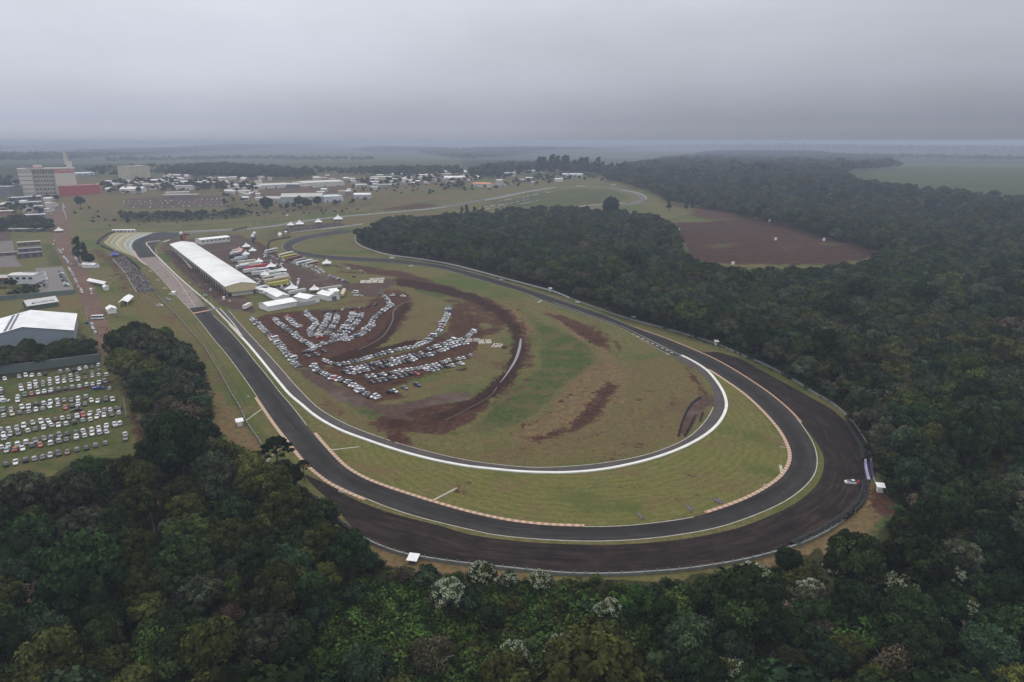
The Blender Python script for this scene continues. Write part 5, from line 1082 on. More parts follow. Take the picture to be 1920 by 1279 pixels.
# road and town
car_row([(110,468),(113,472),(117,477)], (.25, 1), 'cars at the left kerb of the earth road', 5, 0, ['white', 'silver']); car_row([(120,482),(125,488),(128,494)], (.25, 1), 'cars at the left kerb of the earth road', 5.5, 0, ['white']); 
car_row([(128,502),(136,514),(142,526),(149,540),(154,549)], (.35, 1), 'long file parked left of the earth road', 5.2, .03, ['white', 'white', 'silver', 'red']); car_row([(134,469),(139,477),(142,485),(146,492),(150,500)], (.3, 1), 'file parked right of the earth road', 5.4, .05, ['white', 'silver', 'white', 'grey'])
for px, py, c, k in ((118,469,'w','SUV'),(134,496,'w','hatchback'),(171,546,'w','van'),(172,552,'w','hatchback'),(102,452,'w','sedan'),(100,459,'w','SUV'),(96,401,'w','hatchback'),(126,428,'r','hatchback'),(173,610,'w','SUV'),(174,616,'w','hatchback'),(177,620,'s','hatchback'),(179,625,'w','hatchback')): add_car(px, py, (.3, 1), 'loose cars on the earth road', k, _c[c])
add_car(300, 573.5, (1, .05), 'cars on the grass beside the start straight', 'sedan', 'white'); add_car(315, 563, (1, .1), 'cars on the grass beside the start straight', 'SUV', 'silver')
car_row([(82,512),(84,525),(86,540)], (1, .05), 'left side of the paved yard', 5.5, .1, ['silver', 'white', 'black']); car_row([(114,511),(118,521),(125,537)], (1, .05), 'right side of the paved yard', 4.6, .1, ['silver', 'white', 'black'])
car_row([(119,386),(118,392),(120,397),(123,404),(125,412)], (.3, 1), 'cars on the far end of the earth road', 6, .05, ['white', 'silver'])
car_row([(118,383),(122,390)], (.3, 1), 'cars on the far end of the earth road', 6, 0, ['white'])
for row, y0, sl in (('upper row', 378, -.02), ('middle row', 382, -.02), ('lower row', 389, -.02)):
    car_row([(232 + (8 if y0 > 385 else 0), y0 + 1), (300, y0), (375, y0 - 2), (425, y0 - 4)], (.5, -.8), row + ' of the distant truck yard', 8, .12, ['white', 'white', 'silver', 'white', 'grey'], ['van', 'SUV', 'van', 'hatchback'])
car_row([(660,352),(700,350),(760,345)], (1, 0), 'cars before the distant sheds', 11, .3); car_row([(800,344),(870,338)], (1, 0), 'cars before the distant sheds', 14, .3)
car_row([(905,389),(950,383),(990,374)], (1, -.2), 'cars inside the far track loop', 4, .2); car_row([(900,393),(955,387),(1010,376)], (1, -.2), 'cars inside the far track loop', 4, .3); car_row([(935,378),(975,371),(1030,361)], (1, -.2), 'cars inside the far track loop', 5, .3)
for k in range(75):
    px = cr.uniform(440, 545); py = cr.uniform(max(466, 462 + (px - 440) * .3), 548)
    if 0 <= (px - 440): add_car(px, py, (cr.uniform(-1, 1), cr.uniform(-.5, .5)), 'cars scattered between the paddock trucks')
for k in range(26): add_car(cr.uniform(395, 470), cr.uniform(566, 590) if k % 2 else cr.uniform(452, 466), (1, cr.uniform(-.4, .4)), 'cars scattered round the pit building') if False else None
# special
race = len(CARS); x, y = XY(1597, 906)
# ---- turn the nearest 298 into separate cars, the rest into one object
for c in CARS: c['d'] = math.hypot(c['x'], c['y']); c['vis'] = 0 <= c['px'] <= 1920 and c['px'] > 1
order_ = sorted(CARS, key=lambda c: c['d']); SINGLE_CARS = order_[:290]; REST = order_[290:]
def make_car(kind, col, loc, rz, wheels=True, name=None):
    m_ = CARM[kind]; root = bpy.data.objects.new(name or ('parked_' + {'SUV': 'suv', 'race car': 'car'}.get(kind, kind)), None); link(root); root.location = loc; root.rotation_euler = (0, 0, rz)
    b = bpy.data.objects.new('body', m_['body']); b.color = (*COLS[col], 1); link(b, root); link(bpy.data.objects.new('windows', m_['windows']), root)
    if wheels:
        for p in m_['wpos']: w = bpy.data.objects.new('wheel', m_['wheel']); w.location = p; link(w, root)
    return root
rows_ = {}
for c in SINGLE_CARS: rows_.setdefault((c['row'], c['col'], c['kind']), []).append(c)
PLACE = lambda row: row
for (row, col, kind), L in rows_.items():
    L.sort(key=lambda c: (c['px'], c['py']))
    for i, c in enumerate(L):
        o = make_car(kind, col, (c['x'], c['y'], 0.02), c['rz'])
        lab = '%s %s in the %s' % (col, kind, row) if len(L) == 1 else '%s %s %s from the left in the %s' % (ORD[i + 1], col, kind, row)
        w_ = lab.split(); 
        if len(w_) > 16: lab = ' '.join(lab.replace(' from the left in the ', ' in the ').split()[:16])
        tag(o, lab, 'car', 'cars in the ' + row)
vs, fs, mi, pc = [], [], [], []
for c in REST:
    for part, col in ((0, COLS[c['col']]), (1, (.02, .022, .026))):
        mb = CARM[c['kind']]['mb'][part]; ca, sa = math.cos(c['rz']), math.sin(c['rz']); z0 = T0(c['x'], c['y']); k = len(vs)
        vs += [(c['x'] + p[0] * ca - p[1] * sa, c['y'] + p[0] * sa + p[1] * ca, z0 + p[2]) for p in mb.v]; fs += [tuple(k + q for q in f) for f in mb.f]; pc += [(*col, 1)] * len(mb.f)
me = bpy.data.meshes.new('parked_cars_mesh'); me.from_pydata(vs, [], fs); at = me.attributes.new('paint', 'FLOAT_COLOR', 'FACE'); at.data.foreach_set('color', np.array(pc, np.float32).ravel()); me.materials.append(FACEC)
tag(link(bpy.data.objects.new('parked_cars', me)), 'hundreds of smaller parked cars in the fan rows, paddock and distant yards', kind='stuff')
rc = make_car('race car', 'white', (*XY(1597, 906), .05), hdg(1597, 906, (-1, -.08)), name='race_car'); tag(rc, 'white race car with a red tail leaving a dust trail on the dark run off', 'race car')
mb = MB(); mb.box((-2.2, 0, 1.02), (.32, 1.7, .05)); mb.box((-2.15, .6, .7), (.1, .06, .33)); mb.box((-2.15, -.6, .7), (.1, .06, .33)); mb.build('rear_wing', M(COLS['red'], .4), rc)
mb = MB(); loft(mb, [(-2.28, .22, .735, .93, .89), (-1.25, .14, .835, .97, .87)]); mb.build('rear_panel', M((.30, .05, .045), .4), rc)
mb = MB(); mb.box((1.2, 0, .70), (.9, 1.0, .06)); mb.build('bonnet_stripe', M(COLS['black'], .4), rc)
# trucks, trailers and buses
def trailer(px0, py0, px1, py1, h, col, label, cab=None, bus=False, w=2.6, stripe=None):
    a, b = P(px0, py0), P(px1, py1); a.z = b.z = 0; d = b - a; L = d.length; rz = math.atan2(d.y, d.x); c = (a + b) / 2 + Vector((0, w / 2, 0))
    root = empty('bus' if bus else ('truck' if cab else 'trailer'), (c.x, c.y, 0.02), rz); tag(root, label, 'bus' if bus else ('truck' if cab else 'trailer'), 'buses in the paddock' if bus else 'race trucks in the paddock')
    B = MB(); z0 = .45 if bus else 1.0; B.box((0, 0, z0), (L, w, h - z0)); B.box((0, 0, h), (L - .5, w - .5, .12), top=.96); B.build('body', M(col, .4), root)
    if stripe: S = MB(); [S.box((0, s * (w / 2 + .015), z0 + .5), (L * .96, .05, (h - z0) * .4)) for s in (-1, 1)]; S.build('livery', M(stripe, .5), root)
    if bus: g = MB(); [g.box((0, s * (w / 2 + .02), 1.7), (L * .92, .05, .95)) for s in (-1, 1)]; g.box((L / 2 + .02, 0, 1.3), (.05, w * .85, 1.4)); g.build('windows', GLASS, root)
    W2 = MB(); W2.tube((0, -w / 2 + .05, .48), (0, -w / 2 + .38, .48), .48, n=10); W2.tube((0, w / 2 - .38, .48), (0, w / 2 - .05, .48), .48, n=10); wm = W2.mesh('axle_wheels', TYRE)
    for fx_ in ((-.32, .34) if bus else (-.36, -.27, .30)): q = bpy.data.objects.new('wheel', wm); q.location = (fx_ * L, 0, 0); link(q, root)
    if cab: K = MB(); loft(K, [(L / 2 + .35, .5, 3.0, 1.2, 1.1), (L / 2 + 1.6, .5, 2.9, 1.2, 1.05), (L / 2 + 2.3, .5, 1.6, 1.15, 1.1)]); K.build('cab', M(cab, .4), root); G2 = MB(); G2.box((L / 2 + 1.98, 0, 1.75), (.25, 2.0, .75), top=.8); G2.build('windscreen', GLASS, root)
    return root
Yl, Wt = (.46, .36, .07), WHITE
for i, (d, h, c, lb, cab, bus, st2) in enumerate([
 ((436,476,452,472), 3.8, (.5, .5, .48), 'grey-white box container at the far end of the paddock', None, 0, None), ((432,481,452,477), 3.9, Wt, 'white trailer with red side stripe in the far paddock', None, 0, (.35, .04, .04)), ((430,486,453,482), 3.9, (.06, .06, .07), 'black trailer beside the small white tent', None, 0, None),
 ((433,494,456,490), 3.6, (.32, .33, .34), 'plain grey trailer below the black one', None, 0, None), ((446,498,478,494), 4.0, (.52, .50, .42), 'cream trailer in the upper paddock line', None, 0, None), ((450,503,485,499), 4.0, (.60, .60, .56), 'pale cream trailer above the red one', Wt, 0, None), ((460,509,502,502), 4.0, (.38, .035, .03), 'bright red race trailer in the middle of the paddock', None, 0, None),
 ((480,510,502,508), 3.4, Wt, 'short white trailer with window openings under the red one', None, 0, (.12, .12, .13)), ((472,519,506,514), 3.9, (.52, .53, .55), 'silver trailer in the middle of the paddock', None, 0, None), ((489,521,524,516), 4.0, (.62, .62, .58), 'white trailer with green stripe in the paddock line', None, 0, (.08, .25, .14)),
 ((492,528,531,520), 4.0, (.6, .58, .50), 'cream trailer with yellow nose in the paddock line', Yl, 0, (.05, .05, .05)), ((496,534,540,526), 4.1, (.60, .52, .42), 'tan and yellow trailer second from the pit tent', Yl, 0, (.35, .25, .05)), ((502,541,541,534), 4.1, (.42, .41, .08), 'bright lime yellow race trailer with white cab nearest the pit tent', Wt, 0, None),
 ((497,476,519,471), 3.6, (.6, .6, .58), 'white bus at the upper end of the bus line', None, 1, None), ((523,484,549,478), 3.7, (.62, .60, .45), 'cream bus third in the bus line', None, 1, (.1, .1, .1)), ((529,488,556,482), 3.7, (.50, .46, .10), 'yellow and cream bus in the bus line', None, 1, None), ((537,492,564,485), 3.7, (.22, .08, .05), 'dark red bus in the bus line', None, 1, None),
 ((552,495,572,490), 3.5, (.3, .31, .32), 'grey bus near the lower end of the bus line', None, 1, None), ((556,499,585,493), 3.7, Wt, 'white bus at the lower end of the bus line', None, 1, None), ((574,500,595,495), 3.5, (.5, .48, .46), 'white and red bus last in the bus line', None, 1, (.35, .05, .04)),
 ((457,583,468,577), 3.6, (.62, .61, .56), 'white box truck with yellow cab beside the long white tent', Yl, 0, None), ((445,545,458,551), 3.0, Wt, 'upper white trailer right of the pit building', None, 0, None), ((541,555,572,549), 3.4, (.50, .50, .50), 'long grey trailer behind the middle white tent', None, 0, None), ((641,559,645,549), 3.0, (.5, .40, .26), 'tan truck right of the right white tent', Wt, 0, None), ((600,547,640,541), 2.6, (.42, .40, .34), 'long low pale trailer behind the right white tent', None, 0, None),
 ((440,490,462,486), 3.7, (.45, .46, .48), 'grey-blue trailer squeezed between the upper paddock trailers', None, 0, None), ((443,506,466,502), 3.8, Wt, 'white trailer tucked behind the cream trailers', None, 0, (.1, .12, .3)), ((456,514,480,510), 3.8, (.60, .60, .60), 'pale trailer left of the short white one', None, 0, None), ((476,548,500,543), 3.6, Wt, 'white trailer beside the tan and yellow trailers', None, 0, (.2, .2, .2)), ((505,516,530,511), 3.6, (.62, .62, .62), 'white trailer right of the silver one', None, 0, None), ((512,524,536,519), 3.6, Wt, 'short white truck right of the green striped trailer', Wt, 0, None),
 ((170,600,193,599), 2.7, Wt, 'white minibus crossing the earth road', None, 1, None)]): trailer(*d, h, c, lb, cab, bool(bus), stripe=st2)
# ------------------------------------------------------------------ buildings, tents, signs, people
def DEP(p): return p.y * ct - (p.z - CAMH) * st
def building(name, label, cat, A, B, depth, h, rise=1.5, wall=WHITE, roof=WHITE, ridge='along', group=None, doors=0, win=0, over=.5, flat=False, door_col=(.12, .13, .15), z=None, open_front=False, rough=.5, px=True):
    """A, B = pixels of the near base edge, left to right; depth goes away from the viewer"""
    a = P(*A) if px else Vector(A); b = P(*B) if px else Vector(B); z0 = min(T0(a.x, a.y), T0(b.x, b.y)) if z is None else z; a.z = b.z = 0; d = (b - a); L = d.length; rz = math.atan2(d.y, d.x)
    root = empty(name, (a.x, a.y, z0), rz); tag(root, label, cat, group); D = depth
    w = MB(); rf = MB()
    if open_front:
        for x in np.linspace(0, L, max(2, int(L / 6) + 1)):
            for y in (0, D): w.box((x, y, 0), (.18, .18, h))
    else:
        w.face([(0, 0, -1), (L, 0, -1), (L, 0, h), (0, 0, h)]); w.face([(L, 0, -1), (L, D, -1), (L, D, h), (L, 0, h)]); w.face([(L, D, -1), (0, D, -1), (0, D, h), (L, D, h)]); w.face([(0, D, -1), (0, 0, -1), (0, 0, h), (0, D, h)])
    o, t = over, .18
    if flat or rise == 0:
        rf.box((L / 2, D / 2, h), (L + 2 * o, D + 2 * o, .35))
    elif ridge == 'along':
        for s, y0, y1 in ((1, -o, D / 2), (1, D + o, D / 2)):
            e = h - rise * o / (D / 2); rf.add([(-o, y0, e), (L + o, y0, e), (L + o, y1, h + rise), (-o, y1, h + rise), (-o, y0, e + t), (L + o, y0, e + t), (L + o, y1, h + rise + t), (-o, y1, h + rise + t)], [(0, 1, 2, 3), (4, 5, 6, 7), (0, 1, 5, 4), (1, 2, 6, 5), (3, 0, 4, 7)])
        if not open_front:
            for x in (0, L): w.face([(x, 0, h), (x, D, h), (x, D / 2, h + rise)])
    elif ridge == 'hip':
        k = min(L, D) * .3; rf.add([(-o, -o, h), (L + o, -o, h), (L + o, D + o, h), (-o, D + o, h), (k, D / 2, h + rise), (L - k, D / 2, h + rise)] if L > D else [(-o, -o, h), (L + o, -o, h), (L + o, D + o, h), (-o, D + o, h), (L / 2, k, h + rise), (L / 2, D - k, h + rise)], [(0, 1, 5, 4), (1, 2, 5), (2, 3, 4, 5), (3, 0, 4)] if L > D else [(0, 1, 4), (1, 2, 5, 4), (2, 3, 5), (3, 0, 4, 5)])
    else:
        for x0, x1 in ((-o, L / 2), (L + o, L / 2)):
            e = h - rise * o / (L / 2); rf.add([(x0, -o, e), (x0, D + o, e), (x1, D + o, h + rise), (x1, -o, h + rise), (x0, -o, e + t), (x0, D + o, e + t), (x1, D + o, h + rise + t), (x1, -o, h + rise + t)], [(0, 1, 2, 3), (4, 5, 6, 7), (0, 1, 5, 4), (3, 0, 4, 7), (1, 2, 6, 5)])
        if not open_front:
            for y in (0, D): w.face([(0, y, h), (L, y, h), (L / 2, y, h + rise)])
    w.build('post' if open_front else 'wall', M(wall, .8, var=.08, scale=.3, dirt=.25), root); rf.build('roof', M(roof, rough, var=.08, scale=.25, dirt=.22), root)
    for k in range(doors):
        x = L * (k + .5) / doors; q = MB(); q.box((x, -.03, 0), (min(4, L / doors * .5), .12, min(h * .75, 3.8))); q.build('door', M(door_col, .6), root)
    for k in range(win):
        x = L * (k + .5) / win; q = MB(); q.box((x, -.03, h * .55), (L / win * .55, .1, h * .22)); q.build('window', GLASS, root)
    root['_L'] = L; root['_D'] = D
    return root
# ---- pit building, solved from its eaves
H_ = 8.5
en, ef = P(424, 536.7, H_), P(320, 457.5, H_); rn = P(476, 529, H_)
a = Vector((en.x, en.y, 0)); u = Vector((ef.x - en.x, ef.y - en.y, 0)); Lp = u.length; u.normalize(); v = Vector((u.y, -u.x, 0)); r_ = Vector((rn.x, rn.y, 0)) - a; Wp = r_.dot(v)
pit = empty('pit_building', (a.x, a.y, 0), math.atan2(v.y, v.x)); tag(pit, 'long white-roofed pit building with cream gable beside the start straight', 'building')
# local x = across, local y = along
mb = MB(); rs = 1.9; x0, x1 = -1.2, Wp + 1.2; pr = [(x0, H_ - .3), (Wp * .27, H_ + rs * .62), (Wp * .5, H_ + rs), (Wp * .73, H_ + rs * .62), (x1, H_ - .3)]
for (xa, za), (xb, zb) in zip(pr, pr[1:]): mb.add([(xa, -1, za), (xb, -1, zb), (xb, Lp, zb), (xa, Lp, za), (xa, -1, za + .25), (xb, -1, zb + .25), (xb, Lp, zb + .25), (xa, Lp, za + .25)], [(3, 2, 1, 0), (4, 5, 6, 7), (0, 1, 5, 4), (2, 3, 7, 6)])
mb.add([(x0, -1, H_ - .3), (x0, Lp, H_ - .3), (x0, Lp, H_ - .05), (x0, -1, H_ - .05), (x1, -1, H_ - .3), (x1, Lp, H_ - .3), (x1, Lp, H_ - .05), (x1, -1, H_ - .05)], [(0, 1, 2, 3), (4, 5, 6, 7)])
for k in range(1, 40):
    y = Lp * k / 40
    for (xa, za), (xb, zb) in zip(pr, pr[1:]): mb.add([(xa, y, za + .27), (xb, y, zb + .27), (xb, y + .3, zb + .27), (xa, y + .3, za + .27)], [(0, 1, 2, 3)], 1)
mb.build('roof', [M((.76, .76, .75), .45, var=.07, scale=.12, dirt=.25), M((.52, .52, .51), .6)], pit)
mb = MB(); CRM = M((.56, .48, .29), .8, var=.06)
for y in (-.6, Lp - .4): mb.add([(x0 + .3, y, 6.6), (x0 + 3, y, 3.4), (x1 - 3, y, 3.4), (x1 - .3, y, 6.6)] + [(p[0], y, p[1] - .02) for p in pr[::-1]], [(0, 1, 2, 3, 4, 5, 6, 7, 8)])
mb.build('gable', CRM, pit)
mb = MB(); mb.box((x0 + .25, Lp / 2 - .5, H_ - 1.0), (.25, Lp - 1, .75)); mb.box((x1 - .25, Lp / 2 - .5, H_ - 1.0), (.25, Lp - 1, .75)); mb.build('fascia', CRM, pit)
mb = MB(); mb.box((Wp / 2 + 1, Lp / 2, 0), (Wp - 6, Lp - 2, 7.8)); mb.build('wall', M((.5, .49, .44), .8), pit)
mb = MB(); mb.box((3.2, Lp / 2, 4.1), (5, Lp - 2, .3)); mb.build('balcony', M((.45, .45, .43), .8), pit)
nb = 26
for k in range(nb):
    y = 3 + (Lp - 6) * k / (nb - 1); q = MB(); q.box((.6, y, 0), (.4, .4, 7.6)); q.build('column', M((.6, .6, .58), .7), pit)
    if k < nb - 1: q = MB(); q.box((3.95, y + (Lp - 6) / (nb - 1) / 2, 0), (.15, (Lp - 6) / (nb - 1) * .75, 3.4)); q.build('garage_door', M([(.06, .065, .075), (.10, .11, .16), (.28, .28, .27)][k % 3], .6), pit); q = MB(); q.box((3.95, y + (Lp - 6) / (nb - 1) / 2, 5.0), (.12, (Lp - 6) / (nb - 1) * .7, 1.6)); q.build('window', GLASS, pit)
# ---- paddock buildings and tents
building('paddock_hall', 'white flat-topped hall behind the far end of the pit building', 'hall', (378,459), (432,453), 16, 5.5, 1.0, (.62, .62, .60), (.78, .78, .77), 'along', win=7)
building('long_tent', 'long white gabled tent in front of the trucks with its end facing the car park', 'tent', (504,584), (557,574), 14, 3.6, 1.5, (.70, .71, .72), (.80, .80, .80), 'along')
building('annex_tent', 'white tent wing running back from the long white tent', 'tent', (521,566), (543,563), 32, 3.6, 1.5, (.70, .71, .72), (.80, .80, .80), 'across')
building('white_tent', 'middle white tent with pointed gable between the car park and trucks', 'tent', (577,571), (600,566), 16, 4.0, 1.6, (.72, .72, .73), (.80, .80, .80), 'across')
building('white_tent', 'right white tent beside the tan truck', 'tent', (617,565), (637,561), 15, 4.0, 1.8, (.72, .72, .73), (.80, .80, .80), 'across', doors=1)
building('white_tent', 'small white tent wing behind the right white tent', 'tent', (622,556), (636,554), 10, 3.6, 1.4, (.72, .72, .73), (.80, .80, .80), 'along')
building('trailer_office', 'white office cabins in line right of the pit building', 'cabin', (497,552), (506,550), 36, 3.2, .5, (.66, .67, .68), (.76, .76, .77), 'across')
building('yard_fence', 'corrugated grey fence panel right of the long white tent', 'fence', (558,576), (592,570), .3, 2.6, 0, (.36, .37, .38), (.36, .37, .38), flat=True, over=.05)
def pagoda(px, py, s, col, label, legs=2.6):
    x, y = XY(px, py); root = empty('pagoda_tent', (x, y, 0), .2); tag(root, label, 'tent', 'pagoda tents'); m = MB(); h = s / 2
    prof = [(1.05, legs), (.62, legs + s * .14), (.28, legs + s * .30), (.03, legs + s * .52)]
    for (k0, z0), (k1, z1) in zip(prof, prof[1:]):
        c0 = [(-h * k0, -h * k0, z0), (h * k0, -h * k0, z0), (h * k0, h * k0, z0), (-h * k0, h * k0, z0)]; c1 = [(-h * k1, -h * k1, z1), (h * k1, -h * k1, z1), (h * k1, h * k1, z1), (-h * k1, h * k1, z1)]; m.add(c0 + c1, [(0, 1, 5, 4), (1, 2, 6, 5), (2, 3, 7, 6), (3, 0, 4, 7)])
    m.build('canopy', M(col, .7), root)
    for a_ in (-1, 1):
        for b_ in (-1, 1): q = MB(); q.box((a_ * h * .95, b_ * h * .95, 0), (.14, .14, legs)); q.build('leg', M((.4, .4, .4), .5), root)
    q = MB(); q.box((0, h * .93, 0), (s * .88, .06, legs * .95)); q.build('back_panel', M(col, .7), root)
for d in ((461,481,7,(.76,.76,.76),'white pagoda tent right of the black trailer'),(449,473,7,(.66,.30,.26),'pink and red pagoda tent at the far end of the paddock'),(486,495,7,(.76,.76,.76),'white pagoda tent right of the cream trailers'),(509,504,8,(.76,.76,.76),'tall white pagoda tent at the end of the red trailer'),(613,498,8,(.74,.74,.73),'lone white pagoda tent on the grass edge behind the paddock'),(505,552,8,(.70,.70,.70),'white pagoda tent among the office cabins'),
          (545,425,9,(.76,.76,.76),'left white pagoda tent over the far grandstand'),(562,423,11,(.76,.76,.76),'second white pagoda tent over the far grandstand'),(597,419,10,(.76,.76,.76),'third white pagoda tent over the far grandstand'),(634,413,13,(.76,.76,.76),'right white pagoda tent at the end of the far grandstand'),(525,442,5,(.7,.7,.68),'tiny white pagoda left of the far grandstand'),
          (497,520,7,(.74,.74,.74),'white pagoda tent squeezed between silver and cream trailers'),(530,512,7,(.74,.74,.74),'white pagoda tent behind the middle of the bus line'),(474,474,7,(.74,.74,.74),'white pagoda tent on the upper paddock road'),(462,466,8,(.72,.72,.72),'white pagoda tent right of the paddock hall'),(548,546,8,(.74,.74,.74),'white pagoda tent between the two white gabled tents'),(590,548,7,(.72,.72,.72),'white pagoda tent behind the middle white tent'),(748,378,9,(.76,.76,.76),'white pagoda tent beside the distant earth mound'),(469,550,6,(.03,.12,.35),'blue canopy beside the near end of the pit building'),(112,441,9,(.7,.66,.62),'small pale tent beside the coloured corner'),(215,482,8,(.1,.1,.3),'purple canopy between the roadside white tents')): pagoda(*d)
building('roadside_tent', 'upper white tent left of the spectator bank', 'tent', (177,503), (187,501), 15, 3, 1.4, (.72,.72,.74), (.80,.80,.80), 'across')
building('roadside_tent', 'long white tent in the middle of the spectator bank', 'tent', (196,539), (205,537.5), 27, 3, 1.4, (.72,.72,.74), (.80,.80,.80), 'across', open_front=True)
building('roadside_tent', 'small white tent at the lower end of the long roadside tent', 'tent', (197,545), (205,544), 6, 2.8, 1, (.72,.72,.74), (.80,.80,.80), 'across')
building('roadside_tent', 'open white tent nearest the main straight', 'tent', (224,575), (240,574), 20, 3.2, 1.4, (.72,.72,.74), (.80,.80,.80), 'across', open_front=True)
building('roadside_tent', 'squat white pavilion right of the white minibus', 'tent', (203,589), (219,587), 9, 3.0, 1.4, (.74,.74,.75), (.80,.80,.80), 'across')
building('left_kiosk', 'white kiosk row at the far side of the coloured corner', 'kiosk', (212,444), (253,438), 5, 3.0, .5, (.60,.60,.60), (.74,.74,.73), 'along', doors=6)
# ---- left industrial area
wh = building('white_warehouse', 'large white-roofed warehouse with blue-grey walls at the left edge', 'warehouse', (-46,664), (141,642), 46, 7.5, 5.2, (.23, .28, .33), (.80, .80, .81), 'across', doors=0)
L_w, D_w = wh['_L'], wh['_D']; q = MB()
for k, (f0, f1) in enumerate(((.30, .335), (.355, .385))):
    for (x0_, x1_) in ((L_w * f0, L_w * f1),):
        z0_, z1_ = 7.5 + 5.2 * f0 * 2 + .24, 7.5 + 5.2 * f1 * 2 + .24; q.face([(x0_, 1, z0_), (x1_, 1, z1_), (x1_, D_w - 2, z1_), (x0_, D_w - 2, z0_)])
q.build('solar_panel', M((.05, .06, .08), .3), wh)
q = MB()
for k in range(1, 22):
    for s_x in (0, 1):
        y_ = D_w * k / 22; xx = (L_w * .5 + .3, L_w) if s_x else (L_w * .39, L_w * .5 - .3); zf = lambda x: 7.5 + 5.2 * (1 - abs(x - L_w / 2) / (L_w / 2)) + .2; q.face([(xx[0], y_, zf(xx[0])), (xx[1], y_, zf(xx[1])), (xx[1], y_ + .25, zf(xx[1])), (xx[0], y_ + .25, zf(xx[0]))])
q.build('roof_seams', M((.55, .55, .56), .6), wh)
sg = building('sign_shed', 'low pale metal-roofed shed with dark lettering on its roof slope', 'shed', (53,583), (110,574), 9, 3.6, 3.2, (.07, .10, .075), (.56, .55, .55), 'along')
def lettering(txt, parent, loc, rot, size, mat, sx=1.0, align='CENTER'):
    c = bpy.data.curves.new('lettering', 'FONT'); c.body = txt; c.size = size; c.extrude = .02; c.align_x = align; c.align_y = 'CENTER'; tmp = bpy.data.objects.new('tmp', c); COL.objects.link(tmp); bpy.context.view_layer.update()
    me = bpy.data.meshes.new_from_object(tmp); bpy.data.objects.remove(tmp); me.materials.clear(); me.materials.append(mat); o = bpy.data.objects.new('lettering', me); link(o, parent); o.location = loc; o.rotation_euler = rot; o.scale = (sx, 1, 1); return o
sl_ = math.atan2(3.2, 4.5); lettering('SULMETAIS', sg, (sg['_L'] * .57, 1.15, 3.6 + 3.2 * 1.15 / 4.5 + .26), (sl_, 0, 0), 2.3, M((.05, .055, .06), .7), 1.15)
q = MB(); q.add([(sg['_L'] * .16, .5, 3.6 + .6), (sg['_L'] * .24, .5, 3.6 + .6), (sg['_L'] * .2, 2.1, 3.6 + 1.75)], [(0, 1, 2)]); q.build('emblem', M((.05, .055, .06), .7), sg)
building('yard_wall', 'long green-grey concrete wall above the grass car park', 'wall', (-120,718), (190,678), .4, 4.2, 0, (.10, .135, .135), (.16, .19, .19), flat=True, over=.03)
building('yard_wall', 'green-grey wall behind the lettered roof shed', 'wall', (-60,569), (142,551), .4, 3.2, 0, (.12, .16, .15), (.17, .2, .19), flat=True, over=.03)
hs = building('white_house', 'two-storey white house with pale roof and dark solar panels', 'house', (17,533), (65,533), 14, 7.5, .8, (.58, .60, .62), (.55, .54, .52), 'along', win=4); q = MB(); q.box((hs['_L'] * .62, 10, 8.25), (12, 5, .15)); q.build('solar_panel', M((.03, .035, .045), .3), hs)
building('red_wing', 'low red-walled wing left of the white house', 'building', (-40,533), (15,532), 14, 5, .8, (.22, .05, .04), (.42, .38, .35), 'along', doors=3)
for i, (A, B, dp, h, rf, wl, lb) in enumerate([((28,452),(79,448),9,4,(.42,.41,.39),(.07,.07,.07),'uppermost of the dark terraced sheds left of the road'), ((20,457),(79,453),10,4,(.40,.39,.36),(.05,.05,.05),'second dark terraced shed left of the road'), ((34,462),(76,459),8,4,(.35,.33,.3),(.10,.08,.06),'third dark terraced shed with beige edge'), ((36,475),(78,472),11,4.2,(.11,.12,.17),(.07,.07,.08),'slate blue roofed shed left of the road'), ((36,485),(80,481),11,4.5,(.10,.09,.09),(.05,.045,.045),'lowest dark shed with cream front edge'),
     ((-20,482),(34,478),6,3,(.20,.14,.12),(.12,.05,.05),'long low shed at the left edge beside the paved yard')]): building('terraced_shed', lb, 'shed', A, B, dp, h, .6, wl, rf, 'along', doors=3)
for i, (A, B, dp, h, rf, wl, lb) in enumerate([((26,390),(80,387),16,8,(.42,.44,.48),(.20,.22,.27),'blue-grey roofed two-storey block in front of the factory'), ((24,380),(78,376),14,8,(.44,.45,.46),(.10,.12,.15),'long flat roof block just below the factory'), ((66,398),(83,397),12,9,(.5,.5,.5),(.30,.31,.33),'small white block stepped beside the road'), ((-10,404),(25,403),14,6,(.50,.48,.46),(.28,.15,.13),'pale roofed brick shed at the left edge'), ((38,410),(86,408),8,5,(.55,.56,.60),(.20,.23,.33),'thin white and blue roof above the trees')]): building('town_block', lb, 'building', A, B, dp, h, .8, wl, rf, 'along', win=6)
# ---- grain silo factory
fz = T0(*XY(110, 368)); fa_, fb_ = P(42, 368), P(146, 365); fac = empty('factory', (fa_.x, fa_.y, fa_.z), math.atan2(fb_.y - fa_.y, fb_.x - fa_.x)); tag(fac, 'tall cream factory block with red sign band and tower', 'factory'); LF = math.hypot(fb_.x - fa_.x, fb_.y - fa_.y); pm = DEP(fa_) / FPX; HF = 48 * pm; kx = LF / 104
FW = M((.56, .54, .48), .8, var=.05); mb = MB(); mb.box((LF * .12, 15, -2), (LF * .24, 30, HF + 2)); mb.box((LF * .82, 15, -2), (LF * .36, 30, HF + 2)); mb.box((LF * .44, 17, -2), (LF * .42, 26, HF + 1)); mb.build('wall', FW, fac)
mb = MB(); mb.box((LF / 2, 15, HF), (LF + 2, 32, 2.2)); mb.build('roof', M((.50, .49, .46), .7), fac)
for k in range(6): q = MB(); q.box((LF * .12, -.15, HF * (k + .6) / 6.2), (LF * .24, .5, .9)); q.build('floor_band', M((.12, .11, .11), .8), fac)
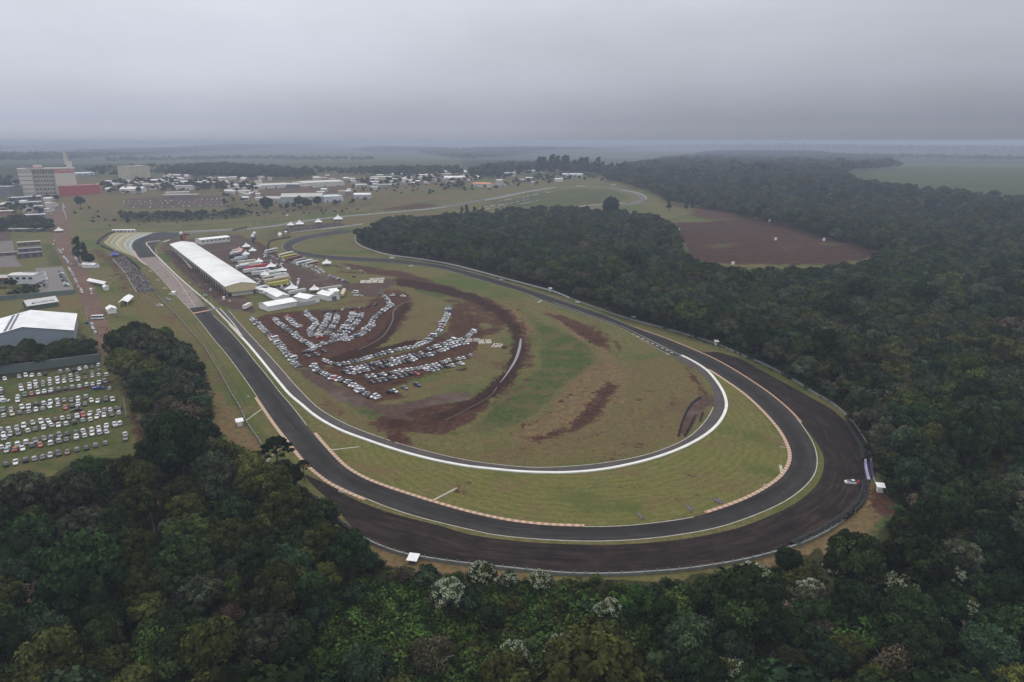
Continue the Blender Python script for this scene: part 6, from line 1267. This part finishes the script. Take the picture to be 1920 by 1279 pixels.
for r_i in range(6):
    for c_i in range(7): q = MB(); q.box((LF * (.265 + .05 * c_i + .025), 3.85, HF * (r_i + .25) / 6.3), (LF * .035, .4, HF / 6.3 * .55)); q.build('window', M([(.05, .05, .06), (.10, .09, .09), (.16, .15, .14)][(r_i * 3 + c_i) % 3], .5), fac)
for c_i in range(8): q = MB(); q.box((LF * (.255 + .05 * c_i), 3.2, 0), (LF * .012, 1.6, HF)); q.build('pilaster', M((.36, .34, .31), .8), fac)
RED = M((.42, .055, .07), .6, var=.06); q = MB(); q.box((LF * .82, -.3, HF * .87), (LF * .37, .6, HF * .13)); q.build('sign_band', RED, fac); lettering('COOPAVEL', fac, (LF * .82, -.72, HF * .935), (R(90), 0, 0), HF * .115, M((.75, .75, .74), .6), 1.15)
q = MB(); q.box((LF * .93, 12, HF), (LF * .10, 14, 14 * pm)); q.box((LF * .35, 12, HF + 2), (LF * .15, 10, 6 * pm)); q.build('roof_block', FW, fac); q = MB(); q.tube((LF * .88, 15, HF + 8 * pm), (LF * .88, 15, HF + 34 * pm), 3.4, 3.0, 12); q.build('chimney', M((.45, .45, .42), .8), fac); q = MB(); q.box((LF * .30, 10, HF + 2), (LF * .3, 12, 1.4)); q.build('red_roof', M((.30, .10, .10), .7), fac)
building('red_shed', 'red-walled shed in front of the tall factory', 'shed', (128,368), (189,362), 24, 18 * pm, 0, (.42, .055, .07), (.36, .06, .07), flat=True, doors=0)
q0 = building('white_canopy', 'white entrance canopy in front of the red shed', 'canopy', (158,365), (184,362), 4, 5, .3, (.6, .6, .6), (.7, .7, .7), 'along', open_front=True)
sl = P(262, 338); building('grain_silo_block', 'square cream silo block standing alone behind the town', 'silo', (245,341), (284,338), 36, 27 * DEP(sl) / FPX, 0, (.44, .42, .32), (.40, .32, .24), flat=True)
def mast(px, py, h_px, label, w=1.2, name='radio_mast'):
    p = P(px, py); s = DEP(p) / FPX; H = h_px * s; root = empty(name, (p.x, p.y, p.z)); tag(root, label, 'mast'); m = MB(); a_ = w * 2.2
    for sx in (-1, 1):
        for sy in (-1, 1): m.tube((sx * a_, sy * a_, -1), (sx * .35, sy * .35, H), w * .22, w * .12, 4)
    for k in range(9):
        z = H * k / 9; z2 = H * (k + 1) / 9; c = a_ * (1 - k / 9) + .35; c2 = a_ * (1 - (k + 1) / 9) + .35
        for sx, sy, tx, ty in ((-1, -1, 1, -1), (1, -1, 1, 1), (1, 1, -1, 1), (-1, 1, -1, -1)): m.tube((sx * c, sy * c, z), (tx * c2, ty * c2, z2), w * .1, n=3)
    m.build('lattice', M((.16, .17, .18), .6), root); q = MB(); q.tube((0, 0, H), (0, 0, H * 1.12), w * .12, n=4); q.build('antenna', M((.3, .3, .3), .6), root)
mast(77, 330, 46, 'lattice radio mast rising behind the factory'); mast(184, 335, 18, 'short mast right of the factory', .8); mast(290, 336, 14, 'short white mast beside the cream silo block', .8); mast(813, 470, 22, 'thin lattice pylon standing in the wood', .5, 'pylon'); mast(1065, 256, 12, 'faint mast on the skyline', 1.6)
# ---- sheds across the middle distance
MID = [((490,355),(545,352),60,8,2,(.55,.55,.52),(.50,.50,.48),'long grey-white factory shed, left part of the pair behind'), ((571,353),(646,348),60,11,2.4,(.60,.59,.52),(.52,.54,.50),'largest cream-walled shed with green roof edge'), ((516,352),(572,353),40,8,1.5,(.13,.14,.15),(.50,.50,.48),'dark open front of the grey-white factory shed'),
 ((527,381),(605,380),45,11,5,(.33,.37,.36),(.40,.40,.36),'wide pale shed with arched roof behind the round trees'), ((608,380),(644,377),50,10,1.5,(.52,.57,.64),(.50,.56,.56),'blue and white shed with dark top band'), ((488,380),(528,381),35,8,3,(.36,.35,.32),(.36,.33,.30),'pale brown shed left of the arched one'), ((663,373),(694,373),32,8,2.2,(.42,.43,.42),(.74,.74,.75),'bright white-roofed shed on the right of the group'),
 ((668,352),(709,350),26,6,1,(.48,.47,.44),(.55,.55,.53),'long low pale shed beyond the bright one'), ((709,352),(752,350),16,6,1,(.30,.36,.28),(.33,.40,.33),'green-roofed low shed in the middle distance'), ((698,338),(735,337),26,7,1,(.52,.50,.42),(.62,.60,.50),'cream shed in front of the far trees'), ((735,340),(748,339),14,5,1,(.5,.48,.4),(.58,.55,.45),'little cream annex beside the cream shed'),
 ((782,334),(812,333),30,7,1.5,(.44,.45,.44),(.58,.58,.55),'pale shed behind the white arched halls'), ((817,327),(876,326),36,6,3,(.55,.56,.58),(.74,.75,.77),'upper white curved-roof hall'), ((831,338),(900,336),36,6,3,(.55,.56,.58),(.74,.75,.77),'lower white curved-roof hall'), ((885,350),(918,352),22,8,2,(.55,.50,.45),(.62,.20,.07),'bright orange shed beside the far track'), ((924,349),(950,350),12,5,.6,(.40,.40,.40),(.32,.32,.31),'grey annex right of the orange shed'), ((930,330),(968,328),22,6,1.5,(.42,.43,.42),(.46,.46,.44),'grey shed left of the pale blue one'),
 ((958,325),(1008,324),26,6,1.5,(.48,.50,.50),(.56,.57,.56),'pale shed under the eucalyptus row'), ((1018,326),(1048,325),20,9,1,(.40,.39,.38),(.44,.44,.42),'grey block below the tall eucalyptus'), ((1054,333),(1093,333),28,8,1.8,(.50,.52,.56),(.70,.71,.74),'white shed with two bays beside the far loop'), ((1085,309),(1130,308),26,7,1,(.26,.36,.27),(.58,.60,.58),'green-walled pavilion with pale roof under the trees'),
 ((225,362),(267,362),30,8,3.5,(.58,.59,.58),(.68,.70,.68),'double-arched white shed below the silo'), ((268,353),(306,352),26,7,2,(.30,.26,.24),(.30,.25,.22),'dark brown shed beside the arched white one'), ((328,357),(360,357),20,9,.8,(.58,.58,.56),(.45,.44,.44),'white-fronted block in the middle of the town'), ((365,348),(399,348),22,7,1,(.30,.20,.17),(.58,.57,.55),'brick shed with white roof right of the white block'), ((306,372),(372,371),12,6,1,(.18,.16,.15),(.40,.28,.20),'low brown-roofed canopy behind the truck yard'), ((312,369),(356,367),6,8,.5,(.5,.5,.5),(.66,.66,.66),'narrow white roof above the truck yard'),
 ((-60,370),(20,372),40,20,1,(.16,.17,.18),(.18,.19,.20),'dark grey shed at the left edge beside the factory'), ((143,329),(178,328),50,5,2,(.45,.46,.47),(.58,.60,.62),'distant long white roof right of the factory tower'), ((0,352),(32,352),30,8,1,(.3,.3,.31),(.36,.34,.34),'brownish roof behind the dark shed'), ((448,365),(470,364),20,6,1.5,(.42,.38,.34),(.45,.42,.36),'small tan shed left of the factory sheds'), ((478,352),(490,352),12,14,.5,(.55,.52,.42),(.5,.5,.45),'cream tower block at the left end of the factory sheds'), ((486,350),(490,350),8,22,.3,(.56,.54,.42),(.5,.5,.45),'slim pale silo tower beside the factory sheds')]
for A, B, dp, h, rise, wl, rf, lb in MID: building('shed', lb, 'shed', A, B, dp, h, rise, wl, rf, 'along', win=0, doors=2 if dp < 40 else 3, group='sheds of the industrial estate')
building('green_trim', 'dark green roof edge strip of the largest shed', 'trim', (571,341.5), (646,336.5), .6, 2.0, 0, (.07, .13, .11), (.07, .13, .11), flat=True) if False else None
hr = random.Random(21)
ZONES = [((190,300,341,354,20),'below the cream silo block'),((290,340,342,352,9),'beside the brown shed right of the silo'),((296,470,336,352,34),'between silo and factory sheds'),((395,490,352,366,14),'left of the arched shed'),((640,710,338,348,9),'right of the largest cream shed'),((740,880,324,346,26),'round the white curved halls'),((870,960,322,334,10),'above the orange shed'),((450,620,330,340,10),'behind the long factory sheds'),((700,780,338,352,8),'left of the white curved halls'),((-60,30,340,352,6),'left of the tall factory'),
         ((1150,1215,272,281,7),'on the skyline behind the eucalyptus row'),((1300,1420,277,286,10),'in the faint far town on the right'),((1330,1460,300,306,5),'above the right-hand wood'),((1220,1260,303,308,3),'right of the green-walled pavilion'),((1500,1570,283,289,6),'in the faintest far right settlement'),((-60,95,380,402,13),'below the factory by the left edge'),((-50,100,370,380,6),'at the foot of the factory'),((430,480,366,380,6),'right of the truck yard'),((130,300,350,364,9),'behind the red shed'),((300,480,328,337,18),'against the dark wood behind the town'),((510,700,350,366,9),'between the factory sheds'),((900,1050,338,352,7),'under the tall trees by the far loop'),((640,880,322,332,16),'below the far plateau')]
for (x0_, x1_, y0_, y1_, n), zn in ZONES:
    by = {}
    for k in range(n):
        px = hr.uniform(x0_, x1_); py = hr.uniform(y0_, y1_); w_ = hr.uniform(6, 16) * (.6 if py < 310 else 1); rf = hr.choice([(.60,.60,.60),(.50,.49,.47),(.32,.22,.18),(.40,.38,.36),(.68,.69,.70)]); nm = {.60: 'pale', .50: 'grey', .32: 'brown', .40: 'dull grey', .68: 'white'}[rf[0]]; by.setdefault(nm, []).append((px, py, w_, rf))
    for nm, L in by.items():
        for i, (px, py, w_, rf) in enumerate(sorted(L)):
            wl = hr.choice([(.5,.49,.45),(.4,.38,.36),(.58,.57,.54),(.32,.2,.17)])
            building('small_building', ('%s-roofed small building %s' % (nm.replace(' ', '-'), zn)) if len(L) == 1 else '%s %s-roofed small building from the left %s' % (ORD[i + 1], nm.replace(' ', '-'), zn), 'building', (px, py), (px + w_, py - hr.uniform(-.3, .5)), hr.uniform(10, 20), hr.uniform(4, 7), hr.uniform(.8, 2), wl, rf, 'along', group='small town buildings in the distance')
# ---- white walls by the back straight and the far loop
WM = basic('distant_wall', (.50, .50, .47), .8, .12, .1)
wall('track_wall', [(463,431),(520,424),(560,417),(620,409.5),(700,402),(800,393),(838,389)], .8, 1.6, WM, 'long pale wall along the back straight')
wall('track_wall', [(345,436.5),(400,433),(436,431)], .8, 1.4, WM, 'pale wall behind the paddock hall'); wall('track_wall', [(603,431),(640,427),(680,421)], .7, 1.6, WM, 'pale wall in front of the far grandstand')
wall('track_wall', [(910,377),(960,367),(1000,359),(1042,352.5)], .8, 2, WM, 'pale wall along the spectator side of the far loop'); wall('track_wall', [(1028,393),(1075,389),(1130,384),(1172,382)], .8, 1.6, WM, 'pale wall behind the wood at the far loop'); wall('track_wall', [(1165,357),(1195,362),(1211,370),(1212,375)], .7, 1.2, WM, 'pale wall round the end of the far loop'); wall('track_wall', [(1080,350),(1098,350)], .7, 1.6, WM, 'short pale wall at the top of the far loop')
wall('pit_lane_wall', [(326,468),(340,482),(360,505)], 1.5, 1.0, M((.55, .5, .42), .8), 'short cream wall in the pit lane')
wall('pit_lane_wall', [(306,455),(318,451)], 1.6, .9, M((.55, .53, .48), .8), 'short pale wall at the pit entry')
# ---- grandstands
def stand(px0, py0, px1, py1, depth, label, rows=7, rise=.45, face=1):
    a, b = P(px0, py0), P(px1, py1); a.z = b.z = 0; L = (b - a).length; root = empty('grandstand', (a.x, a.y, 0), math.atan2(b.y - a.y, b.x - a.x)); tag(root, label, 'grandstand')
    for k in range(rows): q = MB(); q.box((L / 2, face * depth * (k + .5) / rows, 0), (L, depth / rows - .05, .4 + rise * k)); q.build('step', M((.17, .165, .16), .85), root)
    q = MB(); q.box((L / 2, -.25 * face, 0), (L, .15, 1.1)); q.build('front_rail', M((.5, .48, .42), .7), root); return root
stand(545,437,650,424, 16, 'far concrete grandstand beyond the hairpin with a full crowd', 7, .6)
stand(212,487,236,513, 10, 'upper stepped stand facing the start straight', 6, .45, 1); stand(238,517,256,549, 12, 'lower stepped stand facing the start straight', 6, .45, 1)
stand(915,392,960,386, 22, 'distant stand inside the far loop', 5, .5)
def crowd(name, px0, py0, px1, py1, n, h, label, seed, depth=(0, 14), rows=6):
    r = random.Random(seed); a, b = P(px0, py0), P(px1, py1); a.z = b.z = 0; u = (b - a).normalized(); v = Vector((-u.y, u.x, 0)); L = (b - a).length; vs, fs, pc = [], [], []
    for _ in range(n):
        d = r.uniform(*depth); p = a + u * r.uniform(0, L) + v * d; z = T0(p.x, p.y) + (d / max(depth[1], 1)) * h; hh = r.uniform(1.1, 1.75); mb = MB(); w_ = .5; t_ = r.uniform(0, 3.1)
        mb.box((p.x, p.y, z), (w_ * .5, w_ * .4, hh * .5), t_); mb.box((p.x, p.y, z + hh * .48), (w_, w_ * .5, hh * .38), t_, top=.8); mb.ball((p.x, p.y, z + hh * .95), (.13, .13, .16), 5, 3)
        c1 = r.choice([(.03,.03,.04),(.05,.05,.08),(.12,.10,.09)]); c2 = r.choice([(.5,.5,.5),(.03,.03,.035),(.04,.05,.12),(.3,.05,.05),(.12,.12,.13),(.25,.22,.18),(.05,.05,.06)]); k = len(vs); vs += mb.v; fs += [tuple(k + q for q in f) for f in mb.f]; pc += [(*c1, 1)] * 6 + [(*c2, 1)] * 6 + [(.16, .09, .06, 1)] * (len(mb.f) - 12)
    me = bpy.data.meshes.new(name); me.from_pydata(vs, [], fs); at = me.attributes.new('paint', 'FLOAT_COLOR', 'FACE'); at.data.foreach_set('color', np.array(pc, np.float32).ravel()); me.materials.append(FACEC); tag(link(bpy.data.objects.new(name, me)), label, kind='stuff')
crowd('crowd', 545,437,650,424, 1500, 4.2, 'spectators filling the far grandstand beyond the hairpin', 1, (0, 16)); crowd('crowd', 212,487,236,513, 620, 2.7, 'spectators on the upper stand by the start straight', 2, (0, 10)); crowd('crowd', 238,517,256,549, 680, 2.7, 'spectators on the lower stand by the start straight', 3, (0, 12))
crowd('crowd', 205,515,245,560, 110, 0, 'spectators strolling behind the stands by the roadside tents', 4, (-4, 22)); crowd('crowd', 335,470,425,558, 260, 0, 'people and crews in the pit lane', 5, (-16, 2)); crowd('crowd', 915,388,1000,372, 500, 2, 'distant crowd inside the far loop', 6, (-14, 18)); crowd('crowd', 440,475,520,530, 130, 0, 'crews walking between the paddock trucks', 7, (-30, 30))
# ---- people that can be told apart
PERSON = None
def person_mesh(top, legs):
    bm = bmesh.new(); sk = [((0, 0, .95), .15), ((0, 0, 1.2), .16), ((0, 0, 1.42), .15), ((0, 0, 1.52), .06), ((0, .01, 1.62), .10), ((0, 0, 1.72), .09)]
    mb = MB(); mb.tube((0, 0, .9), (0, 0, 1.45), .17, .20, 8, 0); mb.ball((0, 0, 1.62), (.10, .11, .13), 8, 6, 2); mb.tube((0, 0, 1.43), (0, 0, 1.54), .06, .05, 6, 2)
    for s in (-1, 1): mb.tube((s * .09, 0, .92), (s * .12, s * .12, .48), .10, .07, 6, 1); mb.tube((s * .12, s * .12, .48), (s * .12, s * .06, .03), .07, .05, 6, 1); mb.box((s * .12, s * .06 + .05, 0), (.1, .26, .08), m=1); mb.tube((s * .22, 0, 1.42), (s * .28, -s * .05, 1.12), .06, .05, 6, 0); mb.tube((s * .28, -s * .05, 1.12), (s * .27, .1, .88), .045, .035, 6, 2)
    return mb.mesh('person_mesh', [M(top, .8), M(legs, .8), M((.22, .13, .09), .7)])
bm_dummy = None
PP = [((183,628),(.03,.03,.04),'person in black at the left of the group on the earth road'),((187,632),(.04,.05,.12),'person in dark blue low in the group on the earth road'),((191,631),(.03,.03,.04),'person in black beside the dark blue one on the earth road'),((194,629),(.10,.10,.11),'person in grey amid the group on the earth road'),((199,628),(.03,.03,.03),'person in black at the right of the group on the earth road'),((202,619),(.03,.10,.05),'person in green above the group on the earth road'),((193,615),(.6,.6,.6),'person in white standing alone on the earth road'),((201,614),(.55,.55,.55),'person in white beside the green one on the earth road'),((199,622),(.2,.04,.04),'person in red in the group on the earth road'),((193,586),(.03,.03,.04),'person in black behind the white minibus'),((196,592),(.5,.2,.05),'person in orange in front of the white minibus'),
      ((351,556),(.03,.03,.04),'left marshal in black standing on the start straight'),((355,556),(.04,.04,.1),'right marshal in dark blue standing on the start straight'),((881,667.5),(.02,.02,.02),'person in black beside the last car of the lower double row'),((690,546),(.03,.03,.03),'person in black walking on the grass track behind the fan'),((706,566),(.3,.05,.05),'person in red by the outer row of the fan'),((629,533),(.02,.02,.02),'person in black at the right end of the paddock'),((603,534),(.02,.02,.03),'person in black behind the right white tent'),((536,503),(.02,.02,.03),'person in black on the paddock road')]
for (px, py), tc_, lb in PP:
    x, y = XY(px, py); o = bpy.data.objects.new('person', person_mesh(tc_, (.03, .03, .045))); o.location = (x, y, .02); o.rotation_euler = (0, 0, px); link(o); tag(o, lb, 'person', 'people on foot')
# ---- marshal huts, boards, poles
def hut(px, py, s, label, rz=0.0, roofc=(.74, .74, .73), wallc=(.66, .66, .64), h=2.2):
    x, y = XY(px, py); root = empty('marshal_hut', (x, y, 0), rz); tag(root, label, 'hut', 'marshal huts'); q = MB(); q.box((0, 0, 0), (s * .75, s * .75, 1.1)); 
    for a_ in (-1, 1):
        for b_ in (-1, 1): q.box((a_ * s * .34, b_ * s * .34, 1.1), (.1, .1, h - 1.1))
    q.build('wall', M(wallc, .7), root); q = MB(); q.add([(-s * .6, -s * .6, h), (s * .6, -s * .6, h), (s * .6, s * .6, h + .5), (-s * .6, s * .6, h + .5), (-s * .6, -s * .6, h + .1), (s * .6, -s * .6, h + .1), (s * .6, s * .6, h + .6), (-s * .6, s * .6, h + .6)], [(3, 2, 1, 0), (4, 5, 6, 7), (0, 1, 5, 4), (1, 2, 6, 5), (2, 3, 7, 6), (3, 0, 4, 7)]); q.build('roof', M(roofc, .6), root)
hut(450, 798, 2.6, 'white marshal hut on bare earth left of the main straight', .5); hut(1649, 922, 2.3, 'white marshal hut beside the tyre wall right of the run off', -.25); hut(1343, 647, 2.2, 'white marshal hut behind the rail at the far side of the bend'); hut(1032, 546, 2.4, 'white marshal hut behind the rail halfway up the far straight'); hut(775, 1054, 2.6, 'white flat-roofed marshal shelter behind the rail below the run off', -.2, wallc=(.10, .09, .08), h=1.35)
hut(326, 553, 2.4, 'small white marshal box at the left edge of the start straight'); hut(525, 444, 3.5, 'white marshal box left of the far grandstand'); hut(536, 438, 3, 'white marshal box at the left end of the far grandstand'); hut(538, 404, 3.5, 'white marshal box behind the back straight'); hut(813, 388, 4, 'left white box at the end of the back straight'); hut(840, 383, 4, 'second white box at the end of the back straight'); hut(1036, 359, 4, 'white hut at the end of the far loop wall'); hut(1110, 414, .1, 'x') if False else None
def board(px, py, w, h, col, label, vec=(1, 0), z=.3, txt=None, tcol=(.7, .7, .72), name='trackside_board'):
    x, y = XY(px, py); root = empty(name, (x, y, T0(x, y)), hdg(px, py, vec)); tag(root, label, 'board', 'trackside boards'); q = MB(); q.box((0, 0, z), (w, .08, h)); q.build('panel', M(col, .6), root)
    q = MB(); [q.box((s * w * .42, .1, 0), (.1, .1, z + h * .9)) for s in (-1, 1)]; q.build('frame', M((.3, .3, .3), .6), root)
    if txt: lettering(txt, root, (0, -.07, z + h / 2), (R(90), 0, 0), h * .85, M(tcol, .6), w / (len(txt) * h * .62))
    return root
PUR = (.10, .075, .21)
board(1201, 972, 3.4, .95, PUR, 'left purple advertising board on the infield grass near the kerb', (.62, .72), txt='PARANÁ'); board(1293, 957, 3.4, .95, PUR, 'middle purple advertising board on the infield grass near the kerb', (.66, .62), txt='PARANÁ'); board(1346, 943, 3.6, 1.0, PUR, 'right purple advertising board on the infield grass near the kerb', (.9, .45), txt='PARANÁ')
board(1012, 568, 5.5, 1.4, (.66, .66, .66), 'wide white board on the grass beside the far straight', (1, -.3)); board(735, 485, 5, 1.6, (.66, .66, .64), 'white board on the hairpin grass by the rail', (1, -.02)); board(771, 500, 4.5, 1.0, (.66, .66, .64), 'low white board below the track after the hairpin', (1, -.1)); board(1083, 568, 3.6, 1.0, (.66, .66, .66), 'white board by the rail on the far straight', (1, .1)); board(1188, 596, 3, .9, (.5, .58, .7), 'pale blue board behind the rail', (1, .1)); board(940, 526, 3, .8, (.6, .6, .58), 'small white board near the upper rail', (1, .1)); board(1150, 348.5, 11, 2.4, (.55, .55, .52), 'distant pale board beside the far loop', (1, 0)); board(1223, 417, 11, 2.6, (.55, .55, .54), 'distant long white board beside the red field', (1, 0)); board(1252, 666.5, 2.2, 1.0, (.5, .5, .47), 'small pale board on the inner grass by the lane', (1, .2))
for px, py, lb in ((282,510,'highest'),(296,527,'second highest'),(309,542,'third highest'),(320,553,'lowest')): board(px, py, 3.2, .9, (.62, .62, .60), '%s of the small distance boards on the grass left of the start' % lb, (1, .05))
for px, py, lb in ((466,745,'lone white distance marker on the grass by the kerb start'),(637,923,'left white marker in the dark run off'),(642,925,'right white marker in the dark run off'),(1434,911,'small white marker on the infield near the kerb')): board(px, py, 1.1, .6, (.66, .66, .64), lb, (1, 0), .1)
def pole_sign(px, py, hpx, label, s=3.6):
    p = P(px, py); k = DEP(p) / FPX; root = empty('pole_sign', (p.x, p.y, p.z)); tag(root, label, 'sign', 'white square markers over the red field'); q = MB(); q.tube((0, 0, -.5), (0, 0, hpx * k), .16, n=6); q.build('pole', M((.5, .5, .5), .5), root); q = MB(); q.box((0, -.2, hpx * k - s), (s * .9, .15, s)); q.build('panel', M((.72, .72, .74), .6), root)
for px, py, h, lb in ((1272,438,10,'white square marker at the left corner of the red field'),(1442,419,8,'white square marker at the top of the red field'),(1454,451,6,'white square marker in the middle of the red field'),(1544,455,9,'white square marker towards the right of the red field'),(1374,496,6,'white square marker at the bottom edge of the red field'),(1252,420,6,'small white marker left of the red field')): pole_sign(px, py, h, 'lone ' + lb if False else lb)
def pole(px, py, hpx, label, name='lamp_post', arm=True, r0=.16):
    p = P(px, py); k = DEP(p) / FPX; H = hpx * k; root = empty(name, (p.x, p.y, p.z)); tag(root, label, 'post'); q = MB(); q.tube((0, 0, -.3), (0, 0, H), r0, r0 * .6, 7); q.build('pole', M((.50, .49, .45), .8), root)
    if arm: q = MB(); q.tube((0, 0, H - .1), (1.6, 0, H + .2), .07, n=5); q.box((1.9, 0, H + .12), (.7, .3, .14)); q.build('lamp_head', M((.5, .5, .5), .5), root)
pole(164, 600, 24, 'concrete lamp post at the roadside beside the blue bin'); pole(237, 778, 36, 'tall pale concrete post at the edge of the grass car park', 'concrete_post', False, .2); pole(270, 1279, 26, 'bare pale trunk-like post at the bottom edge', 'dead_trunk', False, .2)
for k, (px, py) in enumerate(((170,400),(190,408),(470,424),(483,423),(489,423),(503,422),(457,428),(625,392),(627,395))): pole(px, py, 7, ['first','second','third','fourth','fifth','sixth','seventh','eighth','ninth'][k] + ' thin white post in the grass behind the back straight', 'thin_post', False, .22)
q0 = empty('bin', (*XY(163, 607), 0)); tag(q0, 'blue waste container beside the roadside lamp post', 'bin'); q = MB(); q.box((0, 0, 0), (1.7, 1.2, 1.3)); q.build('body', M((.03, .10, .25), .5), q0); q = MB(); q.box((0, 0, 1.3), (1.8, 1.3, .15)); q.build('lid', M((.05, .14, .3), .5), q0)
# start gantry and towers
g0, g1_ = P(384, 579), P(404, 574); ga = empty('start_gantry', (g0.x, g0.y, 0)); tag(ga, 'thin metal start gantry frame over the pit wall', 'gantry')
for (px, py) in ((378,576),(391,572),(384,570),(398,574)): p = P(px, py); q = MB(); q.tube((p.x - g0.x, p.y - g0.y, 0), (p.x - g0.x, p.y - g0.y, 7.5), .14, n=6); q.build('leg', M((.35, .34, .32), .5), ga)
p = P(391, 572) - g0; p2 = P(378, 576) - g0; q = MB(); q.box(((p.x + p2.x) / 2, (p.y + p2.y) / 2, 7.4), ((p - p2).length, .4, .5), math.atan2(p.y - p2.y, p.x - p2.x)); q.build('beam', M((.32, .32, .31), .5), ga)
q0 = empty('banner_arch', (*XY(402, 585), 0), hdg(402, 585, (1, -.15))); tag(q0, 'lilac banner board across the pit wall end', 'banner'); q = MB(); q.box((0, 0, 1.6), (5.5, .3, 1.1)); q.build('panel', M((.42, .36, .56), .6), q0); q = MB(); [q.box((s * 2.4, 0, 0), (.2, .2, 1.6)) for s in (-1, 1)]; q.build('leg', M((.3, .3, .3), .5), q0)
def inflatable(px, py, hpx, cols, label, balls=1):
    p = P(px, py); k = DEP(p) / FPX; root = empty('inflatable_column', (p.x, p.y, 0)); tag(root, label, 'balloon'); H = hpx * k; q = MB(); q.tube((0, 0, 0), (0, 0, H * .62), 1.6, 1.5, 12); q.build('column', M(cols[0], .5), root); q = MB(); q.ball((0, 0, H * .8), (2.2, 2.2, 2.2), 14, 9); q.build('balloon', M(cols[1], .4), root)
inflatable(341, 449, 14, ((.05,.05,.06),(.72,.72,.74)), 'black column with white balloon by the first corner'); inflatable(475, 455, 15, ((.04,.04,.05),(.74,.74,.76)), 'lower white balloon on black column behind the paddock'); inflatable(478, 449, 14, ((.10,.10,.2),(.74,.74,.76)), 'upper white balloon on blue column behind the paddock')
q0 = empty('timing_tower', (*XY(347, 449), 0)); tag(q0, 'red timing tower with black panel at the first corner', 'tower'); q = MB(); q.box((0, 0, 0), (2.4, 2, 8.5)); q.build('body', M((.42, .05, .05), .5), q0); q = MB(); q.box((4, -.5, 5.0), (5.5, .4, 1.6)); q.build('side_panel', M((.04, .04, .045), .5), q0)
# concrete slabs stacked by the car park
def slab_stack(px, py, n, m_, w, d, label, rz=0):
    x, y = XY(px, py); root = tag(empty('slab_stack', (x, y, 0), rz), label, 'slabs'); r = random.Random(int(px))
    q = MB()
    for i in range(n):
        for j in range(m_):
            for k in range(r.randint(1, 3)): q.box((i * (w + .5), j * (d + .25), .22 * k), (w * r.uniform(.92, 1), d * r.uniform(.85, 1), .2), r.uniform(-.04, .04))
    o = q.build('slabs', M((.46, .43, .37), .85, var=.2, scale=.8), root); tag(o, kind='stuff')
slab_stack(880, 641, 2, 7, 4.0, .55, 'grey concrete slab stack nearest the double row of cars', .1); slab_stack(903, 645, 2, 8, 3.8, .8, 'pale concrete slab stack in the middle', .1); slab_stack(923, 651, 4, 4, 1.0, 1.6, 'scattered pale concrete posts right of the slab stacks', -.2); slab_stack(680, 531, 4, 4, 4.5, 2.6, 'large spread of pale slabs and planks at the edge of the paddock', .15); slab_stack(698, 525, 3, 3, 4, 2, 'smaller rubble of pale slabs behind the large spread', .3)
# low hedge-like rubble along tracks and small palm in the infield
palm_in = palm(1105, 640, .55, 'small dark palm standing alone in the green infield strip')
# ------------------------------------------------------------------ haze
hz = MB(); hz.box((0, 17000, -60), (80000, 44000, 60 + 124)); ho = hz.mesh('haze', []); hm = bpy.data.materials.new('haze_air'); hm.use_nodes = True
t = hm.node_tree; t.nodes.clear(); pv = N(t, 'ShaderNodeVolumePrincipled'); ou = N(t, 'ShaderNodeOutputMaterial'); t.links.new(pv.outputs[0], ou.inputs['Volume'])
pv.inputs['Density'].default_value = .00020; pv.inputs['Color'].default_value = (.53, .60, .75, 1); pv.inputs['Anisotropy'].default_value = 0
ho.materials.append(hm); haze = link(bpy.data.objects.new('haze', ho)); haze['kind'] = 'stuff'
